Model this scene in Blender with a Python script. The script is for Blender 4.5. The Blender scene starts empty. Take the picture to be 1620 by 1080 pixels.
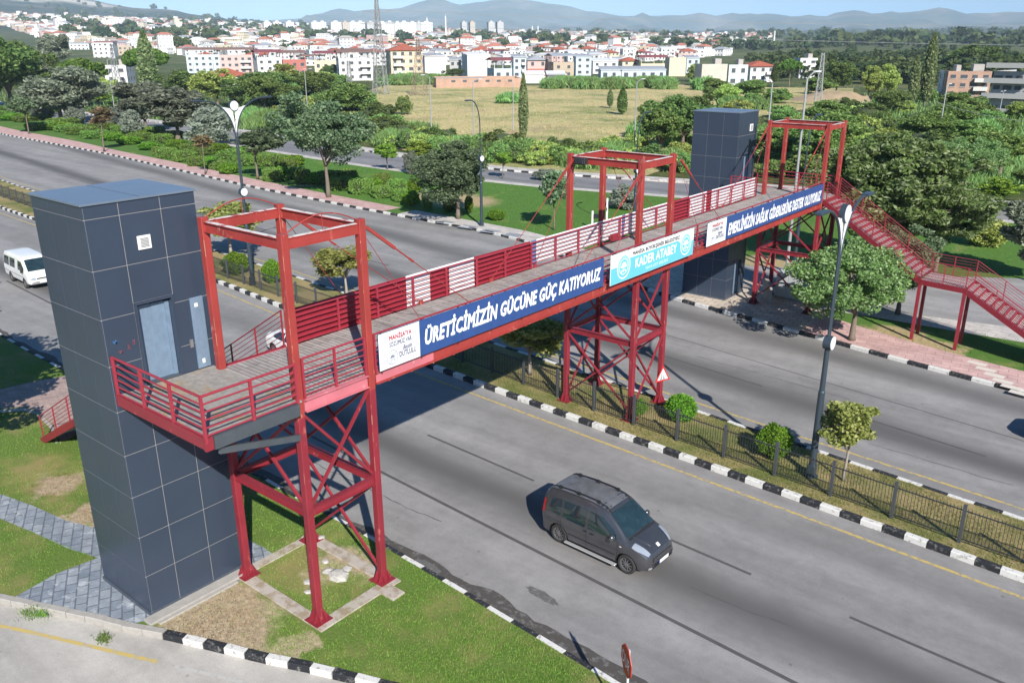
import bpy, bmesh, math, random
import numpy as np
from mathutils import Vector, Matrix
from mathutils.bvhtree import BVHTree
from math import radians, sin, cos, pi, sqrt, atan2
random.seed(7); RNG = np.random.default_rng(7)
scene = bpy.context.scene
COL = scene.collection

# ------------------------------------------------------------------ camera
FPX, PITCH, ROLL, HCAM, YAW = 1333.646, 19.499, -0.196, 14.573, 39.276
_t, _r, _y = radians(PITCH), radians(ROLL), radians(YAW)
_fw = np.array([0, cos(_t), -sin(_t)]); _rt = np.array([1., 0, 0]); _up = np.cross(_rt, _fw)
_rt, _up = cos(_r)*_rt + sin(_r)*_up, -sin(_r)*_rt + cos(_r)*_up
_R = np.array([[cos(_y), -sin(_y), 0], [sin(_y), cos(_y), 0], [0, 0, 1]])
_rt, _up, _fw = _R @ _rt, _R @ _up, _R @ _fw
cam_data = bpy.data.cameras.new("camera"); cam = bpy.data.objects.new("camera", cam_data); COL.objects.link(cam)
M = Matrix.Identity(4)
for i in range(3):
    M[i][0] = _rt[i]; M[i][1] = _up[i]; M[i][2] = -_fw[i]
M[2][3] = HCAM
cam.matrix_world = M
cam_data.sensor_width = 36.0; cam_data.lens = 36.0 * FPX / 1620.0
cam_data.clip_start = 0.1; cam_data.clip_end = 40000
scene.camera = cam

# ------------------------------------------------------------------ sky, sun, exposure
SUN_EL, SUN_AZ = 33.7, -34.5          # elevation, azimuth counter-clockwise from +X
world = bpy.data.worlds.new("World"); scene.world = world; world.use_nodes = True
wn = world.node_tree; bg = wn.nodes["Background"]
sky = wn.nodes.new("ShaderNodeTexSky"); sky.sky_type = 'NISHITA'; sky.sun_disc = False
sky.sun_elevation = radians(SUN_EL); sky.sun_rotation = radians(90 - SUN_AZ)
sky.altitude = 50; sky.air_density = 1.0; sky.dust_density = 0.35; sky.ozone_density = 2.5
_tc = wn.nodes.new("ShaderNodeTexCoord"); _mp = wn.nodes.new("ShaderNodeMapping"); _mp.inputs["Location"].default_value = (0, 0, .13); _mp.inputs["Scale"].default_value = (1, 1, .9)
_hs = wn.nodes.new("ShaderNodeHueSaturation"); _hs.inputs["Saturation"].default_value = 1.35
wn.links.new(_tc.outputs["Generated"], _mp.inputs[0]); wn.links.new(_mp.outputs[0], sky.inputs[0]); wn.links.new(sky.outputs[0], _hs.inputs["Color"]); wn.links.new(_hs.outputs[0], bg.inputs[0]); bg.inputs[1].default_value = 0.078
sl = bpy.data.lights.new("sun", 'SUN'); sun = bpy.data.objects.new("sun", sl); COL.objects.link(sun)
sl.energy = 5.0; sl.angle = radians(0.5); sl.color = (1.0, 0.955, 0.88)
_sd = Vector((cos(radians(SUN_EL))*cos(radians(SUN_AZ)), cos(radians(SUN_EL))*sin(radians(SUN_AZ)), sin(radians(SUN_EL))))
sun.rotation_euler = _sd.to_track_quat('Z', 'Y').to_euler(); sun.location = (20, -20, 40)
scene.view_settings.view_transform = 'Standard'; scene.view_settings.look = 'None'
scene.view_settings.exposure = 0.70; scene.view_settings.gamma = 1.0
scene.render.engine = 'CYCLES'
try:
    scene.cycles.use_denoising = True; scene.cycles.max_bounces = 5; scene.cycles.transparent_max_bounces = 6
    scene.cycles.volume_bounces = 0
except Exception: pass

# ------------------------------------------------------------------ helpers
def G(px, py, z=0.0):
    """ground point under a pixel of the 1620 px wide photograph"""
    d = (px-810)/FPX*_rt - (py-540)/FPX*_up + _fw
    k = (z-HCAM)/d[2]
    return (k*d[0], k*d[1])
def tag(o, label=None, cat=None, group=None, kind=None):
    if label: o["label"] = label
    if cat: o["category"] = cat
    if group: o["group"] = group
    if kind: o["kind"] = kind
    return o
def empty(name, loc=(0, 0, 0), rz=0, label=None, cat=None, group=None):
    o = bpy.data.objects.new(name, None); COL.objects.link(o)
    o.location = loc; o.rotation_euler = (0, 0, rz); o.empty_display_size = 0.3
    return tag(o, label, cat, group)
def copy_tree(o, parent=None):
    c = o.copy(); COL.objects.link(c)
    if parent is not None: c.parent = parent
    for ch in list(o.children): copy_tree(ch, c)
    return c

class MB:
    """collects shapes and links them as one mesh object"""
    def __init__(s): s.v = []; s.f = []; s.m = []
    def add(s, vs, fs, mi=0):
        n = len(s.v); s.v += [tuple(map(float, v)) for v in vs]
        s.f += [tuple(n+i for i in f) for f in fs]; s.m += [mi]*len(fs); return s
    def box(s, x0, x1, y0, y1, z0, z1, mi=0, rz=0, o=(0, 0)):
        vs = [(x, y, z) for z in (z0, z1) for x, y in ((x0, y0), (x1, y0), (x1, y1), (x0, y1))]
        if rz or o != (0, 0):
            c, n = cos(rz), sin(rz); vs = [(o[0]+x*c-y*n, o[1]+x*n+y*c, z) for x, y, z in vs]
        return s.add(vs, [(3, 2, 1, 0), (4, 5, 6, 7), (0, 1, 5, 4), (1, 2, 6, 5), (2, 3, 7, 6), (3, 0, 4, 7)], mi)
    def bar(s, p, q, w=.1, h=None, mi=0, up=(0, 0, 1)):
        h = w if h is None else h
        p = Vector(p); q = Vector(q); d = (q-p).normalized(); u = Vector(up)
        if abs(d.dot(u)) > .98: u = Vector((1, 0, 0))
        a = d.cross(u).normalized()*w/2; b = a.cross(d).normalized()*h/2
        vs = [p-a-b, p+a-b, p+a+b, p-a+b, q-a-b, q+a-b, q+a+b, q-a+b]
        return s.add(vs, [(3, 2, 1, 0), (4, 5, 6, 7), (0, 1, 5, 4), (1, 2, 6, 5), (2, 3, 7, 6), (3, 0, 4, 7)], mi)
    def tube(s, pts, r, n=8, mi=0, caps=True):
        pts = [Vector(p) for p in pts]; rs = r if isinstance(r, (list, tuple)) else [r]*len(pts)
        vs = []; pa = None
        for i, p in enumerate(pts):
            d = (pts[min(i+1, len(pts)-1)]-pts[max(i-1, 0)]).normalized()
            a = pa if pa is not None else d.cross(Vector((0, 0, 1)) if abs(d.z) < .95 else Vector((1, 0, 0)))
            a = (a - d*a.dot(d)).normalized(); pa = a; b = d.cross(a)
            for k in range(n):
                t = 2*pi*k/n; vs.append(p+(a*cos(t)+b*sin(t))*rs[i])
        fs = [(i*n+k, i*n+(k+1) % n, (i+1)*n+(k+1) % n, (i+1)*n+k) for i in range(len(pts)-1) for k in range(n)]
        if caps: fs += [tuple(reversed(range(n))), tuple(range((len(pts)-1)*n, len(pts)*n))]
        return s.add(vs, fs, mi)
    def quad(s, a, b, c, d, mi=0): return s.add([a, b, c, d], [(0, 1, 2, 3)], mi)
    def sphere(s, c, r, mi=0, nu=12, nv=8, sz=1.0):
        vs = [(c[0], c[1], c[2]+r*sz)]
        for j in range(1, nv):
            t = pi*j/nv
            for i in range(nu): vs.append((c[0]+r*sin(t)*cos(2*pi*i/nu), c[1]+r*sin(t)*sin(2*pi*i/nu), c[2]+r*sz*cos(t)))
        vs.append((c[0], c[1], c[2]-r*sz)); L = len(vs)-1
        fs = [(0, 1+i, 1+(i+1) % nu) for i in range(nu)]
        fs += [(1+j*nu+i, 1+(j+1)*nu+i, 1+(j+1)*nu+(i+1) % nu, 1+j*nu+(i+1) % nu) for j in range(nv-2) for i in range(nu)]
        fs += [(L, 1+(nv-2)*nu+(i+1) % nu, 1+(nv-2)*nu+i) for i in range(nu)]
        return s.add(vs, fs, mi)
    def lathe(s, prof, n=20, o=(0, 0, 0), axis='z', mi=0):
        vs = []
        for r, h in prof:
            for k in range(n):
                t = 2*pi*k/n; a, b = r*cos(t), r*sin(t)
                vs.append((o[0]+a, o[1]+b, o[2]+h) if axis == 'z' else (o[0]+b, o[1]+h, o[2]+a) if axis == 'y' else (o[0]+h, o[1]+a, o[2]+b))
        fs = [(i*n+k, i*n+(k+1) % n, (i+1)*n+(k+1) % n, (i+1)*n+k) for i in range(len(prof)-1) for k in range(n)]
        return s.add(vs, fs, mi)
    def mesh(s, name, mats, smooth=False):
        me = bpy.data.meshes.new(name); me.from_pydata(s.v, [], s.f)
        for m in (mats if isinstance(mats, (list, tuple)) else [mats]): me.materials.append(m)
        me.polygons.foreach_set("material_index", s.m)
        if smooth: me.polygons.foreach_set("use_smooth", [True]*len(s.f))
        me.update(); return me
    def build(s, name, mats, parent=None, smooth=False, loc=None, bevel=0):
        o = bpy.data.objects.new(name, s.mesh(name, mats, smooth)); COL.objects.link(o)
        if parent is not None: o.parent = parent
        if loc is not None: o.location = loc
        if bevel:
            b = o.modifiers.new("bevel", 'BEVEL'); b.width = bevel; b.segments = 1; b.limit_method = 'ANGLE'
        return o

def np_mesh(name, verts, nside, mats, mi=None, smooth=False):
    """verts (N*nside,3): N separate polygons of nside corners"""
    verts = np.asarray(verts, np.float32).reshape(-1, 3); n = len(verts)//nside
    me = bpy.data.meshes.new(name)
    me.vertices.add(len(verts)); me.vertices.foreach_set("co", verts.ravel())
    me.loops.add(len(verts)); me.loops.foreach_set("vertex_index", np.arange(len(verts), dtype=np.int32))
    me.polygons.add(n); me.polygons.foreach_set("loop_start", np.arange(0, len(verts), nside, dtype=np.int32))
    for m in (mats if isinstance(mats, (list, tuple)) else [mats]): me.materials.append(m)
    if mi is not None: me.polygons.foreach_set("material_index", np.asarray(mi, np.int32))
    if smooth: me.polygons.foreach_set("use_smooth", np.ones(n, bool))
    me.update(calc_edges=True); me.validate(); return me
def link(name, me, parent=None, loc=None):
    o = bpy.data.objects.new(name, me); COL.objects.link(o)
    if parent is not None: o.parent = parent
    if loc is not None: o.location = loc
    return o

# ------------------------------------------------------------------ materials
def srgb(r, g, b):
    f = lambda c: (c/255/12.92) if c/255 <= .04045 else ((c/255+.055)/1.055)**2.4
    return (f(r), f(g), f(b))
class NT:
    def __init__(s, name):
        s.mat = bpy.data.materials.new(name); s.mat.use_nodes = True; s.t = s.mat.node_tree
        s.b = s.t.nodes["Principled BSDF"]; s.out = s.t.nodes["Material Output"]
    def n(s, kind, **kw):
        x = s.t.nodes.new(kind)
        for k, v in kw.items():
            if k in x.inputs.keys() if isinstance(k, str) else False: x.inputs[k].default_value = v
            else: setattr(x, k, v)
        return x
    def l(s, a, b): s.t.links.new(a, b)
    def val(s, x, inp):
        if isinstance(x, bpy.types.NodeSocket): s.l(x, inp)
        else: inp.default_value = x
    def pos(s):
        return s.n("ShaderNodeNewGeometry").outputs["Position"]
    def obj(s): return s.n("ShaderNodeTexCoord").outputs["Object"]
    def scale(s, vec, sc, rot=0):
        m = s.n("ShaderNodeMapping"); m.inputs["Scale"].default_value = sc; m.inputs["Rotation"].default_value = (0, 0, rot); s.l(vec, m.inputs[0]); return m.outputs[0]
    def noise(s, vec, scale, detail=4, rough=.55, dist=0):
        x = s.n("ShaderNodeTexNoise"); s.l(vec, x.inputs["Vector"]); x.inputs["Scale"].default_value = scale
        x.inputs["Detail"].default_value = detail; x.inputs["Roughness"].default_value = rough; x.inputs["Distortion"].default_value = dist
        return x.outputs[0]
    def ramp(s, fac, stops):
        x = s.n("ShaderNodeValToRGB"); s.l(fac, x.inputs[0]); e = x.color_ramp.elements
        while len(e) < len(stops): e.new(.5)
        for el, (p, c) in zip(e, stops):
            el.position = p; el.color = (*c, 1) if not isinstance(c, (int, float)) else (c, c, c, 1)
        return x.outputs[0]
    def mix(s, fac, a, b, mode='MIX'):
        x = s.n("ShaderNodeMix", data_type='RGBA', blend_type=mode)
        s.val(fac, x.inputs[0])
        for v, i in ((a, 6), (b, 7)):
            if isinstance(v, bpy.types.NodeSocket): s.l(v, x.inputs[i])
            else: x.inputs[i].default_value = (*v, 1) if not isinstance(v, (int, float)) else (v, v, v, 1)
        return x.outputs[2]
    def math(s, op, a, b=0.0, c=None):
        x = s.n("ShaderNodeMath", operation=op); s.val(a, x.inputs[0]); s.val(b, x.inputs[1])
        if c is not None: s.val(c, x.inputs[2])
        return x.outputs[0]
    def bump(s, h, strength=.3, dist=.02):
        x = s.n("ShaderNodeBump"); x.inputs["Strength"].default_value = strength; x.inputs["Distance"].default_value = dist
        s.l(h, x.inputs["Height"]); s.l(x.outputs[0], s.b.inputs["Normal"])
    def fin(s, col, rough=.6, metal=0, spec=.5, coat=0):
        if isinstance(col, bpy.types.NodeSocket): s.l(col, s.b.inputs["Base Color"])
        else: s.b.inputs["Base Color"].default_value = (*col, 1)
        s.val(rough, s.b.inputs["Roughness"]); s.val(metal, s.b.inputs["Metallic"])
        s.b.inputs["Specular IOR Level"].default_value = spec
        if coat: s.b.inputs["Coat Weight"].default_value = coat; s.b.inputs["Coat Roughness"].default_value = .05
        return s.mat
def simple(name, col, rough=.6, metal=0, var=.12, sc=3.0, bump=0, spec=.5, coat=0, objc=False):
    t = NT(name); p = t.obj() if objc else t.pos()
    nz = t.noise(p, sc, 5, .6)
    c = t.mix(nz, tuple(max(0, x*(1-var*1.6)) for x in col), tuple(min(1, x*(1+var*1.2)) for x in col))
    if bump: t.bump(t.noise(p, sc*6, 3), bump, .01)
    return t.fin(c, rough, metal, spec, coat)
# ------------------------------------------------------------------ ground materials
RZ = -0.15                                   # road level; lawns and pavements are at 0
def blob(t, p, cs, soft=.22, wob=1.0):
    """0..1 mask of worn patches of their own shape, centred on world points (x, y, r)"""
    nz = t.noise(p, .9, 5, .65); off = t.math('MULTIPLY', t.math('SUBTRACT', nz, .5), wob*3.2); res = None
    for x, y, r in cs:
        v = t.n("ShaderNodeVectorMath", operation='DISTANCE'); t.l(p, v.inputs[0]); v.inputs[1].default_value = (x, y, 0)
        d = t.math('DIVIDE', t.math('ADD', v.outputs["Value"], off), r)
        m = t.n("ShaderNodeMapRange"); m.inputs[1].default_value = 1+soft; m.inputs[2].default_value = 1-soft; t.l(d, m.inputs[0])
        res = m.outputs[0] if res is None else t.math('MAXIMUM', res, m.outputs[0])
    return res
def grass_mat(name, g1, g2, dry, dryamt=.5, blobs=None, blobcol=(.33, .25, .15), sc=1.0):
    t = NT(name); p = t.pos()
    a = t.noise(p, 14*sc, 4, .7); b = t.noise(p, .35*sc, 5, .6); f = t.noise(p, 60*sc, 2, .6)
    c = t.mix(t.ramp(a, [(.3, 0.), (.7, 1.)]), g1, g2)
    c = t.mix(t.ramp(b, [(.62-dryamt*.35, 0.), (.74-dryamt*.25, 1.)]), c, dry)
    c = t.mix(t.ramp(f, [(.35, .65), (.65, 1.15)]), c, c, 'MIX') if False else t.mix(1.0, c, t.ramp(f, [(.3, .62), (.7, 1.)]), 'MULTIPLY')
    if blobs: c = t.mix(blob(t, p, blobs), c, t.mix(t.ramp(t.noise(p, 5, 8, .8), [(.35, 0.), (.62, 1.)]), tuple(x*.55 for x in blobcol), tuple(x*1.15 for x in blobcol)))
    t.bump(a, .6, .05); return t.fin(c, .9, spec=.2)
def asphalt(name, base, tracks=None, light=1.0, warm=0):
    t = NT(name); p = t.pos()
    f = t.noise(p, 55, 3, .7); m = t.noise(p, .5, 6, .65); l = t.noise(t.scale(p, (.05, .55, 1)), 1.0, 5, .6)
    c = t.mix(t.ramp(f, [(.3, 0.), (.7, 1.)]), tuple(x*.82 for x in base), tuple(x*1.12 for x in base))
    c = t.mix(1.0, c, t.ramp(m, [(.3, .86), (.7, 1.08)]), 'MULTIPLY')
    c = t.mix(1.0, c, t.ramp(l, [(.32, .74), (.66, 1.10)]), 'MULTIPLY')
    c = t.mix(1.0, c, t.ramp(t.noise(p, 2.2, 6, .8), [(.35, .90), (.6, 1.04)]), 'MULTIPLY')
    # small dark tar spots and pits
    v = t.n("ShaderNodeTexVoronoi"); v.inputs["Scale"].default_value = .8; v.inputs["Randomness"].default_value = 1.0; t.l(p, v.inputs["Vector"])
    spot = t.ramp(v.outputs["Distance"], [(.03, 1.), (.055, 0.)])
    c = t.mix(t.math('MULTIPLY', spot, .6), c, tuple(x*.35 for x in base))
    v2 = t.n("ShaderNodeTexVoronoi"); v2.inputs["Scale"].default_value = 3.2; v2.inputs["Randomness"].default_value = 1.0; t.l(p, v2.inputs["Vector"])
    c = t.mix(t.math('MULTIPLY', t.ramp(v2.outputs["Distance"], [(.04, 1.), (.07, 0.)]), .35), c, tuple(x*.45 for x in base))
    if tracks:
        sx = t.n("ShaderNodeSeparateXYZ"); t.l(p, sx.inputs[0])
        wob = t.math('MULTIPLY', t.math('SUBTRACT', t.noise(t.scale(p, (.12, .12, 1)), 1.0, 3), .5), 1.1)
        for fn, w, k in tracks:                       # fn(t,sx): signed distance across the road
            d = t.math('ABSOLUTE', t.math('ADD', fn(t, sx), wob))
            mr = t.n("ShaderNodeMapRange", interpolation_type='SMOOTHSTEP'); mr.inputs[1].default_value = w; mr.inputs[2].default_value = 0; t.l(d, mr.inputs[0])
            c = t.mix(t.math('MULTIPLY', mr.outputs[0], k), c, tuple(x*.36 for x in base))
    t.bump(f, .25, .004); return t.fin(c, .82, spec=.3)
def line_y(a, b):       # distance to the line  y = a + b*x
    return lambda t, sx: t.math('SUBTRACT', sx.outputs[1], t.math('ADD', t.math('MULTIPLY', sx.outputs[0], b), a))

M_GRASS_S = grass_mat("grass_verge", (.085, .155, .025), (.19, .27, .06), (.32, .27, .11), .40,
    [(-18.6, 9.6, 1.5), (-17.3, 9.3, 1.3), (-24.6, 9.9, .9), (-26.2, 10.1, .8), (-29, 10.2, .9), (-17.6, 13.2, 1.0), (-22.6, 8.6, .6),(-16.2,8.9,.8),(-15.6,10.1,.5)], (.42, .335, .22))
M_GRASS_M = grass_mat("grass_median", (.11, .15, .035), (.22, .23, .075), (.38, .30, .14), .72)
M_GRASS_P = grass_mat("lawn_grass", (.065, .15, .025), (.13, .25, .045), (.24, .27, .08), .16,
    [(-55.5, 60.5, 3.2), (-58.5, 61.5, 3.0), (-61, 60.2, 2.2), (-10.6, 44.9, 2.0), (-8.6, 44.6, 1.2), (-100, 61, 1.5), (-76, 57.5, 1.0), (-84, 58.5, 1.2), (-22.5,56,2.0)], (.42, .33, .18))
M_ASPH = asphalt("asphalt", (.285, .275, .268), [(line_y(18.9, -.045), 1.6, .95), (line_y(23.2, -.055), 1.6, .3), (line_y(36.7, -.15), 1.5, .0), (line_y(32.4, -.125), 1.9, .95), (line_y(38.6, -.145), 1.9, .75)])
M_ASPH2 = asphalt("asphalt_street", (.24, .235, .24), [(line_y(80, .02), 2.0, .3)])
M_CONC_ROAD = asphalt("worn_concrete_road", (.46, .435, .40))
def plain(name, col, rough=.8, **k): return simple(name, col, rough, **k)
M_WHITE_P = plain("white_road_paint", (.74, .73, .70), .7, var=.16, sc=9)
M_BLACK_P = plain("black_kerb_paint", (.022, .023, .026), .7, var=.3, sc=9)
M_KCONC = plain("kerb_concrete", (.36, .34, .31), .85, var=.2, sc=7, bump=.3)
def worn(name, col, under, amt=.45, sc=7):
    t = NT(name); p = t.pos(); n = t.noise(p, sc, 6, .7)
    c = t.mix(t.ramp(n, [(amt-.06, 0.), (amt+.06, 1.)]), under, col); return t.fin(c, .8, spec=.3)
M_YEL = worn("yellow_road_paint", (.50, .37, .11), (.25, .235, .20), .47, 6)
M_KW = worn("kerb_white", (.62, .61, .58), (.26, .24, .22), .40, 7)
M_KB = worn("kerb_black", (.022, .024, .028), (.20, .19, .18), .40, 7)
M_SEAM = plain("tar_seam", (.085, .08, .078), .8, var=.2)
M_WET = worn("damp_gutter_dirt", (.075, .068, .062), (.16, .155, .15), .42, 5)
def pavers(name, c1, c2, mortar, w, h, rot=0, msz=.02, mort_s=.3, noise_sc=1.2, off=.5, c3=None):
    t = NT(name); p = t.scale(t.pos(), (1, 1, 1), rot)
    b = t.n("ShaderNodeTexBrick"); b.offset = off; t.l(p, b.inputs["Vector"]); b.inputs["Scale"].default_value = 1.0
    b.inputs["Color1"].default_value = (*c1, 1); b.inputs["Color2"].default_value = (*c2, 1); b.inputs["Mortar"].default_value = (*mortar, 1)
    b.inputs["Mortar Size"].default_value = msz; b.inputs["Mortar Smooth"].default_value = mort_s
    b.inputs["Brick Width"].default_value = w; b.inputs["Row Height"].default_value = h; b.inputs["Bias"].default_value = 0
    n = t.noise(t.pos(), noise_sc, 6, .7); c = t.mix(1.0, b.outputs["Color"], t.ramp(n, [(.3, .72), (.7, 1.12)]), 'MULTIPLY')
    if c3: c = t.mix(t.ramp(t.noise(t.pos(), 2.3, 5, .75), [(.55, 0.), (.68, .8)]), c, c3)
    n2 = t.math('SUBTRACT', t.noise(t.pos(), 30, 3), t.math('MULTIPLY', b.outputs["Fac"], 1.5)); t.bump(n2, .4, .012); return t.fin(c, .85, spec=.3)
M_STONE = pavers("grey_stone_paving", (.19, .225, .27), (.30, .33, .365), (.13, .145, .17), .44, .30, radians(28), .028, .6, 3.0, c3=(.52, .54, .56))
M_BRICK = pavers("red_brick_paving", (.36, .26, .235), (.44, .33, .29), (.25, .19, .17), .28, .14, radians(-30), .012)
M_PINK = pavers("pink_paving", (.52, .33, .31), (.60, .40, .37), (.36, .25, .24), .8, .42, radians(-8), .02, .4, .8)
M_BEIGE = pavers("beige_paving", (.54, .44, .35), (.64, .56, .47), (.33, .27, .22), .62, .42, radians(-8), .03, .4, 1.0)
M_PALE = pavers("pale_paving", (.50, .46, .43), (.56, .52, .48), (.33, .31, .30), 1.0, .5, radians(5), .02)

def curve(pts):
    xs = np.array([p[0] for p in pts]); ys = np.array([p[1] for p in pts]); i = np.argsort(xs); xs = xs[i]; ys = ys[i]
    def f(x, n=3):                                    # smoothed piecewise-linear
        r = 0; ws = 0
        for d, w in ((-3, 1), (-1.5, 2), (0, 3), (1.5, 2), (3, 1)):
            r = r + w*np.interp(x+d, xs, ys); ws += w
        return r/ws
    return f
K1 = curve([(-400, 64), (-200, 36), (-130, 25), (-87, 19), (-47.9, 15.7), (-17, 14.95), (-8.8, 14.4), (0, 13.85), (80, 8)])
K2 = curve([(-400, 70), (-200, 42), (-110, 33), (-87.6, 31), (-47.9, 28.95), (-40.9, 28.2), (-28.7, 26.8), (-15.4, 26.0), (-2.5, 25.3), (80, 20.5)])
K3 = curve([(-400, 82), (-200, 50), (-107, 38.3), (-97.5, 37.4), (-50.8, 33.4), (-41.6, 32.6), (-26, 31.1), (-15, 30.1), (-9, 29.55), (-2.4, 28.95), (80, 22)])
K4 = curve([(-400, 108), (-200, 66), (-162, 59.9), (-122, 57.8), (-80, 53.2), (-61.6, 52.1), (-44.7, 51.6), (-39.4, 50.6), (-34, 48.0), (-28, 45.6), (-23.3, 44.0), (-16.2, 42.9), (-10.7, 41.8), (-4.2, 40.85), (80, 30)])
XS = np.concatenate([np.arange(-400, -130, 10), np.arange(-130, 20, 2.0), np.arange(20, 81, 10)])
def P(f, xs=XS, dy=0): return [(float(x), float(f(x))+dy) for x in xs]

def sheet(name, poly, z, m, skirt=0, kind='structure', cut=None):
    bm = bmesh.new(); vs = [bm.verts.new((x, y, z)) for x, y in poly]; f = bm.faces.new(vs)
    if f.normal.z < 0 or f.calc_area() and sum((poly[i][0]*poly[(i+1) % len(poly)][1]-poly[(i+1) % len(poly)][0]*poly[i][1]) for i in range(len(poly))) < 0: f.normal_flip()
    if skirt:
        lo = [bm.verts.new((x, y, z-skirt)) for x, y in poly]
        for i in range(len(poly)):
            j = (i+1) % len(poly); bm.faces.new((vs[i], vs[j], lo[j], lo[i]))
    bmesh.ops.triangulate(bm, faces=[f])
    me = bpy.data.meshes.new(name); bm.to_mesh(me); bm.free(); me.materials.append(m)
    o = link(name, me); return tag(o, kind=kind)
def ribbon(name, fa, fb, xs, z, m, skirt=0, da=0., db=0.):
    """strip of ground between two curves y=fa(x) and y=fb(x)"""
    vs = []; fs = []
    for x in xs: vs += [(x, float(fa(x))+da, z), (x, float(fb(x))+db, z)]
    n = len(xs); fs = [(2*i, 2*i+2, 2*i+3, 2*i+1) for i in range(n-1)]
    if skirt:
        vs += [(a, b, c-skirt) for a, b, c in vs]; k = 2*n
        fs += [(2*i, 2*i+k, 2*i+2+k, 2*i+2) for i in range(n-1)]+[(2*i+1, 2*i+3, 2*i+3+k, 2*i+1+k) for i in range(n-1)]
    return tag(MB().add(vs, fs).build(name, m), kind='structure')
def gp(l, z=0.0): return [G(x, y, z) for x, y in l]

# ------------------------------------------------------------------ terrain: one sheet to the horizon and the hills
CAZ = 90+YAW
def prof(pxy, x):    # photo skyline px -> angle
    return np.interp(x, [p[0] for p in pxy], [p[1] for p in pxy])
def az_of(px): return CAZ - math.degrees(atan2((px-810)/FPX, cos(_t)))     # rough azimuth of a column at the horizon
def elev_of(px, py):
    d = (px-810)/FPX*_rt - (py-540)/FPX*_up + _fw
    return math.degrees(atan2(d[2], sqrt(d[0]**2+d[1]**2))), math.degrees(atan2(d[1], d[0]))
SKY_NEAR = [(-500, 5), (-200, -25), (0, -22), (60, -12), (120, -6), (180, 8), (240, 20), (300, 27), (340, 30), (400, 36), (470, 44), (560, 52), (2200, 56)]
SKY_FAR = [(-400, 20), (0, 40), (420, 36), (480, 32), (500, 27), (540, 22), (590, 20), (640, 18), (668, 11), (700, 5), (725, 9), (770, 5), (800, 0), (830, 3), (880, 8), (900, 12), (925, 17), (950, 17), (980, 22), (1030, 22), (1090, 25), (1150, 28), (1200, 27), (1260, 28), (1310, 30), (1345, 24), (1380, 25), (1420, 28), (1470, 27), (1500, 31), (1560, 30), (1620, 27), (1800, 24), (2200, 30)]
SKY_TOWN = [(-500, 18), (0, 26), (200, 30), (300, 33), (450, 40), (600, 48), (800, 51.5), (900, 52), (1100, 53), (1300, 49), (2200, 47)]
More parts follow.
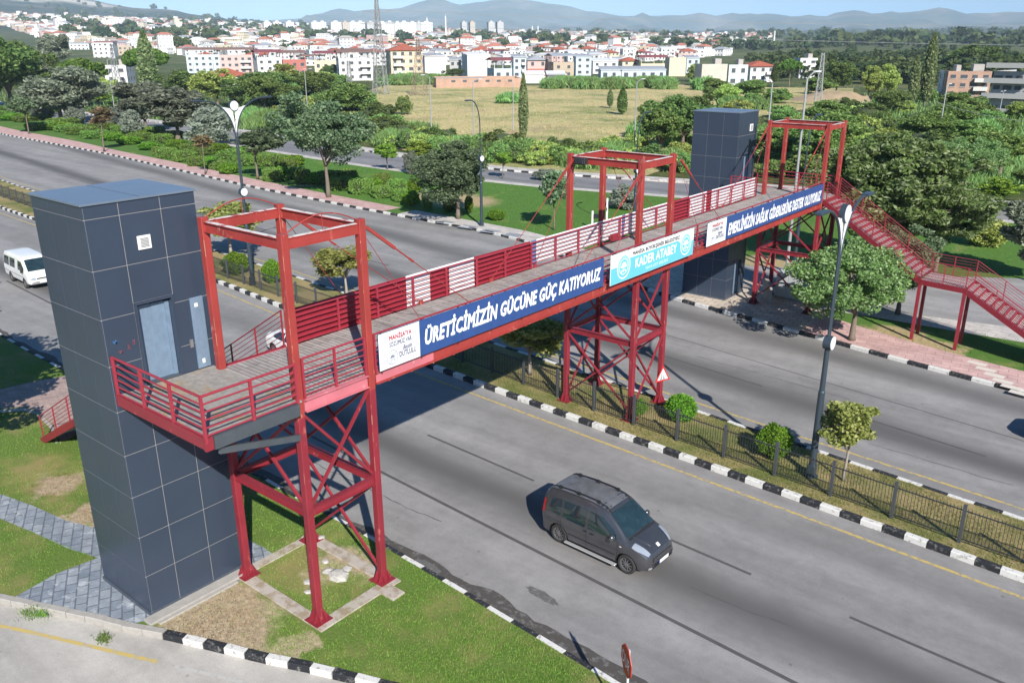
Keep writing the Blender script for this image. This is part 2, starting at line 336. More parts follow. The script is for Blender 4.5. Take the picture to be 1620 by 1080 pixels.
def terrain():
    az0, az1, n = 0., 360., 720
    azs = np.arange(n)*0.5
    from mathutils import noise as MN
    rs = np.array([0, 60, 150, 300, 500, 700, 900, 1150, 1400, 1650, 1900, 2150, 2400, 2900, 3300, 3800, 4250, 4600, 5000, 5500, 6000, 6400, 6800, 7150, 7500, 7800, 8100, 8400, 8700, 9000, 9300, 9600, 9950, 10800, 12500])
    cols = np.array([elev_of(x, 50)[1] for x in range(-600, 2300, 20)]); px = np.arange(-600, 2300, 20)
    o = np.argsort(cols); verts = [(0, 0, -.30)]; faces = []
    nzr = np.random.default_rng(3)
    ph = nzr.uniform(0, 2*pi, (8, 8))
    for r in rs[1:]:
        for a in azs:
            x = float(np.interp(a, cols[o], px[o])) if cols.min() < a < cols.max() else (2300 if a < cols.min() else -600)
            z = -.30
            def ridge(rr, r0, r1, r2):
                return max(0., (rr-r0)/(r1-r0)) if rr < r1 else max(0., 1-(rr-r1)/(r2-r1))
            wig = sum(.5/(k+1)*sin(radians(a)*(9+k*13)+ph[k][0]+r/900*(k+1)) for k in range(5))
            en = elev_of(x, float(prof(SKY_NEAR, x)))[0]; ef = elev_of(x, float(prof(SKY_FAR, x)))[0]
            hn = math.tan(radians(max(0, en)))*4600+HCAM if en > 0.02 else 0
            et = elev_of(x, float(prof(SKY_TOWN, x)))[0]; ht = math.tan(radians(et))*3100+HCAM
            z += max(0., ht-3)*min(1., max(0., (r-500)/2600))**1.25
            if hn > 0: z += max(0., hn-max(0., ht))*ridge(r, 3000, 4600, 6600)**1.2*(1+.10*wig*(abs(r-4600) > 450))
            hf = math.tan(radians(max(.05, ef)))*9300+HCAM-max(0., ht-3)
            k = ridge(r, 6000, 9300, 12500)
            z += hf*(k**1.35)*(1+.22*wig*(abs(r-9300) > 200))
            if r > 3400 and (k > .02 or hn > 0):
                q = Vector((r*cos(radians(a))/1100, r*sin(radians(a))/1100, 0)); f_ = MN.ridged_multi_fractal(q, .9, 2.1, 5, 1.0, 2.0)-1.1
                z += f_*(95 if r > 6000 else 55)*min(1, k*2.2+max(0, min(1, (r-3400)/900))*(hn > 30))*(.28 if abs(r-9300) < 200 or abs(r-4600) < 250 else 1)
            verts.append((r*cos(radians(a)), r*sin(radians(a)), z))
    for i in range(n): faces.append((0, 1+i, 1+(i+1) % n))
    for j in range(len(rs)-2):
        for i in range(n):
            A = 1+j*n; faces.append((A+i, A+n+i, A+n+(i+1) % n, A+(i+1) % n))
    me = bpy.data.meshes.new("terrain"); me.from_pydata(verts, [], faces)
    me.polygons.foreach_set("use_smooth", [True]*len(faces))
    t = NT("terrain_ground"); p = t.pos()
    sx = t.n("ShaderNodeSeparateXYZ"); t.l(p, sx.inputs[0])
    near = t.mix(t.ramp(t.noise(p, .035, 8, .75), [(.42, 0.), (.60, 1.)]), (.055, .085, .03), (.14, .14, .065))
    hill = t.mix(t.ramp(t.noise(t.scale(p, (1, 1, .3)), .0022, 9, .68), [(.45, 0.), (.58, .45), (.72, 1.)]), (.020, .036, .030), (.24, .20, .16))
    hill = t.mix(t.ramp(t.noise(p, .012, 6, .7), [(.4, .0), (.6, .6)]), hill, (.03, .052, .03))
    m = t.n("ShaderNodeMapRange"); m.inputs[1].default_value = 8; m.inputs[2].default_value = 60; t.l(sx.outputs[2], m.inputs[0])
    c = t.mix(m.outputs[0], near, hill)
    qx, qy = 4300*cos(radians(elev_of(40, 40)[1])), 4300*sin(radians(elev_of(40, 40)[1]))
    v = t.n("ShaderNodeVectorMath", operation='DISTANCE'); t.l(p, v.inputs[0]); v.inputs[1].default_value = (qx, qy, 200)
    mm = t.n("ShaderNodeMapRange"); mm.inputs[1].default_value = 360; mm.inputs[2].default_value = 200
    t.l(t.math('ADD', v.outputs["Value"], t.math('MULTIPLY', t.math('SUBTRACT', t.noise(p, .004, 5), .5), 700)), mm.inputs[0])
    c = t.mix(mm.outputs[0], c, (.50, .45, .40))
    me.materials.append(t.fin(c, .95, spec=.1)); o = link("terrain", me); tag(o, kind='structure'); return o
TERR = terrain()

# ------------------------------------------------------------------ roads
SECN = [(-460, 112), (-330, 94), (-215.6, 80.2), (-183, 79.2), (-103, 74.2), (-85, 72.4), (-70, 72.0), (-57, 72.9), (-51.8, 73.9), (-39.9, 76.6), (-15.5, 82.4), (10, 87), (80, 96)]
SECF = [(-460, 126), (-330, 108), (-246, 91.5), (-207, 90.3), (-122, 87), (-95.6, 82.5), (-80, 80.4), (-67, 79.4), (-58.7, 81.0), (-44.8, 84.6), (-17.8, 90.2), (10, 95.5), (80, 105)]
SN, SF = curve(SECN), curve(SECF)
ribbon("road", K1, K4, XS, RZ, M_ASPH, 0, -.05, .05)
XS2 = np.concatenate([np.arange(-460, -130, 15), np.arange(-130, 81, 4)])
ribbon("street", SN, SF, XS2, RZ, M_ASPH2)
FGK = [(-600, -330), (-60, -10.0), (-27.2, 4.6)]+gp([(0, 955), (60, 968), (130, 982), (200, 1000), (245, 1008), (320, 1025), (400, 1045), (480, 1062), (560, 1082)], RZ)+[(-9.0, 12.2), (-3.5, 13.2), (4, 12.9), (80, 4)]
sheet("side_road", FGK+[(80, -120), (-600, -600)], RZ-.004, M_CONC_ROAD)
# ------------------------------------------------------------------ raised ground: verge, median, park
_fx = np.array([p[0] for p in FGK]); _fy = np.array([p[1] for p in FGK]); FG = lambda x: np.interp(x, _fx, _fy)
ribbon("verge", K1, FG, np.concatenate([np.arange(-400, -60, 10), np.arange(-60, -20, 2.), np.arange(-20, 1, .5), [3.8]]), 0.0, M_GRASS_S, .3, -.14, .14)
ribbon("median", K2, K3, XS, 0.0, M_GRASS_M, .3, .16, -.16)
SSN = gp([(1095, 452), (1180, 452), (1260, 466), (1390, 490), (1500, 505), (1620, 520)])
SSF = gp([(1180, 420), (1260, 424), (1390, 437), (1540, 438), (1620, 441)])
ribbon("park", K4, SN, XS, 0.0, M_GRASS_P, .3, .16, -.1)
sheet("side_street", SSN[:]+[(12, 51.5), (80, 42), (80, 62), (14, 70)]+SSF[::-1]+[(-30, 53.2), (-29.5, 49.0)], .008, asphalt("asphalt_lane", (.31, .30, .30)))
sheet("lane_pavement", gp([(1240, 466), (1390, 490), (1500, 505), (1620, 520), (1620, 542), (1500, 522), (1390, 503), (1240, 480)]), .012, M_PALE)
# pavements beside the far kerb
BACK = curve([(-400, 114), (-200, 70), (-177, 65.3), (-158, 63.6), (-143, 62.8), (-122, 60.2), (-101, 58.4), (-87.8, 56.8), (-75.4, 55.6), (-61, 54.6), (-53.8, 54.3), (-46.6, 53.9), (-40.8, 53.6), (-34, 50.8), (-28, 49.2), (-24, 48.5), (-19, 47.6), (-13, 45.6), (-10, 44.5), (-4.6, 43.5), (80, 33)])
xa = np.concatenate([np.arange(-400, -130, 10), np.arange(-130, -57, 2.)]); xb = np.arange(-56, -29, 2.); xc = np.arange(-30, -14.5, 1.0); xd = np.concatenate([np.arange(-15, 20, 1.), np.arange(20, 81, 10)])
ribbon("pavement", K4, BACK, xa, .012, M_PINK, 0, .17)
ribbon("pavement", K4, BACK, xb, .012, M_PALE, 0, .17)
sheet("pavement", P(K4, xc, .17)+[(-15, 47.0), (-18, 49.3), (-24, 51.5), (-30, 52.5)], .016, M_BEIGE)
ribbon("pavement", K4, BACK, xd, .020, M_PINK, 0, .17)
# darker inlaid panels on the pale pavement, a pale stepped motif on the pink one
mb = MB()
for a in ((705, 352), (740, 359), (775, 366), (812, 372)):
    x, y = G(*a); mb.box(-.75, .75, -.55, .55, .014, .020, rz=.1, o=(x, y))
tag(mb.build("pavement_inlay", plain("slate_inlay", (.25, .265, .29), .8)), kind='structure')
mb = MB()
for i in range(6):
    x, y = G(1546+i*13.5, 575+i*9.5); mb.box(-.42, .42, -.2, .2, .02, .0245, rz=-.14, o=(x, y))
tag(mb.build("pavement_inlay", plain("pale_inlay", (.62, .57, .50), .8)), kind='structure')
# street pavements
ribbon("pavement", SF, SF, XS2, .05, M_PALE, .25, 0, 2.2)
ribbon("pavement", SN, SN, XS2, .02, M_PALE, .2, -1.3, -.02)
# paths on the verge
sheet("stone_path", gp([(-160, 740), (0, 781), (53, 800), (102, 822), (147, 834), (190, 810), (330, 800), (398, 856), (420, 867), (437, 881), (405, 900), (383, 916), (240, 979), (200, 989), (89, 966), (13, 950), (89, 907), (155, 882), (107, 867), (53, 842), (0, 820), (-160, 775)]), .006, M_STONE)
sheet("brick_path", gp([(-200, 600), (0, 616), (60, 602), (118, 592), (130, 640), (118, 690), (95, 700), (85, 672), (60, 650), (40, 643), (0, 646), (-200, 640)]), .006, M_BRICK)
for nm, l in (("path_edge", [(0, 648), (40, 645), (62, 652), (84, 674), (92, 700), (88, 702), (79, 677), (58, 656), (38, 650), (0, 653)]),):
    sheet(nm, gp(l), .012, M_KCONC)

# ------------------------------------------------------------------ kerbs (painted stones)
def kerb(f, xs0, xs1, L, w=.2, z0=-.3, z1=.03, mats=(M_KW, M_KB), seq=(0, 1), side=1, seed=1, gap=.012, cols=None):
    rnd = random.Random(seed); mb = MB(); x = xs0; k = 0
    while x < xs1:
        y = float(f(x)); x2 = x+L; y2 = float(f(x2)); d = Vector((x2-x, y2-y, 0)); l = d.length; d.normalize(); n = Vector((-d.y, d.x, 0))*side
        sc = L/l; x2 = x+(x2-x)*sc; y2 = y+(y2-y)*sc
        mi = seq[k % len(seq)] if cols is None else cols(x, k)
        a = Vector((x, y, 0))+d*gap; b = Vector((x2, y2, 0))-d*gap; j = rnd.uniform(-.012, .012); a = a+n*rnd.uniform(-.01, .015); b = b+n*rnd.uniform(-.01, .015)
        c = .02
        lo = [a, b, b+n*w, a+n*w]; hi = [a+n*c, b+n*c, b+n*w, a+n*w]
        vs = [(p.x, p.y, z0) for p in lo]+[(p.x, p.y, z1-c+j) for p in lo]+[(p.x, p.y, z1+j) for p in hi]
        fs = [(0, 1, 5, 4), (1, 2, 6, 5), (2, 3, 7, 6), (3, 0, 4, 7), (4, 5, 9, 8), (5, 6, 10, 9), (6, 7, 11, 10), (7, 4, 8, 11), (8, 9, 10, 11)]
        if side < 0: fs = [tuple(reversed(q)) for q in fs]
        mb.add(vs, fs, mi); x = x2; k += 1
    return tag(mb.build("kerb", list(mats)+[M_KCONC]), kind='structure')
kerb(K2, -150, 40, .68, w=.22, z1=.05)
kerb(K3, -150, 40, .85, side=-1, seed=2)
kerb(K4, -200, 40, .98, seed=3, side=1)
kerb(K1, -90, 30, .9, side=-1, seed=4, w=.16, z1=.02)
kerb(SF, -260, 60, 1.0, seed=5, z1=.07)
def kerb_poly(pts, L, cols, w=.2, seed=9):
    xs = np.array([p[0] for p in pts]); ys = np.array([p[1] for p in pts])
    return kerb(lambda x: np.interp(x, xs, ys), xs[0], xs[-1]-L, L, w=w, cols=cols, seed=seed, z1=.03)
kerb_poly(FGK[2:-2], .62, lambda x, k: 2 if x < -19.2 else k % 2, w=.2)

# ------------------------------------------------------------------ painted lines, seams, damp gutter
def strip(name, f, x0, x1, w, z, m, step=2.0, dash=None):
    xs = np.arange(x0, x1+.01, step); vs = []; fs = []
    for x in xs:
        y = float(f(x)); vs += [(x, y-w/2, z), (x, y+w/2, z)]
    for i in range(len(xs)-1): fs.append((2*i, 2*i+2, 2*i+3, 2*i+1))
    return tag(MB().add(vs, fs).build(name, m), kind='structure')
strip("yellow_line", lambda x: K2(x)-.78, -150, 60, .13, RZ+.004, M_YEL)
strip("yellow_line", lambda x: K3(x)+.92, -150, 60, .13, RZ+.004, M_YEL)
pts = gp([(-40, 982), (30, 995), (180, 1030), (400, 1082)], RZ); xs_ = [p[0] for p in pts]; ys_ = [p[1] for p in pts]
strip("yellow_line", lambda x: np.interp(x, xs_, ys_), xs_[0], -17.6, .13, RZ+.001, worn("yellow_old", (.50, .38, .13), (.36, .34, .30), .44, 4), .6)
strip("white_line", lambda x: np.interp(x, xs_, ys_), -17.5, xs_[-1], .12, RZ+.001, worn("white_old", (.45, .44, .41), (.36, .34, .31), .42, 5), .6)
D1 = lambda x: 20.36-.052*(x+1.1)
for a, b in ((-21.9, -16.3), (-10.7, -7.9), (-5.0, -1.0), (-33.5, -28.2), (-45, -40), (-56.5, -52)): strip("lane_mark", D1, a, b, .11, RZ+.004, M_SEAM, (b-a)/4)
D2 = lambda x: np.interp(x, [-132, -106, -70, -43, -19.3, -8.5, -4.2, 60], [46.8, 44.4, 42.0, 39.1, 35.3, 33.9, 33.3, 26])
for a, b in ((-19.4, -13.6), (-8.6, -4.2), (-31, -26), (-49.5, -43.2), (-106.5, -96), (-72, -60)): strip("lane_mark", D2, a, b, .11, RZ+.004, M_SEAM, (b-a)/4)
strip("road_seam", lambda x: 18.18-.062*(x+21.1)-.0*x, -60, 40, .13, RZ+.004, M_SEAM)
strip("road_seam", lambda x: 37.5-.145*(x+16.0), -32, 20, .06, RZ+.004, M_SEAM)
mb = MB(); rnd = random.Random(4); vs = []; fs = []; xs = np.arange(-70, 20, .35)
for x in xs:
    y = float(K1(x)); w = .34+.08*sin(x*.7)+.10*rnd.random()+.05*sin(x*2.3)+(.22 if -14 < x < -8 else 0)
    vs += [(x, y-.02, RZ+.004), (x, y+w, RZ+.004)]
for i in range(len(xs)-1): fs.append((2*i, 2*i+2, 2*i+3, 2*i+1))
tag(MB().add(vs, fs).build("gutter_dirt", M_WET), kind='structure')
def stain(px, py, a, b, rot, m, name="oil_stain"):
    x, y = G(px, py, RZ); vs = [(x, y, RZ+.0045)]; rr = random.Random(px); n = 22
    for k in range(n):
        t_ = 2*pi*k/n; r = rr.uniform(.8, 1.1); u, v = a*r*cos(t_), b*r*sin(t_); vs.append((x+u*cos(rot)-v*sin(rot), y+u*sin(rot)+v*cos(rot), RZ+.0045))
    tag(MB().add(vs, [(0, 1+k, 1+(k+1) % n) for k in range(n)]).build(name, m), kind='structure')
stain(675, 895, .62, .2, -.05, worn("oil_stain", (.12, .118, .115), (.21, .205, .20), .40, 9)); stain(857, 941, .6, .17, -.12, worn("oil_stain_dark", (.11, .108, .105), (.20, .195, .19), .42, 9))

# fine cracks and a few squarish repair patches in the asphalt
def crack(x0, y0, L, seed, w=.018):
    rr = random.Random(seed); vs = []; y = y0; n = int(L/.25)
    for i in range(n+1):
        y += rr.gauss(0, .03)-.012*(L > 6); x = x0+i*.25; ww = w*rr.uniform(.4, 1.3); vs += [(x, y-ww, RZ+.0042), (x, y+ww, RZ+.0042)]
    tag(MB().add(vs, [(2*i, 2*i+2, 2*i+3, 2*i+1) for i in range(n)]).build("crack", M_SEAM), kind='structure')
for i, (x, y, L) in enumerate([(-24, 17.2, 7), (-9, 19.0, 3), (-18, 36.2, 8), (-8, 31.6, 5), (-55, 38.8, 12), (-75, 46, 14), (-40, 45, 9), (-62, 23, 10), (-3.2, 17.0, 4)]): crack(x, y, L, i)
M_PATCH = asphalt("repair_asphalt", (.20, .196, .192))
for i, (x, y, a, b, r) in enumerate([(-88, 45, 5, 1.6, -.12), (-33, 37.5, 3.2, 1.2, -.12), (-70, 40.5, 4, 1.3, -.1)]):
    tag(MB().box(-a/2, a/2, -b/2, b/2, RZ-.01, RZ+.003, rz=r, o=(x, y)).build("road_patch", M_PATCH), kind='structure')
# ------------------------------------------------------------------ steel footbridge
def red_mat(name, base, worn_c, amt, edge=.0):
    t = NT(name); p = t.pos(); n = t.noise(t.scale(p, (1, 1, .35)), 3.5, 7, .72); n2 = t.noise(p, 1.1, 4, .6)
    c = t.mix(t.ramp(n2, [(.3, 0.), (.7, 1.)]), tuple(x*.85 for x in base), tuple(min(1, x*1.12) for x in base))
    c = t.mix(t.ramp(n, [(amt, 0.), (amt+.05, .85)]), c, worn_c)
    return t.fin(c, .48, spec=.4)
M_RED = red_mat("crimson_paint", (.225, .022, .034), (.40, .12, .11), .62)
M_RED2 = red_mat("faded_red_paint", (.30, .042, .036), (.46, .20, .15), .60)
M_PINKR = red_mat("pink_faded_paint", (.50, .15, .18), (.62, .30, .30), .60)
M_DKSTEEL = simple("grey_galvanised_steel", (.13, .15, .17), .45, .6, var=.2)
M_BLKSTEEL = simple("black_steel", (.03, .035, .04), .5, .3)
M_PLANK = pavers("deck_planks", (.30, .27, .25), (.40, .365, .34), (.10, .09, .085), 3.4, .15, 0, .012, .1, 2.2)
def platform_mat():
    t = NT("platform_board"); p = t.pos(); n = t.noise(p, 1.6, 6, .7); c = t.mix(t.ramp(n, [(.52, 0.), (.64, .8)]), (.30, .28, .255), (.36, .25, .13))
    c = t.mix(1.0, c, t.ramp(t.noise(p, 8, 5), [(.3, .7), (.7, 1.1)]), 'MULTIPLY'); return t.fin(c, .8)
M_PLAT = platform_mat()
XF, XB, ZD = -15.95, -19.20, 6.45
M_RAILR = simple("red_rail_paint", (.30, .03, .048), .45, var=.15)

def railing(parent, pts, h=1.0, nr=6, post_every=1.7, m=None, r=.018, pr=.028, name="railing", off=.06, label=None, vertical=0):
    """rails along a polyline of floor points; posts are sub-parts"""
    m = m or M_RAILR; mb = MB(); posts = []
    for a, b in zip(pts[:-1], pts[1:]):
        a = Vector(a); b = Vector(b); d = b-a
        for k in range(nr):
            z = off+(h-off)*k/(nr-1); rr = pr if k == nr-1 else r
            mb.tube([a+Vector((0, 0, z)), b+Vector((0, 0, z))], rr, 6)
        n = max(1, round(d.length/post_every))
        for i in range(n+1):
            if i == 0 and posts and (posts[-1]-a).length < .05: continue
            posts.append(a+d*i/n)
    o = mb.build(name, m, parent)
    for q in posts:
        MB().box(-pr, pr, -pr, pr, -.12, h+.01).build("post", m, o, loc=q)
    if label: o["label"] = label
    return o

# ---- deck and girders
fb = empty("footbridge", (0, 0, 0), label="red steel footbridge deck with grey planks spanning both carriageways", cat="footbridge")
mb = MB(); y = 11.3; r_ = random.Random(5)
while y < 48.4:
    j = r_.uniform(-.003, .003); mb.box(XB+.02, XF-.02, y, y+.142, ZD-.04, ZD+j); y += .15
mb.build("deck", M_PLANK, fb)
mb = MB(); 
for nm, X in (("edge_beam", XF+.05), ("edge_beam", XB-.05)):
    mb = MB()
    for a, b in ((11.42, 13.44), (13.72, 48.28)):
        mi = 1 if a < 13 else 0
        mb.box(X-.09, X+.09, a, b, ZD-.07, ZD-.04, mi); mb.box(X-.02, X+.02, a, b, ZD-.35, ZD-.07, mi); mb.box(X-.09, X+.09, a, b, ZD-.38, ZD-.35, mi)
        if a > 13 and X > -17: mb.box(X-.021, X+.0235, 13.74, 15.9, ZD-.345, ZD-.075, 1)
    mb.build(nm, [M_RED2, M_PINKR], fb)
bolt_me = MB().tube([(0, 0, 0), (.05, 0, 0)], .022, 6).mesh('bolt', M_RED2)
for i in range(40): link('bolt', bolt_me, fb, (XF+.14, 14.1+i*.84, ZD-.365))
for i in range(20):
    y = 12.3+i*1.85; MB().box(XB+.05, XF-.05, y-.04, y+.04, ZD-.3, ZD-.045).build("cross_beam", M_RED, fb)
for i in range(5):
    a = (XB+.2, 14+i*6.6, ZD-.33); b = (XF-.2, 20.4+i*6.6, ZD-.33); MB().bar(a, b, .06).bar((a[0], b[1], a[2]-.03), (b[0], a[1], b[2]-.03), .06).build("wind_brace", M_RED, fb)
railing(fb, [(XF+.06, 11.45, ZD), (XF+.06, 13.42, ZD)], nr=7, post_every=1.0)
railing(fb, [(XF+.06, 13.75, ZD), (XF+.06, 45.9, ZD)], nr=6, post_every=1.75)
railing(fb, [(XB+.02, 13.72, ZD), (XB+.02, 44.9, ZD)], nr=7, post_every=1.55)
railing(fb, [(XB+.02, 44.9, ZD), (-20.7, 44.9, ZD)], nr=8, post_every=.8)
railing(fb, [(-20.7, 48.45, ZD), (XB, 48.45, ZD), (XF-.2, 48.5, ZD)], nr=6, post_every=1.1, m=M_RAILR)
# platform in front of the near lift and at the far lift
mb = MB(); mb.box(-19.57, -15.78, 8.70, 11.27, ZD-.05, ZD+.004); mb.build("platform_floor", M_PLAT, fb)
mb = MB(); mb.box(-20.74, -19.3, 44.95, 48.4, ZD-.05, ZD+.002); mb.build("platform_floor", M_PLANK, fb)
mb = MB(); mb.box(-19.6, -15.72, 8.60, 8.69, ZD-.26, ZD+.03).box(-15.76, -15.68, 8.605, 8.8, ZD-.3, ZD+.02)
mb.build("platform_beam", M_RED, fb)
MB().box(-20.74, XB-.15, 44.86, 44.94, ZD-.3, ZD+.02).build("platform_beam", M_RED, fb); MB().box(-20.74, XB-.15, 48.42, 48.5, ZD-.3, ZD+.02).build("platform_beam", M_RED, fb)
mb = MB(); mb.box(-15.77, -15.64, 8.81, 11.1, ZD-.30, ZD+.01).box(-15.80, -15.771, 8.81, 11.1, ZD-.30, ZD-.26)
mb.bar((-15.83, 9.0, ZD-.45), (-15.83, 11.15, ZD-.95), .08, .16)
mb.build("platform_brace", M_DKSTEEL, fb)
railing(fb, [(-19.55, 8.64, ZD), (-15.7, 8.64, ZD), (-15.7, 11.1, ZD)], nr=6, post_every=1.25, r=.022, pr=.032)
# coloured mesh screens behind the rear railing (broken into bays)
M_SCR = simple("crimson_screen", (.28, .015, .030), .55, var=.18, sc=5)
M_SCW = simple("white_screen", (.78, .79, .80), .55, var=.05)
M_SCB = simple("blue_screen_edge", (.12, .17, .34), .55)
def screen(y0, y1, m, z0=ZD-.02, z1=ZD+1.04, ztop=None, x=XB-.10):
    mb = MB(); n = max(1, int((y1-y0)/.4)); vs = []; rr = random.Random(int(y0*10))
    for i in range(n+1):
        y = y0+(y1-y0)*i/n; dx = rr.uniform(-.02, .02); vs += [(x+dx, y, z0+rr.uniform(-.015, .03)), (x+dx*.3, y, z1), (x+dx-.012, y, z0+.01), (x+dx*.3-.012, y, z1)]
    fs = []
    for i in range(n): k = 4*i; fs += [(k, k+4, k+5, k+1), (k+2, k+3, k+7, k+6), (k+1, k+5, k+7, k+3)]
    o = mb.add(vs, fs).build("screen_panel", m, fb)
    o["label"] = {"crimson_screen": "crimson screen panel behind the rear railing", "white_screen": "white screen panel behind the rear railing", "blue_screen_edge": "narrow blue screen strip behind the rear railing"}[m.name]
def ypx(px, py, z=ZD+1.0):   # Y of a point on the rear rail
    d = (px-810)/FPX*_rt - (py-540)/FPX*_up + _fw; return (XB-.1)/d[0]*d[1]
ys = dict(a=11.45, b=ypx(642, 444), c=ypx(680, 433), d=ypx(710, 424), e=ypx(750, 411), f=ypx(839, 386), g=ypx(848, 383), h=ypx(1062, 321), i=ypx(1090, 313), j=ypx(1118, 306), k=ypx(1126, 304), l=44.95)
screen(13.8, ys['b'], M_SCR, ZD-.05); 
screen(ys['b'], ys['e'], M_SCW, ZD-.0, x=XB-.115); screen(ys['c'], ys['d'], M_SCR, ZD-.04, ZD+.93, x=XB-.088)
screen(ys['e']+.02, ys['f'], M_SCR, ZD-.05)
screen(ys['f']+.06, ys['g'], M_SCB, ZD+.1); screen(ys['g']+.03, ys['h'], M_SCW, ZD+.12); screen(ys['h']+.03, ys['i'], M_SCR); screen(ys['i']+.03, ys['j'], M_SCW, ZD+.05)
screen(ys['j']+.02, ys['k'], M_SCR); screen(ys['k']+.02, ys['l'], M_SCW, ZD+.05); screen(31.2, 31.45, M_SCB, ZD+.1, x=XB-.085)
# small red junction box on the rear railing
MB().box(XB+.05, XB+.2, 30.05, 30.5, ZD+.12, ZD+.42).build("junction_box", M_RED, fb, bevel=.01)

M_WEAR = simple('bare_primer', (.52, .30, .20), .7, var=.3, sc=20)
# ---- towers
def gusset(mb, x, y, w=.20, h=.36, base=.27):
    mb.box(x-base, x+base, y-base, y+base, .02, .055, 0)
    for dx, dy in ((1, 0), (-1, 0), (0, 1), (0, -1)):
        a = w/2
        for s in (-.09, .09):
            if dx: p = [(x+dx*a, y+s-.01, .05), (x+dx*(base-.03), y+s-.01, .05), (x+dx*(base-.03), y+s-.01, .10), (x+dx*a, y+s-.01, h)]; q = [(u, v+.02, z) for u, v, z in p]
            else: p = [(x+s-.01, y+dy*a, .05), (x+s-.01, y+dy*(base-.03), .05), (x+s-.01, y+dy*(base-.03), .10), (x+s-.01, y+dy*a, h)]; q = [(u+.02, v, z) for u, v, z in p]
            mb.add(p+q, [(0, 1, 2, 3), (7, 6, 5, 4), (0, 4, 5, 1), (1, 5, 6, 2), (2, 6, 7, 3), (3, 7, 4, 0)])
def tower(name, label, y0, y1, xf, xb, lowx, zt=10.52, arc=True, faded=True):
    tw = empty(name, ((xf+xb)/2, (y0+y1)/2, 0), label=label, cat="steel tower", group="red lattice towers carrying the footbridge")
    ox, oy = tw.location.x, tw.location.y; w = .205
    X = (xf-ox, xb-ox); Y = (y0-oy, y1-oy)
    for x in X:
        for y in Y:
            mb = MB(); mb.box(x-w/2, x+w/2, y-w/2, y+w/2, .05, ZD-.5, 0); mb.box(x-w/2, x+w/2, y-w/2, y+w/2, ZD-.5, zt-.02, 1)
            lg = mb.build("leg", [M_RED, M_RED2], tw, bevel=.015)
            mb = MB(); gusset(mb, x, y); mb.build("base_plate", M_RED, lg)
            rw = random.Random(int(x*100+y*37+y0*11)); mb = MB()
            for cx_, cy_ in ((1, -1),):
                z_ = 3.6
                while z_ < zt-.6:
                    l_ = rw.uniform(.05, .5); e_ = w/2+.002; q_ = rw.uniform(.004, .012)
                    if rw.random() < .38: mb.box(min(cx_*e_, cx_*(e_-q_))+x, max(cx_*e_, cx_*(e_-q_))+x, min(cy_*e_, cy_*(e_-q_))+y, max(cy_*e_, cy_*(e_-q_))+y, z_, z_+l_)
                    z_ += l_+rw.uniform(.02, .25)
            mb.build("worn_edge_paint", M_WEAR, lg)
    def hframe(z0, z1, nm, m, I=True):
        mb = MB(); e = w/2
        for x in X:
            mb.box(x-.015, x+.015, Y[0]+e, Y[1]-e, z0+.02, z1-.02); mb.box(x-.07, x+.07, Y[0]+e, Y[1]-e, z1-.02, z1); mb.box(x-.07, x+.07, Y[0]+e, Y[1]-e, z0, z0+.02)
            if I: mb.box(x-.05, x+.05, Y[0]+e, Y[1]-e, z0+.021, z1-.021)
        for y in Y:
            mb.box(X[1]+e, X[0]-e, y-.015, y+.015, z0+.02, z1-.02); mb.box(X[1]+e, X[0]-e, y-.07, y+.07, z1-.02, z1); mb.box(X[1]+e, X[0]-e, y-.07, y+.07, z0, z0+.02)
        return mb.build(nm, m, tw)
    hframe(zt-.38, zt-.12, "top_frame", M_RED2)
    # pale sealant strips along the top flange
    mb = MB()
    for x in X: mb.box(x-.065, x+.065, Y[0]+.14, Y[1]-.14, zt-.1195, zt-.112)
    for y in Y: mb.box(X[1]+.14, X[0]-.14, y-.065, y+.065, zt-.1195, zt-.112)
    mb.build("sealant_strip", worn("weathered_sealant", (.62, .60, .58), (.30, .05, .05), .44, 3), tw)
    hframe(3.17, 3.40, "middle_frame", M_RED, False)
    def xb_(p, q, r, s, o):      # two crossing bars on one face, held apart by o
        mb = MB(); o = Vector(o); mb.bar(Vector(p)+o, Vector(q)+o, .07, .07); mb.bar(Vector(r)-o, Vector(s)-o, .07, .07); mb.build("cross_brace", M_RED, tw)
    for x in X:
        s = .038
        xb_((x, Y[0]+.1, 3.5), (x, Y[1]-.1, ZD-.45), (x, Y[1]-.1, 3.5), (x, Y[0]+.1, ZD-.45), (s, 0, 0))
        if 'x' in lowx: xb_((x, Y[0]+.1, .45), (x, Y[1]-.1, 3.1), (x, Y[1]-.1, .45), (x, Y[0]+.1, 3.1), (s, 0, 0))
    for k, y in enumerate(Y):
        xb_((X[1]+.1, y, 3.5), (X[0]-.1, y, ZD-.45), (X[0]-.1, y, 3.5), (X[1]+.1, y, ZD-.45), (0, .038, 0))
        if 'y' in lowx or (k == 1 and 'b' in lowx): xb_((X[1]+.1, y, .45), (X[0]-.1, y, 3.1), (X[0]-.1, y, .45), (X[1]+.1, y, 3.1), (0, .038, 0))
    if arc:
        mb = MB()
        for x in X:
            mb = MB(); pts = [(x, Y[0]+(Y[1]-Y[0])*i/12, zt-.08+.36*sin(pi*i/12)) for i in range(13)]; mb.tube(pts, .016, 6)
            mb.tube([(x, (Y[0]+Y[1])/2, zt-.1), (x, (Y[0]+Y[1])/2, zt+.28)], .01, 5); mb.build("arched_conduit", M_RED2, tw)
    return tw
LT = dict(y0=11.28, y1=13.58, xf=XF, xb=XB); MT = dict(y0=27.41, y1=29.76, xf=-16.2, xb=-19.42); RT = dict(y0=46.04, y1=48.4, xf=XF, xb=XB)
TL = tower("bridge_tower", "red lattice tower nearest the camera, beside the near dark lift shaft on a grassy verge", lowx='b', **LT)
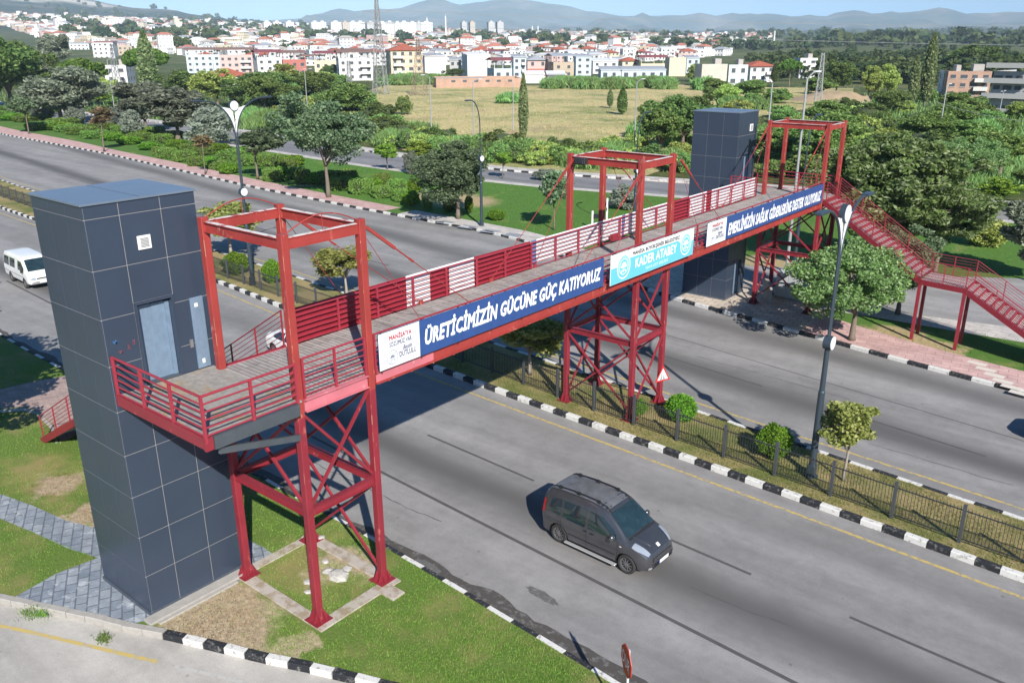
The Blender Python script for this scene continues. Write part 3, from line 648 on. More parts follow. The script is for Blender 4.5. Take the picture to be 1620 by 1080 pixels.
TM = tower("bridge_tower", "middle red lattice tower standing on the grassy median with a warning sign on its leg", lowx='xy', arc=False, **MT)
TR = tower("bridge_tower", "farthest red lattice tower beside the far staircase and a pale cabinet", lowx='xy', arc=False, **RT)
# floodlight on the middle tower, kept as its part
MB().box(-.25, .25, -.12, .12, -.12, .12).box(-.2, .2, -.16, -.12, -.09, .09).build("floodlight", M_BLKSTEEL, TM, loc=(-1.0, MT['y0']-MT['y1']+1.0, 10.25), bevel=.02)

# ---- tie rods from tower heads to the deck edges
def rod(x, y0, z0, y1, z1, thick=True, name="tie_rod", parent=None):
    a = Vector((x, y0, z0)); b = Vector((x, y1, z1)); d = b-a; mb = MB()
    if thick:
        mb.bar(a+d*.015, a+d*.20, .06, .08); mb.tube([a+d*.20, a+d*.30], .022, 6); mb.tube([a+d*.30, a+d*.33], .034, 6); mb.tube([a+d*.33, b], .013, 6)
    else: mb.tube([a, b], .009, 5)
    mb.box(x-.03, x+.03, y1-.08, y1+.08, z1-.12, z1+.06)
    return mb.build(name, M_RED2 if thick else M_RAILR, parent)
for T, D, dirs in ((TL, LT, (1,)), (TM, MT, (-1, 1)), (TR, RT, (-1,))):
    for s in dirs:
        y0 = (D['y1'] if s > 0 else D['y0'])+s*.14
        for X in (XF-.02, XB+.02):
            x_ = X-T.location.x; yy = y0-T.location.y
            rod(x_, yy, 10.3, yy+s*5.0, ZD+.08, True, parent=T); rod(x_, yy, 10.05, yy+s*2.4, ZD+.08, False, parent=T)

# ---- staircases
M_TREAD = pavers("stair_tread", (.46, .34, .33), (.56, .44, .42), (.10, .03, .035), 2.5, .075, pi/2, .018, .2)
def stairs(name, label, sgn, x0, ya, yb, skew, group="red steel staircases of the footbridge", legs=()):
    st = empty(name, (x0, 0, 0), label=label, cat="staircase", group=group)
    F = lambda u, s: ((ya if s == 0 else yb)+skew*u)         # y of either side at run u
    zl, u1, u2, u3 = 3.18, 5.75, 7.9, 13.75
    def X(u): return sgn*u
    for s in (0, 1):
        mb = MB()
        for (a, za), (b, zb) in (((.12, ZD-.12), (u1, zl-.12)), ((u1, zl-.12), (u2, zl-.12)), ((u2, zl-.12), (u3, -.02))):
            mb.bar((X(a), F(a, s), za), (X(b), F(b, s), zb), .08, .26)
        mb.build("stringer", M_RED, st)
        pts = [(X(.2), F(.2, s), ZD), (X(u1), F(u1, s), zl), (X(u2), F(u2, s), zl), (X(u3-.2), F(u3-.2, s), .1)]
        railing(st, pts, nr=7, post_every=1.45, off=.12, r=.011, pr=.02)
    n1 = 19
    for k in range(n1):
        u = .15+(u1-.15)*(k+.5)/n1; z = ZD-(ZD-zl)*(k+1)/(n1+1)
        mb = MB(); d = .155; y0, y1 = F(u, 0)+.05, F(u, 1)-.05
        mb.add([(X(u-d), y0, z-.03), (X(u+d), y0, z-.03), (X(u+d), y1, z-.03), (X(u-d), y1, z-.03), (X(u-d), y0, z), (X(u+d), y0, z), (X(u+d), y1, z), (X(u-d), y1, z)],
               [(3, 2, 1, 0), (4, 5, 6, 7), (0, 1, 5, 4), (1, 2, 6, 5), (2, 3, 7, 6), (3, 0, 4, 7)]); mb.bar((X(u+d), y0, z-.015), (X(u+d), y1, z-.015), .03, .05, 1); mb.bar((X(u-d+.02), y0, z+.075), (X(u-d+.02), y1, z+.075), .012, .11, 1)
        mb.build("tread", [M_TREAD, M_RED], st)
    for k in range(n1):
        u = u2+(u3-u2)*(k+.5)/n1; z = zl-zl*(k+1)/(n1+1)
        mb = MB(); d = .155; y0, y1 = F(u, 0)+.05, F(u, 1)-.05
        mb.add([(X(u-d), y0, z-.03), (X(u+d), y0, z-.03), (X(u+d), y1, z-.03), (X(u-d), y1, z-.03), (X(u-d), y0, z), (X(u+d), y0, z), (X(u+d), y1, z), (X(u-d), y1, z)],
               [(3, 2, 1, 0), (4, 5, 6, 7), (0, 1, 5, 4), (1, 2, 6, 5), (2, 3, 7, 6), (3, 0, 4, 7)]); mb.bar((X(u+d), y0, z-.015), (X(u+d), y1, z-.015), .03, .05, 1); mb.bar((X(u-d+.02), y0, z+.075), (X(u-d+.02), y1, z+.075), .012, .11, 1)
        mb.build("tread", [M_TREAD, M_RED], st)
    mb = MB(); a, b = u1, u2
    mb.add([(X(a), F(a, 0)+.05, zl-.04), (X(b), F(b, 0)+.05, zl-.04), (X(b), F(b, 1)-.05, zl-.04), (X(a), F(a, 1)-.05, zl-.04), (X(a), F(a, 0)+.05, zl), (X(b), F(b, 0)+.05, zl), (X(b), F(b, 1)-.05, zl), (X(a), F(a, 1)-.05, zl)],
           [(3, 2, 1, 0), (4, 5, 6, 7), (0, 1, 5, 4), (1, 2, 6, 5), (2, 3, 7, 6), (3, 0, 4, 7)]).build("landing", M_TREAD, st)
    for s in (0, 1):
        MB().bar((X(a), F(a, 0), zl-.13), (X(a), F(a, 1), zl-.13), .08, .2).bar((X(b), F(b, 0), zl-.13), (X(b), F(b, 1), zl-.13), .08, .2).build("landing_beam", M_RED, st) if s == 0 else None
        for u in (a, b):
            o_ = .0 if s == 0 else -.85
            MB().box(-.075, .075, -.075, .075, 0, zl-.22).build("landing_leg", M_RED, st, loc=(X(u), F(u, s)+o_*(1 if s else 0), 0))
    return st
stairs("staircase", "red steel staircase with a landing on four posts at the bridge's far end", 1, XF+.1, 46.08, 48.1, -.17)
stairs("staircase", "red steel staircase going down behind the near dark lift shaft, mostly hidden", -1, XB-.1, 11.42, 13.5, 0.0)

# ------------------------------------------------------------------ lift shafts
M_CLAD = simple("slate_blue_cladding", (.050, .070, .108), .30, .30, var=.10, sc=.7)
M_JOINT = simple("pale_joint", (.34, .32, .31), .7)
M_ROOFM = simple("zinc_roof", (.22, .28, .36), .38, .5, var=.10, sc=1.2)
M_STEEL = simple("brushed_steel_film", (.20, .28, .38), .38, .25, var=.18, sc=6)
M_DARKGAP = simple("dark_gap", (.01, .01, .012), .8)
def lift(name, label, x0, x1, y0, y1, zt, rows, colsx, colsy, doors, vent, cat="lift shaft", side_w=.0):
    lf = empty(name, (x0, y0, 0), label=label, cat=cat, group="dark panel lift shafts at the bridge ends")
    ox, oy = x0, y0; W, D = x1-x0, y1-y0; g = .0065; th = .03
    core = MB()
    dy0, dy1 = doors[0][0]-oy, doors[0][1]-oy
    ci = .009
    core.box(ci, W-.28, ci, D-ci, .0, zt-.06)
    # core behind the door face, leaving the door recesses open
    def solid(ya, yb, za, zb): core.box(W-.28, W-ci, ya, yb, za, zb)
    solid(ci, dy0, 0, zt-.06); solid(dy1, D-ci, 0, zt-.06)
    zs = 0.
    for (_, _, za, zb) in sorted([(0, 0, d[2], d[3]) for d in doors]):
        if za > zs: solid(dy0, dy1, zs, za)
        zs = zb
    solid(dy0, dy1, zs, zt-.06)
    core.build("frame", M_JOINT, lf)
    mb = MB()
    rz = [rows[0]]+list(rows[1:])
    for a, b in zip(rz[:-1], rz[1:]):
        for c, d in zip(colsx[:-1], colsx[1:]):        # -Y face and +Y face
            mb.box(c-ox+g, d-ox-g, 0, th, a+g, b-g); mb.box(c-ox+g, d-ox-g, D-th, D, a+g, b-g)
        for c, d in zip(colsy[:-1], colsy[1:]):        # -X face
            mb.box(0, th-.002, max(c-oy+g, th), min(d-oy-g, D-th), a+g, b-g)
        for j, (c, d) in enumerate(zip(colsy[:-1], colsy[1:])):
            segs = [(a, b)]
            for dr in doors:
                if c >= dr[0]-.02 and d <= dr[1]+.02:
                    ns = []
                    for u, v in segs:
                        if v <= dr[2] or u >= dr[3]: ns.append((u, v))
                        else:
                            if u < dr[2]-.05: ns.append((u, dr[2]))
                            if v > dr[3]+.05: ns.append((dr[3], v))
                    segs = ns
            for u, v in segs: mb.box(W-th, W, max(c-oy+g, th+.002), min(d-oy-g, D-th-.002), u+g, v-g)
    mb.build("cladding", M_CLAD, lf, bevel=.004)
    MB().box(-.03, W+.03, -.03, D+.03, 0.0, .10).build("plinth", simple("lead_plinth", (.09, .11, .14), .5, .3), lf)
    MB().box(-.04, W+.04, -.04, D+.04, zt-.055, zt).box(.0, W, D*.5-.012, D*.5+.012, zt, zt+.012).build("roof", M_ROOFM, lf, bevel=.01)
    for dr in doors:
        a, b, za, zb = dr[0]-oy, dr[1]-oy, dr[2], dr[3]
        fr = MB(); e = .07
        fr.box(W-.26, W+.03, a-.0, a+e, za, zb).box(W-.26, W+.03, b-e, b, za, zb).box(W-.26, W+.03, a+e, b-e, zb-e, zb).box(W-.26, W-.25, a+e, b-e, za, zb-e, 1)
        f = fr.build("door_frame", [M_CLAD, M_DARKGAP], lf)
        m_ = (a+b)/2
        MB().box(W-.22, W-.19, a+e+.005, m_-.018, za+.03, zb-e-.09).build("door", M_STEEL, f)
        MB().box(W-.20, W-.17, m_-.02, b-e-.12, za+.03, zb-e-.09).build("door", M_STEEL, f)
        MB().box(W-.21, W-.12, b-e-.12, b-e-.01, za+.03, zb-e-.09).build("door_post", M_STEEL, f)
        MB().box(W-.24, W+.02, a+e, b-e, za, za+.03).build("sill", M_DKSTEEL, f)
    vx, vz, vs = vent
    v = MB().box(W+.002, W+.035, vx-oy-vs, vx-oy+vs, vz-vs, vz+vs); vo = v.build("vent", simple("white_plastic", (.72, .73, .72), .5), lf, bevel=.008)
    mb = MB()
    for k in range(7): mb.bar((W+.04, vx-oy-vs*.62, vz-vs*.6+k*vs*.2), (W+.04, vx-oy+vs*.62, vz-vs*.6+k*vs*.2), .012, vs*.09)
    mb.build("louvre", simple("vent_shadow_grey", (.2, .2, .2), .6), vo)
    return lf
rowsL = [.10, 1.22, 2.41, 3.60, 4.79, 5.99, 7.19, 8.38, 9.57, 10.78, 11.09]
x0, x1, y0, y1 = -22.25, -19.61, 8.55, 11.37
LL = lift("lift_shaft", "dark slate lift shaft nearest the camera with a pale stainless door onto the platform", x0, x1, y0, y1, 11.15, rowsL,
     [x0, x0+.9, x0+1.77, x1], [y0, 9.40, 10.44, y1], [(9.40, 10.44, 6.45, 8.62)], (9.9, 10.05, .17))
sp = MB().box(0, .05, 0, .36, 0, 1.93).build("control_panel", M_STEEL, LL, loc=(x1-x0+.004, 10.85-y0, 6.48), bevel=.006)
MB().box(0, .03, 0, .09, 0, .22).build("call_button", simple("button_silver", (.5, .5, .5), .3, .8), sp, loc=(.0, -.14, .62))
MB().box(0, .008, 0, .09, 0, .1).box(0, .008, .02, .1, -1.55, -1.43).build("paper_notice", M_WHITE_P, sp, loc=(.052, .10, 1.68))
# scribbled paint marks on the cladding
mb = MB(); rr = random.Random(3)
def scribble(mb, y, z, w, h, n, mi):
    pts = [(x1-x0+.006, y-y0+rr.uniform(0, w), z+rr.uniform(0, h)) for _ in range(n)]
    for p, q in zip(pts[:-1], pts[1:]): mb.bar(p, q, .012, .012, mi)
scribble(mb, 8.74, 7.72, .15, .13, 14, 0); scribble(mb, 9.06, 7.5, .12, .16, 12, 1); scribble(mb, 8.83, 7.45, .14, .08, 9, 1); scribble(mb, 9.2, 7.6, .1, .12, 9, 1)
mb.build("paint_scribble", [simple("blue_spray", (.05, .15, .34), .6), simple("red_spray", (.20, .07, .09), .6)], LL)
rowsR = [.10, 1.22, 2.41, 3.60, 4.79, 5.99, 7.19, 8.38, 9.57, 10.80]
x0r, x1r, y0r, y1r = -23.60, -20.76, 45.47, 47.98
LR = lift("lift_shaft", "dark slate lift shaft at the far end behind the white bridge screens", x0r, x1r, y0r, y1r, 10.88, rowsR,
     [x0r, x0r+.95, x0r+1.9, x1r], [y0r, 46.35, 47.4, y1r], [(46.35, 47.4, .05, 2.25), (46.35, 47.4, 6.45, 8.55)], (47.1, 9.95, .2))
# cable run on its side
MB().tube([(x1r-x0r+.05, 2.2, .2), (x1r-x0r+.05, 2.2, 10)], .02, 6).build("cable", M_BLKSTEEL, LR)

# ------------------------------------------------------------------ banners and lettering
def text_obj(s, mat_, parent, y0, y1, z0, z1, x, shear=0., bold=0., name="lettering", keep=False, ext=.003):
    cu = bpy.data.curves.new("t", 'FONT'); cu.body = s; cu.size = 1; cu.shear = shear; cu.offset = 0; cu.extrude = 0; cu.resolution_u = 2; cu.space_character = 1.0+bold*1.5
    to = bpy.data.objects.new("t", cu); COL.objects.link(to); dg = bpy.context.evaluated_depsgraph_get()
    me = bpy.data.meshes.new_from_object(to.evaluated_get(dg)); bpy.data.objects.remove(to)
    if bold > .012:          # heavier strokes: overlaid copies shifted round a small circle
        bm = bmesh.new(); bm.from_mesh(me); src = bm.verts[:]; base = [(v.co.copy()) for v in src]; fcs = [[v.index for v in f.verts] for f in bm.faces]
        for k in range(16):
            dx, dy = bold*.9*cos(2*pi*k/16), bold*.9*sin(2*pi*k/16); nv = [bm.verts.new((c.x+dx, c.y+dy, (k+1)*.0003)) for c in base]
            for f in fcs: bm.faces.new([nv[i] for i in f])
        bm.to_mesh(me); bm.free()
    n = len(me.vertices); co = np.empty(n*3, np.float32); me.vertices.foreach_get("co", co); co = co.reshape(-1, 3)
    mn, mx = co.min(0), co.max(0); sx = (y1-y0)/(mx[0]-mn[0]); sz = (z1-z0)/(mx[1]-mn[1])
    if keep: sx = sz = min(sx, sz)
    out = np.stack([x+co[:, 2], y0+(co[:, 0]-mn[0])*sx, z0+(co[:, 1]-mn[1])*sz], 1)
    me.vertices.foreach_set("co", out.astype(np.float32).ravel()); me.materials.clear(); me.materials.append(mat_); me.update(); me.name = name
    return link(name, me, parent)
def vinyl(name, col):
    t = NT(name); p = t.pos(); n = t.noise(t.scale(p, (1, 1, .35)), 1.6, 4, .6); c = t.mix(t.ramp(t.noise(p, 3, 6, .7), [(.3, 0.), (.7, 1.)]), tuple(x*.86 for x in col), tuple(min(1, x*1.06) for x in col))
    t.bump(n, .9, .06); return t.fin(c, .38)
M_BW = vinyl("banner_white", (.78, .79, .80)); M_BB = vinyl("banner_blue", (.030, .075, .235))
M_BC = simple("banner_cyan", (.13, .50, .70), .45, var=.05); M_NAVY = simple("ink_navy", (.05, .06, .14), .5); M_INKR = simple("ink_red", (.42, .02, .05), .5)
M_INKG = simple("ink_grey", (.25, .28, .36), .5); M_INKD = simple("ink_dark", (.02, .022, .03), .5); M_LW = simple("ink_white", (.85, .86, .86), .5, var=.02)
def ring(mb, x, cy, cz, r0, r1, mi=0, n=36):
    vs = [(x, cy+r*cos(2*pi*k/n), cz+r*sin(2*pi*k/n)) for r in (r0, r1) for k in range(n)]
    mb.add(vs, [(k, n+k, n+(k+1) % n, (k+1) % n) for k in range(n)], mi)
def disc(mb, x, cy, cz, r, mi=0, n=36):
    mb.add([(x, cy, cz)]+[(x, cy+r*cos(2*pi*k/n), cz+r*sin(2*pi*k/n)) for k in range(n)], [(0, 1+k, 1+(k+1) % n) for k in range(n)], mi)
def leaf(mb, x, cy, cz, ang, r0, r1, w, mi=0):
    pts = []
    for i in range(9):
        t_ = i/8; r = r0+(r1-r0)*t_; h = w*sin(pi*t_)**.7
        pts.append((r, h))
    P_ = [(r, h) for r, h in pts]+[(r, -h) for r, h in reversed(pts[1:-1])]
    vs = [(x, cy+r*cos(ang)-h*sin(ang), cz+r*sin(ang)+h*cos(ang)) for r, h in P_]; mb.add(vs, [tuple(range(len(vs)))], mi)
def emblem(parent, x, cy, cz, r, m_ring, m_bg, m_leaf):
    mb = MB(); disc(mb, x, cy, cz, r*.99, 1); ring(mb, x+.002, cy, cz, r*.90, r, 0); ring(mb, x+.002, cy, cz, r*.60, r*.66, 0)
    for k in range(26):      # lettering band reduced to ticks of the ring's text
        a = pi*(-.15+1.3*k/25); leaf(mb, x+.002, cy, cz, a, r*.70, r*.85, r*.022, 0)
    for k in range(5): leaf(mb, x+.003, cy, cz-.08*r, pi/2+(k-2)*.62, r*.06, r*.52, r*.10, 2)
    leaf(mb, x+.003, cy, cz, -pi/2, r*.05, r*.5, r*.05, 2)
    for s in (-1, 1): leaf(mb, x+.003, cy+s*r*.06, cz-.15*r, -pi/2+s*.8, r*.1, r*.45, r*.07, 2)
    mb.build("emblem", [m_ring, m_bg, m_leaf], parent)
def banner(label, x, y0, y1, z0, z1, m, name="banner"):
    b = MB().box(-.012, .012, y0, y1, z0, z1).build(name, m); b.location = (x, 0, 0)
    tag(b, label, "banner", "banners along the bridge railing")
    mb = MB()
    for yy in np.linspace(y0+.1, y1-.1, max(3, int((y1-y0)/1.2))): mb.box(-.02, .0135, yy-.015, yy+.015, z0-.05, z0-.001).box(-.02, .0135, yy-.015, yy+.015, z1+.001, z1+.02)
    mb.build("cord", M_BLKSTEEL, b); return b
def white_part(b, y0, ya, z0, z1, s):
    MB().box(.0125, .016, y0+.005, ya, z0+.005, z1-.005).build("white_field", M_BW, b)
    xx = .0185; w = ya-y0; h = z1-z0
    text_obj("MANİSA'YA", M_INKR, b, y0+.25*w, y0+.80*w, z0+.74*h, z0+.91*h, xx, bold=.04)
    text_obj("SÖZÜMÜZ VAR", M_NAVY, b, y0+.25*w, y0+.80*w, z0+.56*h, z0+.715*h, xx, bold=.02)
    text_obj("Besim", M_NAVY, b, y0+.57*w, y0+.80*w, z0+.37*h, z0+.50*h, xx, shear=.45, bold=.02)
    text_obj("DUTLULU", M_NAVY, b, y0+.48*w, y0+.90*w, z0+.20*h, z0+.35*h, xx, bold=.03)
    text_obj("MANİSA BÜYÜKŞEHİR BELEDİYE", M_INKG, b, y0+.49*w, y0+.90*w, z0+.145*h, z0+.18*h, xx); text_obj("BAŞKANI", M_INKG, b, y0+.62*w, y0+.76*w, z0+.09*h, z0+.125*h, xx)
    emblem(b, xx, y0+.31*w, z0+.27*h, .20*h, M_INKG, M_BW, M_INKG); MB().box(.017, .0175, y0+.455*w, y0+.46*w, z0+.13*h, z0+.47*h).build("divider", M_INKG, b)
b1 = banner("long blue banner on the near span starting ÜRETİCİMİZİN GÜCÜNE", XF+.20, 13.76, 24.36, 6.44, 7.46, M_BB)
white_part(b1, 13.76, 15.25, 6.44, 7.46, 1)
text_obj("ÜRETİCİMİZİN GÜCÜNE GÜÇ KATIYORUZ", M_LW, b1, 15.45, 24.18, 6.60, 7.32, .015, shear=.22, bold=.045)
b2 = banner("white and light blue banner across the middle tower with two round emblems", XF+.34, 24.60, 30.75, 6.40, 7.50, M_BW)
mb = MB(); x_ = .0135; n = 24
vs = []
for i in range(n+1):
    yy = 24.61+(30.74-24.61)*i/n; tt = i/n
    zz = 6.40+1.1*(.62+(.10 if .03 < tt < .97 else .0)) if not (tt < .2 or tt > .8) else 6.40+1.1*.55
    vs += [(x_, yy, 6.405), (x_, yy, zz)]
mb.add(vs, [(2*i, 2*i+2, 2*i+3, 2*i+1) for i in range(n)]); mb.build("cyan_field", M_BC, b2)
text_obj("MANİSA BÜYÜKŞEHİR BELEDİYESİ", M_INKD, b2, 26.05, 29.55, 7.21, 7.43, .016, bold=.03)
text_obj("KADER ATABEY", M_LW, b2, 26.25, 29.35, 6.74, 7.10, .018, bold=.02)
text_obj("YAYA ÜST GEÇİDİ", M_LW, b2, 27.0, 28.7, 6.50, 6.66, .018, bold=.008)
emblem(b2, .019, 25.45, 6.95, .45, M_LW, M_BC, M_LW); emblem(b2, .019, 30.10, 6.95, .45, M_LW, M_BC, M_LW)
b3 = banner("long blue banner on the far span starting EMEKLİMİZİN SAĞLIK", XF+.20, 32.22, 45.62, 6.40, 7.42, M_BB)
white_part(b3, 32.22, 34.02, 6.40, 7.42, 1)
text_obj("EMEKLİMİZİN SAĞLIK GİDERLERİNE DESTEK OLUYORUZ", M_LW, b3, 34.25, 45.4, 6.55, 7.27, .015, shear=.22, bold=.045)
# plain white board on the back of the railing near the far end
wb = MB().box(XB+.09, XB+.11, 40.2, 41.3, ZD+.0, ZD+.35).build("notice_board", M_BW); tag(wb, "small blank white board standing on the far span of the bridge deck", "board")
wb.location = (3.1, -1.5, .55)
# warning triangle on the middle tower
ws = MB(); c_ = Vector((XF-.12, MT['y1']-.02, 1.25))
tri = lambda r, x: [(x, r*cos(pi/2+k*2*pi/3), r*sin(pi/2+k*2*pi/3)) for k in range(3)]
ws.add(tri(.47, 0)+tri(.47, -.02), [(0, 1, 2), (5, 4, 3), (0, 3, 4, 1), (1, 4, 5, 2), (2, 5, 3, 0)], 0); ws.add(tri(.34, .004), [(0, 1, 2)], 1)
w_ = ws.build("warning_sign", [simple("sign_red", (.55, .03, .03), .4), M_BW]); w_.location = c_; w_.rotation_euler = (0, 0, -.35)
tag(w_, "red bordered white triangular pedestrian warning sign on the middle tower leg", "road sign")
mb = MB()
for dy in (-.09, .06):
    mb.add([(.007, dy+.03*cos(t_), .05+.03*sin(t_)) for t_ in np.linspace(0, 2*pi, 9)[:-1]], [tuple(range(8))])
    mb.quad((.007, dy-.03, .01), (.007, dy+.03, .01), (.007, dy+.02, -.09), (.007, dy-.02, -.09)); mb.quad((.007, dy-.03, -.09), (.007, dy+.0, -.09), (.007, dy-.02, -.18), (.007, dy-.06, -.18)); mb.quad((.007, dy, -.09), (.007, dy+.03, -.09), (.007, dy+.07, -.17), (.007, dy+.04, -.18))
mb.build("pictogram", M_INKD, w_)

o = MB().box(-19.58, -19.22, 8.3, 11.25, -.05, .07).box(-19.20, -19.08, 8.5, 10.9, -.05, .04).build('lift_kerb', M_KCONC, bevel=.01); tag(o, kind='structure')
# ------------------------------------------------------------------ foundation, stones, cabinet
mb = MB(); a, b, c, d = -19.6, -15.5, 10.95, 13.95
mb.box(a, b, c+.05, c+.42, -.1, .035).box(a, b, d-.46, d-.06, -.1, .03).box(b-.40, b, c+.42, d-.46, -.1, .033).box(a+.05, a+.40, c+.42, d-.46, -.1, .028).box(b-.02, b+.5, 13.1, 13.55, -.1, .06)
tag(mb.build("foundation_slab", worn("soiled_footing", (.42, .375, .33), (.30, .24, .17), .47, 2.4), bevel=.012), "weathered concrete footing frame under the nearest bridge tower", "concrete footing")
for i, (px, py, s) in enumerate([(535, 912, .34), (520, 905, .2), (548, 902, .2), (487, 922, .14), (488, 938, .12), (508, 852, .13), (515, 890, .14), (1125, 0, 0)]):
    if not s: continue
    x, y = G(px, py); mb = MB(); rr = random.Random(i); mb.sphere((0, 0, 0), s, 0, 7, 5, .38)
    mb.v = [(u*rr.uniform(.75, 1.2), v*rr.uniform(.6, 1.0), w*rr.uniform(.8, 1.1)) for u, v, w in mb.v]
    o = mb.build("rubble_stone", simple("pale_rubble", (.46, .44, .41), .9, var=.3, sc=14) if i == 0 else bpy.data.materials["pale_rubble"], loc=(x, y, .05)); o.rotation_euler = (0, 0, i)
    tag(o, ["largest pale broken slab lying inside the nearest tower's footing", "flat pale stone at the left of the largest slab", "pale stone just behind the largest slab", "small pale stone by the footing's left rail", "smallest pale stone nearest the front tower foot", "pale stone at the back corner of the footing", "pale stone between the slab and the footing's far side"][i], "stone", "broken stones inside the tower footing")
cx, cy = G(1243, 474); cb = empty("utility_cabinet", (cx, cy, 0), -.1, "pale grey electrical cabinet behind the far bridge tower", "cabinet")
M_CAB = simple("cabinet_grey", (.50, .54, .54), .5, objc=True)
MB().box(-.75, .75, 0, .55, .12, 1.55).build("housing", M_CAB, cb, bevel=.02); MB().box(-.8, .8, -.05, .6, 1.55, 1.62).build("lid", M_CAB, cb, bevel=.01)
for s in (-1, 1):
    dd = MB().box(-.34, .34, -.02, 0, .2, 1.5).build("door", M_CAB, cb, loc=(s*.36, 0, 0), bevel=.005); MB().box(-.03, .03, -.04, -.02, .8, .95).build("handle", M_BLKSTEEL, dd, loc=(-s*.28, 0, 0))
MB().box(-.8, .8, -.02, .62, 0, .12).build("base", M_KCONC, cb)
x, y = G(1205, 478); o = MB().box(-.1, .1, -.9, .9, 0, 1.15).build("low_wall", M_KCONC, loc=(x, y+.7, 0)); o.rotation_euler = (0, 0, .6); tag(o, "low pale concrete wall beside the far tower and the cabinet", "wall")
# stop sign at the bottom edge
sx_, sy_ = -7.58, 13.27
ss = empty("stop_sign", (sx_, sy_, 0), label="dark red octagonal DUR stop sign seen nearly edge-on at the roadside", cat="road sign")
MB().tube([(0, 0, 0), (0, 0, 2.1)], .03, 8).build("pole", simple("sign_pole_white", (.7, .7, .7), .4, .3), ss)
mb = MB(); oc = lambda r, x: [(x, r*cos(pi/8+k*pi/4), 1.82+r*sin(pi/8+k*pi/4)) for k in range(8)]
mb.add(oc(.38, .04)+oc(.38, .06), [tuple(range(7, -1, -1)), tuple(range(8, 16))]+[(k, (k+1) % 8, 8+(k+1) % 8, 8+k) for k in range(8)])
pl = mb.build("plate", simple("stop_red", (.42, .025, .02), .45), ss); text_obj("DUR", M_LW, pl, -.26, .26, 1.66, 1.96, .064, bold=.01)
pl.rotation_euler = (0, 0, 0); ss.rotation_euler = (0, 0, radians(229))
# ------------------------------------------------------------------ street furniture
def px_of(x, y, z):
    d = np.array([x, y, z-HCAM]); w = d @ _fw; return 810+FPX*(d @ _rt)/w, 540-FPX*(d @ _up)/w
def height_at(x, y, py):
    lo, hi = 0., 60.
    for _ in range(40):
        m = (lo+hi)/2
        if px_of(x, y, m)[1] > py: lo = m
        else: hi = m
    return lo
M_LAMP = simple("slate_lamp_paint", (.055, .078, .10), .38, .4, var=.08, objc=True)
M_LAMPW = simple("white_lamp_panel", (.72, .73, .74), .4, objc=True)
M_LGREY = simple("galvanised_pole", (.40, .41, .41), .5, .35, objc=True)
def pierced():
    t = NT("pierced_white_panel"); p = t.obj(); v = t.n("ShaderNodeTexVoronoi"); v.inputs["Scale"].default_value = 6; v.feature = 'F1'; t.l(p, v.inputs["Vector"])
    return t.fin(t.mix(t.ramp(v.outputs["Distance"], [(.16, 1.), (.2, 0.)]), (.72, .73, .74), (.10, .12, .13)), .5)
M_PIERCE = pierced()
def deco_lamp(px, py, s, label, arms=(-1, 1), rz=0.0, xy=None):
    x, y = xy or G(px, py)
    L = empty("street_lamp", (x, y, 0), rz, label, "street lamp", "slate blue street lamps along the dual carriageway")
    mb = MB(); mb.lathe([(0, 0), (.24, 0), (.24, .03), (.125, .05), (.115, 3.6*s), (.095, 3.65*s), (.085, 5.5*s)], 12); mb.build("pole", M_LAMP, L, smooth=False)
    MB().box(-.14, .14, -.14, .14, 0, .5*s).build("pole_base", M_LAMP, L, bevel=.02)
    MB().lathe([(0, -.13), (.24, -.13), (.24, .13), (0, .13)], 18, (.02, 0, 5.6*s), 'x').build("collar", M_LAMP, L)
    MB().lathe([(0, .135), (.235, .135), (.235, .155), (0, .155)], 18, (.02, 0, 5.6*s), 'x').build("disc", M_LAMPW, L)
    zf = (8.45 if len(arms) == 2 else 7.9)*s
    two = len(arms) == 2
    for a in arms:
        pts = [(0, a*.055, 5.6*s), (0, a*.06, zf)]
        for i in range(1, 13):
            t_ = i/12*(pi/2)*1.02; pts.append((0, a*(.06+1.95*s*(1-cos(t_))**1.0*.98), zf+2.35*s*sin(t_)**.8))
        pts = [(p[0], p[1]*(1 if two else .55), p[2]) for p in pts]
        ar = MB().tube(pts, .045, 8).build("arm", M_LAMP, L)
        e = pts[-1]
        MB().box(-.13, .13, min(0, a*.6), max(0, a*.6), -.05, .05).build("lamp_head", M_LAMP, ar, loc=(0, e[1], e[2]+.02), bevel=.02)
        if two:
            ins = [(0, p[1]*.93, p[2]) for p in pts[1:9]]; ax_ = [(0, 0, zf+.05)]+[(0, a*.03, zf+(pts[8][2]-zf)*(.25+.07*i)) for i in range(6)]
            poly = ins+[(0, a*.10, pts[8][2]-.15*s), (0, a*.03, zf+1.0*s)]
            MB().add([(-.015, p[1], p[2]) for p in poly]+[(.015, p[1], p[2]) for p in poly], [tuple(range(len(poly))), tuple(reversed(range(len(poly), 2*len(poly))))]).build("pierced_panel", M_PIERCE, L)
    if two:
        MB().lathe([(0, -.09), (.30, -.09), (.30, .09), (0, .09)], 20, (0, 0, zf+2.0*s), 'x').build("top_disc_rim", M_LAMP, L); MB().lathe([(0, .095), (.28, .095), (.28, .11), (0, .11)], 20, (0, 0, zf+2.0*s), 'x').build("disc", M_LAMPW, L)
    return L
deco_lamp(1283, 752, .90, "slate blue twin arm street lamp on the median at right, nearest the camera")
deco_lamp(400, 450, 1.06, "slate blue twin arm street lamp on the median behind the nearest red tower")
deco_lamp(762, 357, 1.0, "slate blue street lamp with one hooked arm left of the middle tower", arms=(-1,))
deco_lamp(1002, 372, .92, "slate blue street lamp with one hooked arm behind the middle tower", arms=(1,))
deco_lamp(0, 0, 1.0, "slate blue hooked street lamp half hidden behind the farthest tower", arms=(1,), xy=(-19.5, 52.8))
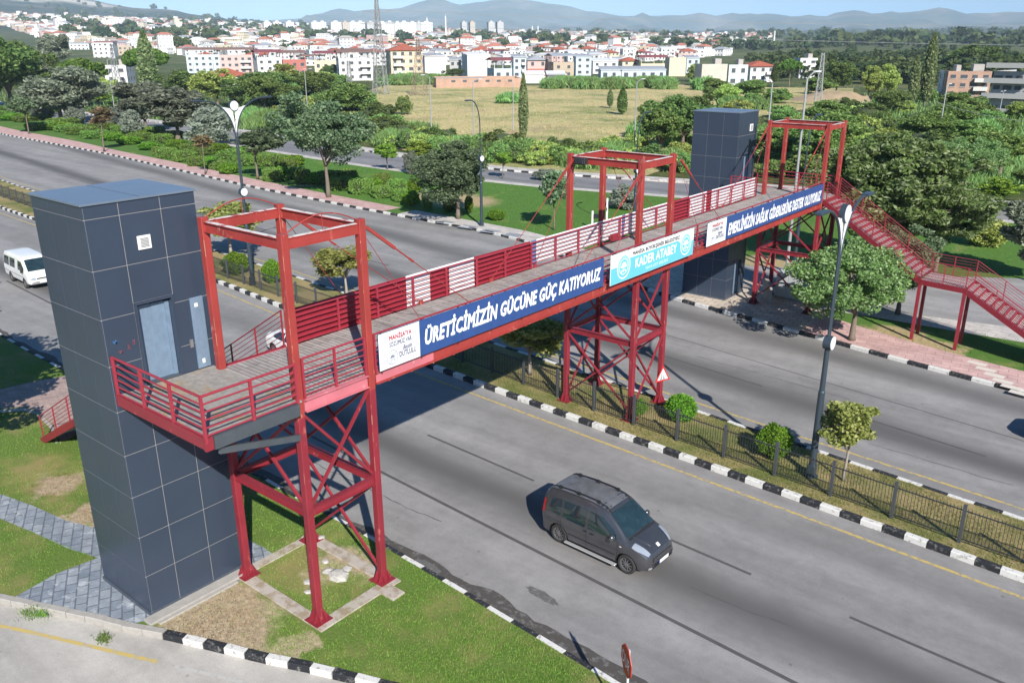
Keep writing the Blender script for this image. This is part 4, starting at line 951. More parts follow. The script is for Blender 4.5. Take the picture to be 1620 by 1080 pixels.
def plain_lamp(px, py, top, label, arms=(1,), xy=None, rz=0., r=.09, al=1.6):
    x, y = xy or G(px, py); h = height_at(x, y, top)
    L = empty("lamp_pole", (x, y, 0), rz, label, "lamp pole", "plain grey lamp poles beside the back street")
    MB().tube([(0, 0, 0), (0, 0, h*.5), (0, 0, h)], [r*1.3, r, r*.7], 8).build("pole", M_LGREY, L)
    for a in arms:
        ar = MB().tube([(0, 0, h-.05), (0, a*al*.5, h+.28), (0, a*al, h+.38)], r*.5, 6).build("arm", M_LGREY, L)
        MB().box(-.14, .14, -.35, .35, -.05, .05).build("lamp_head", M_LAMPW, ar, loc=(0, a*al, h+.36), bevel=.02)
for a in [(313, 165, 100, "grey lamp pole left of its neighbour above the silvery shrubs", (1,)), (345, 168, 95, "second grey lamp pole above the silvery shrubs, right of its neighbour", (-1,)),
          (478, 165, 112, "grey twin arm lamp pole above the dark broad tree", (-1, 1)), (487, 178, 112, "grey lamp pole standing close behind the broad dark tree", (1,)),
          (683, 217, 122, "slim grey lamp pole in front of the dry field, left one", (-1,)), (750, 232, 130, "slim grey lamp pole in front of the dry field near the hooked lamp", (1,)),
          (1003, 240, 130, "tall pale lamp pole behind the middle red tower", (1,)), (1207, 290, 132, "pale lamp pole between the far lift shaft and the far tower", (-1,)),
          (1244, 430, 124, "tall pale lamp pole seen through the farthest red tower", (1,)), (1480, 248, 138, "leaning looking grey lamp pole among the scrub at right", (1,)), (1580, 185, 147, "thin grey lamp pole before the brick apartment block", (-1, 1)), (182, 178, 95, "thin grey pole beside the umbrella pine at far left", (1,)),
          (70, 125, 82, "twin wooden power pole left one above the dark trees", ()), (812, 205, 130, "thin bare pole standing in the dry field", ())]:
    plain_lamp(a[0], a[1], a[2], a[3], a[4])
# ---- median fence
M_FENCE = simple("charcoal_fence", (.045, .048, .052), .5, .3, objc=True)
M_FPOST = simple("grey_fence_post", (.085, .092, .10), .5, .3, objc=True)
FNC = lambda x: np.interp(x, [-130, -90.8, -87, -48, -40, -25, -17.9, -11.7, -3.4, 60], [36, 33.2, 32.9, 29.75, 29.1, 27.95, 27.25, 26.75, 26.08, 22.3])
fe = empty("median_fence", (0, 0, 0), label="charcoal metal railing fence with vertical bars running along the median", cat="fence")
post_me = MB().box(-.05, .05, -.05, .05, 0, 1.32).mesh("post", M_FPOST)
mb = MB(); Lp = 2.05
mb.box(.05, Lp-.05, -.015, .015, 1.10, 1.135).box(.05, Lp-.05, -.015, .015, .14, .17)
for k in range(19): xx = .05+(Lp-.1)*(k+.5)/19; mb.box(xx-.007, xx+.007, -.007, .007, .12, 1.22)
panel_me = mb.mesh("fence_panel", M_FENCE)
x = -118.0
while x < 24:
    y = float(FNC(x)); x2 = x+Lp; y2 = float(FNC(x2)); a = atan2(y2-y, x2-x)
    o = link("post", post_me, fe, (x, y, 0)); o.rotation_euler = (0, 0, a)
    o = link("fence_panel", panel_me, fe, (x, y, 0)); o.rotation_euler = (0, 0, a)
    x += Lp*cos(a)
# two white posts with speakers on the lawn
for i, (px, py, top) in enumerate([(1036, 378, 318), (935, 366, 342)]):
    x, y = G(960 if i == 0 else 937, 348 if i == 0 else 362); h = 1.9 if i == 0 else 1.5
    L = empty("lawn_post", (x, y, 0), .4, ["taller white post with a small black floodlight on the lawn", "shorter white post with a black box on the lawn"][i], "post")
    MB().box(-.07, .07, -.07, .07, 0, h).build("post", M_LAMPW, L); MB().box(.1, .45, -.12, .12, h-.6, h-.25).build("floodlight", M_BLKSTEEL, L, bevel=.02)

# ------------------------------------------------------------------ vehicles
M_TYRE = simple("tyre_rubber", (.028, .027, .026), .85, objc=True); M_RIM = simple("alloy_rim", (.28, .28, .29), .35, .7, objc=True)
def glass_mat():
    t = NT("dark_car_glass"); t.b.inputs["Coat Weight"].default_value = .5; return t.fin((.014, .026, .032), .04, 0, .9)
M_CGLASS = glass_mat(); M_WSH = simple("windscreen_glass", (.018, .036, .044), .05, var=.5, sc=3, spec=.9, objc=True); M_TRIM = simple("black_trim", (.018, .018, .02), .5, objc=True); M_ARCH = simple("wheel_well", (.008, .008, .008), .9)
M_HEAD = simple("headlight_glass", (.50, .54, .60), .12, .5, objc=True); M_TAIL = simple("tail_light_red", (.40, .01, .01), .2, objc=True); M_PLATE = simple("plate_white", (.75, .75, .75), .4, objc=True)
def car(name, label, loc, rz, st, paint, Rw=.31, axles=(-1.27, 1.25), track=.74, wins=(), wsh=None, extras=None, rails=False, rim=None, roofp=None, step=False, tail=None, heads=None, cat="car", group=None, seams=()):
    C = empty(name, loc, rz, label, cat, group)
    st = np.array(st, float); N = 90; xs = np.linspace(st[0, 0], st[-1, 0], N)
    # crowd stations at both ends so the ends stay rounded
    u = np.linspace(0, 1, N); u = .5-.5*np.cos(pi*u); xs = st[0, 0]+(st[-1, 0]-st[0, 0])*u
    cols = [np.interp(xs, st[:, 0], st[:, i]) for i in range(1, 7)]
    for i in range(6):
        c = cols[i].copy()
        for _ in range(2): c[1:-1] = (c[:-2]+2*c[1:-1]+c[2:])/4
        cols[i] = c
    zb, zm, zt, wl, wb, wt = cols; vs = []; fs = []; sec = []
    for i in range(N):
        a = [(0, zb[i]), (wl[i]*.55, zb[i]), (wl[i]*.9, zb[i]+.01), (wl[i]*.985, zb[i]+.06), (wl[i], zb[i]+.13), (wl[i]+.012, zb[i]*.5+zm[i]*.5), (wb[i]+.004, zm[i]-.06), (wb[i], zm[i])]
        H = zt[i]-zm[i]
        a += [(wb[i]+(wt[i]-wb[i])*t+.018*sin(pi*t), zm[i]+H*(t*.93)) for t in (.2, .4, .6, .8)]
        a += [(wt[i]-.005, zm[i]+H*.93), (wt[i]*.94, zm[i]+H*.975), (wt[i]*.8, zm[i]+H*.99), (wt[i]*.45, zt[i]), (0, zt[i])]
        full = [(y, z) for y, z in a]+[(-y, z) for y, z in reversed(a[1:-1])]; sec = full
        vs += [(xs[i], y, z) for y, z in full]
    n = len(sec); fs = [(i*n+k, i*n+(k+1) % n, (i+1)*n+(k+1) % n, (i+1)*n+k) for i in range(N-1) for k in range(n)]
    fs += [tuple(reversed(range(n))), tuple(range((N-1)*n, N*n))]
    me = bpy.data.meshes.new("b"); me.from_pydata(vs, [], fs); me.update()
    bm = bmesh.new(); bm.from_mesh(me); bmesh.ops.recalc_face_normals(bm, faces=bm.faces[:]); bvh = BVHTree.FromBMesh(bm); bm.to_mesh(me); bm.free()
    tmp = bpy.data.objects.new("tmp_body", me); COL.objects.link(tmp)
    cut = MB()
    for ax in axles:
        for s in (-1, 1):
            pr = [(0, .42), (Rw+.065, .42), (Rw+.065, 1.2), (0, 1.2)]; cut.lathe(pr, 28, (ax, 0, Rw), 'y') if s > 0 else cut.lathe([(r, -h) for r, h in reversed(pr)], 28, (ax, 0, Rw), 'y')
    co = cut.build("cut", M_ARCH); bmc = bmesh.new(); bmc.from_mesh(co.data); bmesh.ops.remove_doubles(bmc, verts=bmc.verts[:], dist=1e-5); bmesh.ops.recalc_face_normals(bmc, faces=bmc.faces[:]); bmc.to_mesh(co.data); bmc.free()
    md = tmp.modifiers.new("b", 'BOOLEAN'); md.object = co; md.operation = 'DIFFERENCE'; md.solver = 'EXACT'
    dg = bpy.context.evaluated_depsgraph_get(); m2 = bpy.data.meshes.new_from_object(tmp.evaluated_get(dg))
    bpy.data.objects.remove(tmp); bpy.data.objects.remove(co)
    m2.materials.clear(); m2.materials.append(paint); m2.materials.append(M_ARCH); m2.materials.append(M_TRIM)
    for p in m2.polygons:
        c = p.center; w_ = 0
        for ax in axles:
            if abs(sqrt((c.x-ax)**2+(c.z-Rw)**2)-(Rw+.065)) < .02 and abs(p.normal.y) < .3 and abs(c.y) > .4: w_ = 1
            if sqrt((c.x-ax)**2+(c.z-Rw)**2) < Rw+.06 and abs(c.y) < .5: w_ = 1
        p.material_index = w_; p.use_smooth = (w_ == 0)
    m2.name = "body"; body = link("body", m2, C)
    try: m2.set_sharp_from_angle(angle=radians(38))
    except Exception: pass
    def side(sg, x, z, off):
        h = bvh.ray_cast(Vector((x, sg*3, z)), Vector((0, -sg, 0)))
        if h[0] is None: return Vector((x, sg*.6, z))
        return h[0]+h[1]*off
    def top(x, y, off):
        h = bvh.ray_cast(Vector((x, y, 4)), Vector((0, 0, -1)))
        return (h[0]+h[1]*off) if h[0] is not None else Vector((x, y, .5))
    def endp(sg, y, z, off):
        h = bvh.ray_cast(Vector((sg*5, y, z)), Vector((-sg, 0, 0)))
        return (h[0]+h[1]*off) if h[0] is not None else Vector((sg*1.9, y, z))
    def patch(name, fn, nu, nv, m, par=C, flip=False):
        vs = [fn(i/nu, j/nv) for i in range(nu+1) for j in range(nv+1)]
        fs = [(i*(nv+1)+j, (i+1)*(nv+1)+j, (i+1)*(nv+1)+j+1, i*(nv+1)+j+1) for i in range(nu) for j in range(nv)]
        if flip: fs = [tuple(reversed(f)) for f in fs]
        return MB().add(vs, fs).build(name, m, par, smooth=True)
    for sg in (-1, 1):
        for w in wins:           # (list of (x, zlow, zhigh))
            w = np.array(w)
            def fn(u, v, w=w, off=.008):
                x = w[0, 0]+(w[-1, 0]-w[0, 0])*u; a = np.interp(x, w[:, 0], w[:, 1]); b = np.interp(x, w[:, 0], w[:, 2]); return side(sg, x, a+(b-a)*v, off)
            patch("side_window", fn, 14, 6, M_CGLASS, flip=(sg > 0))
        for sx_ in seams:        # polylines (x,z)
            for (xa, za), (xb_, zb_) in zip(sx_[:-1], sx_[1:]):
                d = Vector((xb_-xa, 0, zb_-za)).normalized(); nn = Vector((-d.z, 0, d.x))*.006
                nst = max(2, int(Vector((xb_-xa, zb_-za)).length/.1)); vs = []
                for i in range(nst+1):
                    x = xa+(xb_-xa)*i/nst; z = za+(zb_-za)*i/nst; vs += [side(sg, x+nn.x, z+nn.z, .003), side(sg, x-nn.x, z-nn.z, .003)]
                MB().add(vs, [(2*i, 2*i+1, 2*i+3, 2*i+2) for i in range(nst)]).build("door_seam", M_TRIM, body)
    if wsh:
        for k, (x0, x1, hw0, hw1) in enumerate(wsh):
            def fn(u, v): x = x0+(x1-x0)*u; hw = hw0+(hw1-hw0)*u; return top(x, -hw+2*hw*v, .008)
            patch("windscreen" if k == 0 else "rear_window", fn, 12, 10, M_WSH if k == 0 else M_CGLASS)
    # wheels
    for ax in axles:
        for sg in (-1, 1):
            wv = MB(); w0, w1 = track-.10, track+.09
            pr = [(Rw*.62, w0), (Rw*.93, w0), (Rw, w0+.03), (Rw, w1-.03), (Rw*.93, w1), (Rw*.70, w1-.005), (Rw*.68, w1-.03)]
            if sg < 0: pr = [(r, -h) for r, h in pr]
            wh = wv.lathe(pr, 28, (0, 0, 0), 'y').build("wheel", M_TYRE, C, smooth=True, loc=(ax, 0, Rw))
            rm = MB(); y_ = sg*(w1-.02); rm.lathe([(Rw*.69, sg*(w1-.09)), (Rw*.69, y_), (Rw*.62, y_), (Rw*.60, sg*(w1-.06))], 28, (0, 0, 0), 'y')
            for k in range(10 if rim != 'steel' else 7):
                a = 2*pi*k/(10 if rim != 'steel' else 7); rm.bar((Rw*.1*cos(a), y_-sg*.01, Rw*.1*sin(a)), (Rw*.66*cos(a), y_-sg*.015, Rw*.66*sin(a)), .026 if rim != 'steel' else .055, .02, up=(0, 1, 0))
            rm.lathe([(0, y_), (Rw*.16, y_), (Rw*.16, y_-sg*.03)], 12, (0, 0, 0), 'y'); rm.build("rim", M_RIM, wh)
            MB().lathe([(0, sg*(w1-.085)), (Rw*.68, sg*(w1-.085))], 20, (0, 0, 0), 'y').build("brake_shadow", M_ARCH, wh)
    if rails:
        for sg in (-1, 1):
            pts = [top(x, sg*.50, z) for x, z in ((-1.72, .02), (-1.6, .07), (-.9, .085), (-.1, .085), (.30, .06), (.48, .01))]; r_ = MB().tube(pts, .017, 6)
            for x in (-1.45, -.75, .0): q = top(x, sg*.50, .0); r_.box(q.x-.05, q.x+.05, q.y-.028, q.y+.028, q.z-.01, q.z+.1)
            r_.build("roof_rail", M_TRIM, C)
    if extras: extras(C, body, side, top, endp, patch)
    return C
def fior_extras(C, body, side, top, endp, patch):
    for sg in (-1, 1):
        def hl(u, v):
            x = 1.40+(1.86-1.40)*u; y0 = .50+.12*(1-u); y1 = .80-.20*u**2; return top(x, sg*(y0+(y1-y0)*v)-sg*.0, .012)
        patch("headlight", hl, 8, 6, M_HEAD, flip=(sg < 0))
        patch("tail_light", lambda u, v: side(sg, -1.90+.10*u, .92+.42*v, .012), 3, 6, M_TAIL, flip=(sg > 0))
        m = MB(); m.sphere((0, 0, 0), .5, 0, 12, 8); m.v = [(a*.16, b*.22, c*.24) for a, b, c in m.v]; q = side(sg, .80, 1.03, .1); m.build("mirror", M_CARP, C, smooth=True, loc=q)
        MB().box(-.95, .95, -.06, .06, -.02, .02).build("side_step", simple("alloy_step", (.55, .55, .54), .35, .5) if sg < 0 else bpy.data.materials["alloy_step"], C, loc=(0, sg*.91, .22), bevel=.01)
        for x in (.02, -.22): q = side(sg, x, .86, .015); MB().box(-.07, .07, -.012, .012, -.018, .018).build("door_handle", M_TRIM, C, loc=q, bevel=.005)
        patch("side_badge", lambda u, v: side(sg, 1.02+.07*u, .84+.03*v, .006), 2, 1, M_PLATE, flip=(sg > 0))
    patch("grille", lambda u, v: endp(1, -.50+1.0*u, .54+.10*v, .010), 12, 4, M_TRIM)
    for k in range(3): patch("grille_bar", lambda u, v: endp(1, -.46+.92*u, .555+.028*k+.008*v, .018), 10, 1, M_CHROME)
    for sg in (-1, 1): patch("fog_lamp", lambda u, v: endp(1, sg*(.56+.10*u), .34+.07*v, .012), 3, 3, M_HEAD, flip=(sg < 0))
    for sg in (-1, 1):
        pts = [top(1.22+.5*t_, sg*(.46-.16*t_), .004) for t_ in np.linspace(0, 1, 8)]; MB().tube(pts, .008, 4).build("bonnet_crease", M_CARP, C)
    pts = [top(1.86+.0*t_, -.40+.8*t_, .003) for t_ in np.linspace(0, 1, 12)]; MB().tube(pts, .006, 4).build("bonnet_edge", M_TRIM, C)
    for sg in (-1, 1):
        pts = [top(x_, sg*.60, .003) for x_ in np.linspace(-1.75, .40, 14)]; MB().tube(pts, .008, 4).build("roof_gutter", M_TRIM, C)
        pts = [side(sg, x_, .50, .006) for x_ in np.linspace(-.88, .86, 14)]; MB().tube(pts, .014, 5).build("door_moulding", M_TRIM, C)
    patch("bumper_opening", lambda u, v: endp(1, -.55+1.1*u, .33+.08*v, .010), 10, 2, M_TRIM)
    patch("number_plate", lambda u, v: endp(1, -.26+.52*u, .40+.11*v, .03), 3, 2, M_PLATE)
    patch("plate_band", lambda u, v: endp(1, -.26+.045*u, .40+.11*v, .033), 1, 1, simple("plate_blue", (.02, .08, .4), .4))
    patch("emblem", lambda u, v: top(1.74+.10*u, -.06+.12*v, .008), 2, 2, M_PLATE)
    # wiper and cowl
    q = [top(1.20, y, .02) for y in (-.55, -.3, 0)]; MB().tube(q, .008, 4).build("wiper", M_TRIM, C); q = [top(1.18, y, .02) for y in (0.05, .3, .5)]; MB().tube(q, .008, 4).build("wiper", M_TRIM, C)
    patch("roof_skin", lambda u, v: top(-1.74+2.10*u, -.55+1.1*v, .003), 14, 8, simple("dusty_roof_paint", (.17, .172, .18), .42, .3, var=.45, sc=3.5, coat=.2, objc=True))
    patch("cowl", lambda u, v: top(1.19+.07*u, -.66+1.32*v, .006), 2, 12, M_TRIM)
M_CHROME = simple("grille_chrome", (.35, .35, .36), .3, .8, objc=True)
M_CARP = simple("charcoal_car_paint", (.11, .112, .122), .24, .65, var=.30, sc=2.2, coat=.8, objc=True)
FIO = [(-1.98, .40, .72, .95, .60, .66, .60), (-1.96, .30, .80, 1.25, .72, .78, .64), (-1.90, .24, .90, 1.55, .80, .84, .64), (-1.78, .22, .95, 1.68, .83, .86, .64), (-1.3, .21, .96, 1.73, .84, .865, .65), (-.5, .21, .96, 1.75, .84, .865, .66),
       (.1, .21, .96, 1.73, .84, .865, .66), (.38, .21, .96, 1.66, .84, .865, .66), (.62, .21, .97, 1.52, .84, .86, .665), (.95, .21, .98, 1.27, .84, .86, .69), (1.20, .21, .96, 1.06, .84, .85, .72), (1.45, .22, .90, .99, .83, .82, .66), (1.70, .24, .80, .90, .80, .76, .56), (1.88, .27, .66, .78, .72, .66, .48), (1.96, .31, .52, .62, .60, .54, .40), (1.99, .36, .44, .50, .5, .44, .32)]
A = Vector((*G(884, 857, RZ), 0)); B = Vector((*G(991, 907, RZ), 0)); d = (B-A).normalized(); cen = (A+B)/2+Vector((-d.y, d.x, 0))*.80
rzc = atan2(d.y, d.x)
WF = [[(-1.66, 1.07, 1.12), (-1.60, 1.03, 1.44), (-1.2, .98, 1.56), (-1.17, 1.0, 1.50)], [(-1.10, .97, 1.56), (-.25, .94, 1.60)], [(-.14, .94, 1.60), (.42, .97, 1.56), (.85, 1.02, 1.22), (.93, 1.03, 1.10)]]
# keep side glass inside the pillars
WF = [[(-1.62, 1.16, 1.20), (-1.58, 1.05, 1.44), (-1.22, .99, 1.50), (-1.19, 1.02, 1.46)], [(-1.10, .99, 1.50), (-.25, .97, 1.52)], [(-.14, .98, 1.52), (.32, .99, 1.48), (.70, 1.02, 1.26), (.90, 1.05, 1.10)]]
car("minivan", "charcoal small minivan with black roof rails driving in the nearest lane", (cen.x, cen.y, RZ+.001), rzc, FIO, M_CARP, wins=WF, wsh=[(.48, 1.17, .56, .68), (-1.965, -1.90, .5, .5)], extras=fior_extras, rails=True, cat="minivan",
    seams=[[(-1.15, .30), (-1.15, .98)], [(-.19, .28), (-.19, .95)], [(.92, .35), (.95, .98)], [(-1.15, .30), (-.9, .26), (.85, .26), (.92, .35)], [(-1.7, .80), (-1.18, .78)]])
# white minibus
M_VANW = simple("white_van_paint", (.74, .74, .73), .3, 0, var=.06, coat=.4, objc=True)
VAN = [(-2.3, .42, .85, 1.3, .70, .76, .68), (-2.27, .36, .92, 1.75, .78, .81, .68), (-2.18, .34, .98, 1.90, .81, .83, .68), (-1.5, .33, .99, 1.97, .82, .835, .69), (.3, .33, .99, 1.97, .82, .835, .69), (1.0, .33, .99, 1.92, .82, .835, .69), (1.25, .33, .99, 1.78, .82, .835, .70), (1.62, .33, 1.0, 1.42, .82, .83, .72), (1.95, .33, .96, 1.10, .82, .82, .72), (2.15, .34, .86, .98, .80, .78, .70), (2.28, .36, .70, .84, .76, .72, .62), (2.33, .42, .55, .66, .66, .6, .5)]
def van_extras(C, body, side, top, endp, patch):
    for sg in (-1, 1):
        patch("headlight", lambda u, v: endp(1, sg*(.42+.32*u), .66+.13*v, .012), 4, 3, M_HEAD, flip=(sg < 0))
        patch("trim_strip", lambda u, v: side(sg, -2.1+3.6*u, .70+.03*v, .006), 30, 1, M_TRIM, flip=(sg > 0))
        q = side(sg, 1.45, 1.15, .10); MB().box(-.04, .04, -.08, .08, -.12, .12).build("mirror", M_TRIM, C, loc=q, bevel=.02)
        patch("tail_light", lambda u, v: side(sg, -2.25+.08*u, .95+.35*v, .012), 2, 4, M_TAIL, flip=(sg > 0))
    patch("bumper", lambda u, v: endp(1, -.7+1.4*u, .40+.12*v, .02), 10, 2, simple("grey_bumper", (.25, .25, .26), .5))
    patch("grille", lambda u, v: endp(1, -.38+.76*u, .68+.08*v, .012), 8, 2, M_TRIM); patch("number_plate", lambda u, v: endp(1, -.25+.5*u, .44+.1*v, .035), 2, 1, M_PLATE)
xv, yv = G(47, 456, RZ)
car("minibus", "white minibus driving left of the near lift shaft", (xv-1.45, yv+.75, RZ+.001), radians(-4), VAN, M_VANW, Rw=.31, axles=(-1.15, 1.38), wins=[[(-2.1, 1.12, 1.66), (-1.15, 1.10, 1.68)], [(-1.0, 1.10, 1.68), (-.05, 1.10, 1.68)], [(.5, 1.10, 1.68), (1.05, 1.10, 1.66), (1.5, 1.12, 1.30)]],
    wsh=[(1.22, 1.90, .60, .68)], extras=van_extras, rim='steel', cat="minibus", seams=[[(-.0, .4), (-.0, 1.75)], [(1.1, .4), (1.1, 1.1)], [(.42, .4), (.42, 1.75)], [(-1.08, .9), (-1.08, 1.75)]])
# saloons
SAL = [(-2.1, .40, .72, .86, .66, .70, .55), (-2.07, .30, .80, .98, .78, .80, .60), (-1.95, .26, .86, 1.04, .84, .86, .62), (-1.55, .22, .90, 1.12, .86, .88, .62), (-1.2, .2, .92, 1.30, .87, .89, .60), (-.75, .2, .93, 1.43, .87, .89, .59), (-.2, .2, .93, 1.46, .87, .89, .59), (.25, .2, .93, 1.40, .87, .89, .60), (.65, .2, .93, 1.22, .87, .89, .63), (1.0, .2, .92, 1.02, .87, .88, .68), (1.4, .22, .85, .93, .86, .84, .62), (1.8, .24, .74, .84, .82, .76, .54), (2.03, .28, .58, .68, .72, .64, .42), (2.1, .36, .46, .52, .56, .5, .35)]
def sal_extras(C, body, side, top, endp, patch):
    for sg in (-1, 1):
        patch("headlight", lambda u, v: top(1.60+.32*u, sg*(.46+.26*v*(1-.4*u)), .012), 5, 4, M_HEAD, flip=(sg < 0)); patch("tail_light", lambda u, v: endp(-1, sg*(.45+.25*u), .70+.12*v, .012), 3, 3, M_TAIL, flip=(sg > 0))
        q = side(sg, .72, .96, .09); MB().box(-.07, .07, -.09, .09, -.06, .06).build("mirror", M_TRIM, C, loc=q, bevel=.02)
WS = [[(-1.25, 1.0, 1.10), (-.9, .98, 1.28), (-.35, .97, 1.34)], [(-.27, .97, 1.34), (.2, .97, 1.30), (.72, .98, 1.04)]]
SS = [[(-.31, .3), (-.31, .96)], [(.78, .34), (.78, .95)], [(-1.12, .5), (-1.12, .95)]]
xv, yv = G(432, 562, RZ)
car("car", "white hatchback passing under the bridge, seen through the stair railing", (xv+1.4, yv+.8, RZ+.001), radians(-4), SAL, M_VANW, axles=(-1.3, 1.32), track=.76, wins=WS, wsh=[(.34, .96, .54, .64), (-1.62, -1.0, .56, .52)], extras=sal_extras, seams=SS, group="cars on the dual carriageway")
xv, yv = G(1618, 700, RZ)
car("car", "black car just entering the far carriageway at the right edge", (xv+2.12, yv+.9, RZ+.001), radians(174), SAL, simple("black_car_paint", (.01, .01, .012), .3, coat=.5, objc=True), axles=(-1.3, 1.32), track=.76, wins=WS, wsh=[(.34, .96, .54, .64), (-1.62, -1.0, .56, .52)], extras=sal_extras, seams=SS, group="cars on the dual carriageway")
# ------------------------------------------------------------------ foliage
def leaf_mat(name, c0, c1, c2=None, trans=.42, bright=2.3):
    t = NT(name); g = t.n("ShaderNodeNewGeometry"); r = g.outputs["Random Per Island"]
    oi = t.n("ShaderNodeObjectInfo").outputs["Random"]
    c2 = c2 or tuple(min(1, x*1.35) for x in c1); c0, c1, c2 = [tuple(min(.8, x*bright) for x in c) for c in (c0, c1, c2)]
    col = t.ramp(r, [(0., c0), (.6, c1), (1., c2)])
    hs = t.n("ShaderNodeHueSaturation"); t.l(col, hs.inputs["Color"]); t.l(t.math('ADD', t.math('MULTIPLY', oi, .55), .72), hs.inputs["Value"]); t.l(t.math('ADD', t.math('MULTIPLY', oi, .045), .475), hs.inputs["Hue"])
    d = t.n("ShaderNodeBsdfDiffuse"); tr = t.n("ShaderNodeBsdfTranslucent"); t.l(hs.outputs[0], d.inputs[0]); t.l(hs.outputs[0], tr.inputs[0])
    mx = t.n("ShaderNodeMixShader"); mx.inputs[0].default_value = trans; t.l(d.outputs[0], mx.inputs[1]); t.l(tr.outputs[0], mx.inputs[2]); t.l(mx.outputs[0], t.out.inputs[0]); return t.mat
LM = dict(
 locust=leaf_mat("locust_leaf", (.030, .050, .026), (.060, .088, .045), (.11, .14, .085), bright=2.7),
 locustb=leaf_mat("bright_locust_leaf", (.045, .085, .025), (.085, .135, .045), (.17, .21, .12), bright=2.6),
 olive=leaf_mat("olive_leaf", (.10, .12, .085), (.17, .19, .135), (.26, .28, .21), bright=1.35),
 silver=leaf_mat("silver_leaf", (.15, .18, .14), (.22, .25, .20), (.30, .33, .27), bright=1.25),
 lime=leaf_mat("lime_leaf", (.09, .15, .018), (.15, .22, .035), (.24, .30, .07), bright=1.5),
 privet=leaf_mat("variegated_privet_leaf", (.13, .16, .04), (.25, .28, .08), (.36, .37, .16), bright=1.35),
 ball=leaf_mat("clipped_bush_leaf", (.03, .075, .008), (.07, .14, .015), (.13, .21, .03)),
 hedge=leaf_mat("hedge_leaf", (.030, .060, .012), (.065, .105, .022), (.11, .15, .045), bright=3.0),
 scrub=leaf_mat("scrub_leaf", (.035, .065, .018), (.070, .115, .032), (.13, .17, .06), bright=3.0),
 scruby=leaf_mat("yellowish_scrub_leaf", (.07, .10, .022), (.13, .165, .045), (.22, .25, .09), bright=3.0),
 pine=leaf_mat("pine_needles", (.022, .060, .012), (.050, .105, .020), (.085, .15, .035), .2),
 dark=leaf_mat("dark_tree_leaf", (.022, .040, .012), (.052, .080, .024), (.095, .125, .045), bright=2.9),
 poplar=leaf_mat("poplar_leaf", (.05, .075, .030), (.10, .125, .055), (.17, .19, .10)),
 reed=leaf_mat("reed_leaf", (.07, .13, .035), (.12, .20, .065), (.20, .28, .12), bright=2.0),
 autumn=leaf_mat("rusty_leaf", (.06, .06, .03), (.13, .10, .05), (.20, .14, .08)),
)
M_BARK = simple("grey_bark", (.17, .135, .105), .9, var=.3, sc=9, objc=True); M_BARKP = simple("pale_bark", (.30, .26, .22), .9, var=.25, sc=9, objc=True)
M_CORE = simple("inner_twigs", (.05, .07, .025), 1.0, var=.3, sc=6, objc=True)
def leaves(cen, n, size, rng, up=.35, elong=1.6, droop=0.):
    """rhombic leaf cards at points cen (N,3)"""
    N = len(cen); a = rng.normal(size=(N, 3)); a[:, 2] = a[:, 2]*.7-droop; a /= np.linalg.norm(a, axis=1)[:, None]
    b = rng.normal(size=(N, 3)); b -= (b*a).sum(1)[:, None]*a; b /= np.linalg.norm(b, axis=1)[:, None]
    s = size*rng.uniform(.6, 1.25, (N, 1)); A = a*s*elong*.5; B = b*s*.5
    return np.stack([cen-A, cen+B, cen+A, cen-B], 1)
def clumped(env, k, n, rc, rng, shell=.55, flat=.75):
    """points of n leaves in k clumps; env(u) maps unit-ball points to the crown"""
    d = rng.normal(size=(k, 3)); d /= np.linalg.norm(d, axis=1)[:, None]; r = rng.uniform(shell**3, 1, (k, 1))**(1/3); c = env(d*r)
    w = rng.uniform(.5, 1.3, k); w /= w.sum(); cnt = rng.multinomial(n, w); out = []
    for i in range(k):
        e = rng.normal(size=(cnt[i], 3)); e /= np.linalg.norm(e, axis=1)[:, None]; q = rng.uniform(.25, 1, (cnt[i], 1))**.5*rc*rng.uniform(.7, 1.35)
        p = c[i]+e*q*np.array([1, 1, flat]); out.append(p)
    return np.concatenate(out), c
def trunk_mb(h, r, limbs, rng, lean=(0, 0), m=None):
    mb = MB(); pts = [(lean[0]*t*h*t, lean[1]*t*h*t, h*t) for t in (0, .15, .4, .7, 1)]; mb.tube(pts, [r*1.35, r, r*.85, r*.7, r*.5], 8)
    top = Vector(pts[-1])
    for c in limbs:
        c = Vector(c); s = Vector(pts[3]).lerp(top, rng.uniform(0, 1)); mid = s.lerp(c, .5)+Vector((0, 0, .12*(c-s).length)); mb.tube([s, mid, c], [r*.42, r*.25, r*.08], 5)
    return mb
PROTO = {}
def proto(kind, var, build):
    key = (kind, var)
    if key not in PROTO: PROTO[key] = build(np.random.default_rng(hash_(kind)*10+var))
    return PROTO[key]
def hash_(s): return sum((i+1)*ord(c) for i, c in enumerate(s)) % 9973
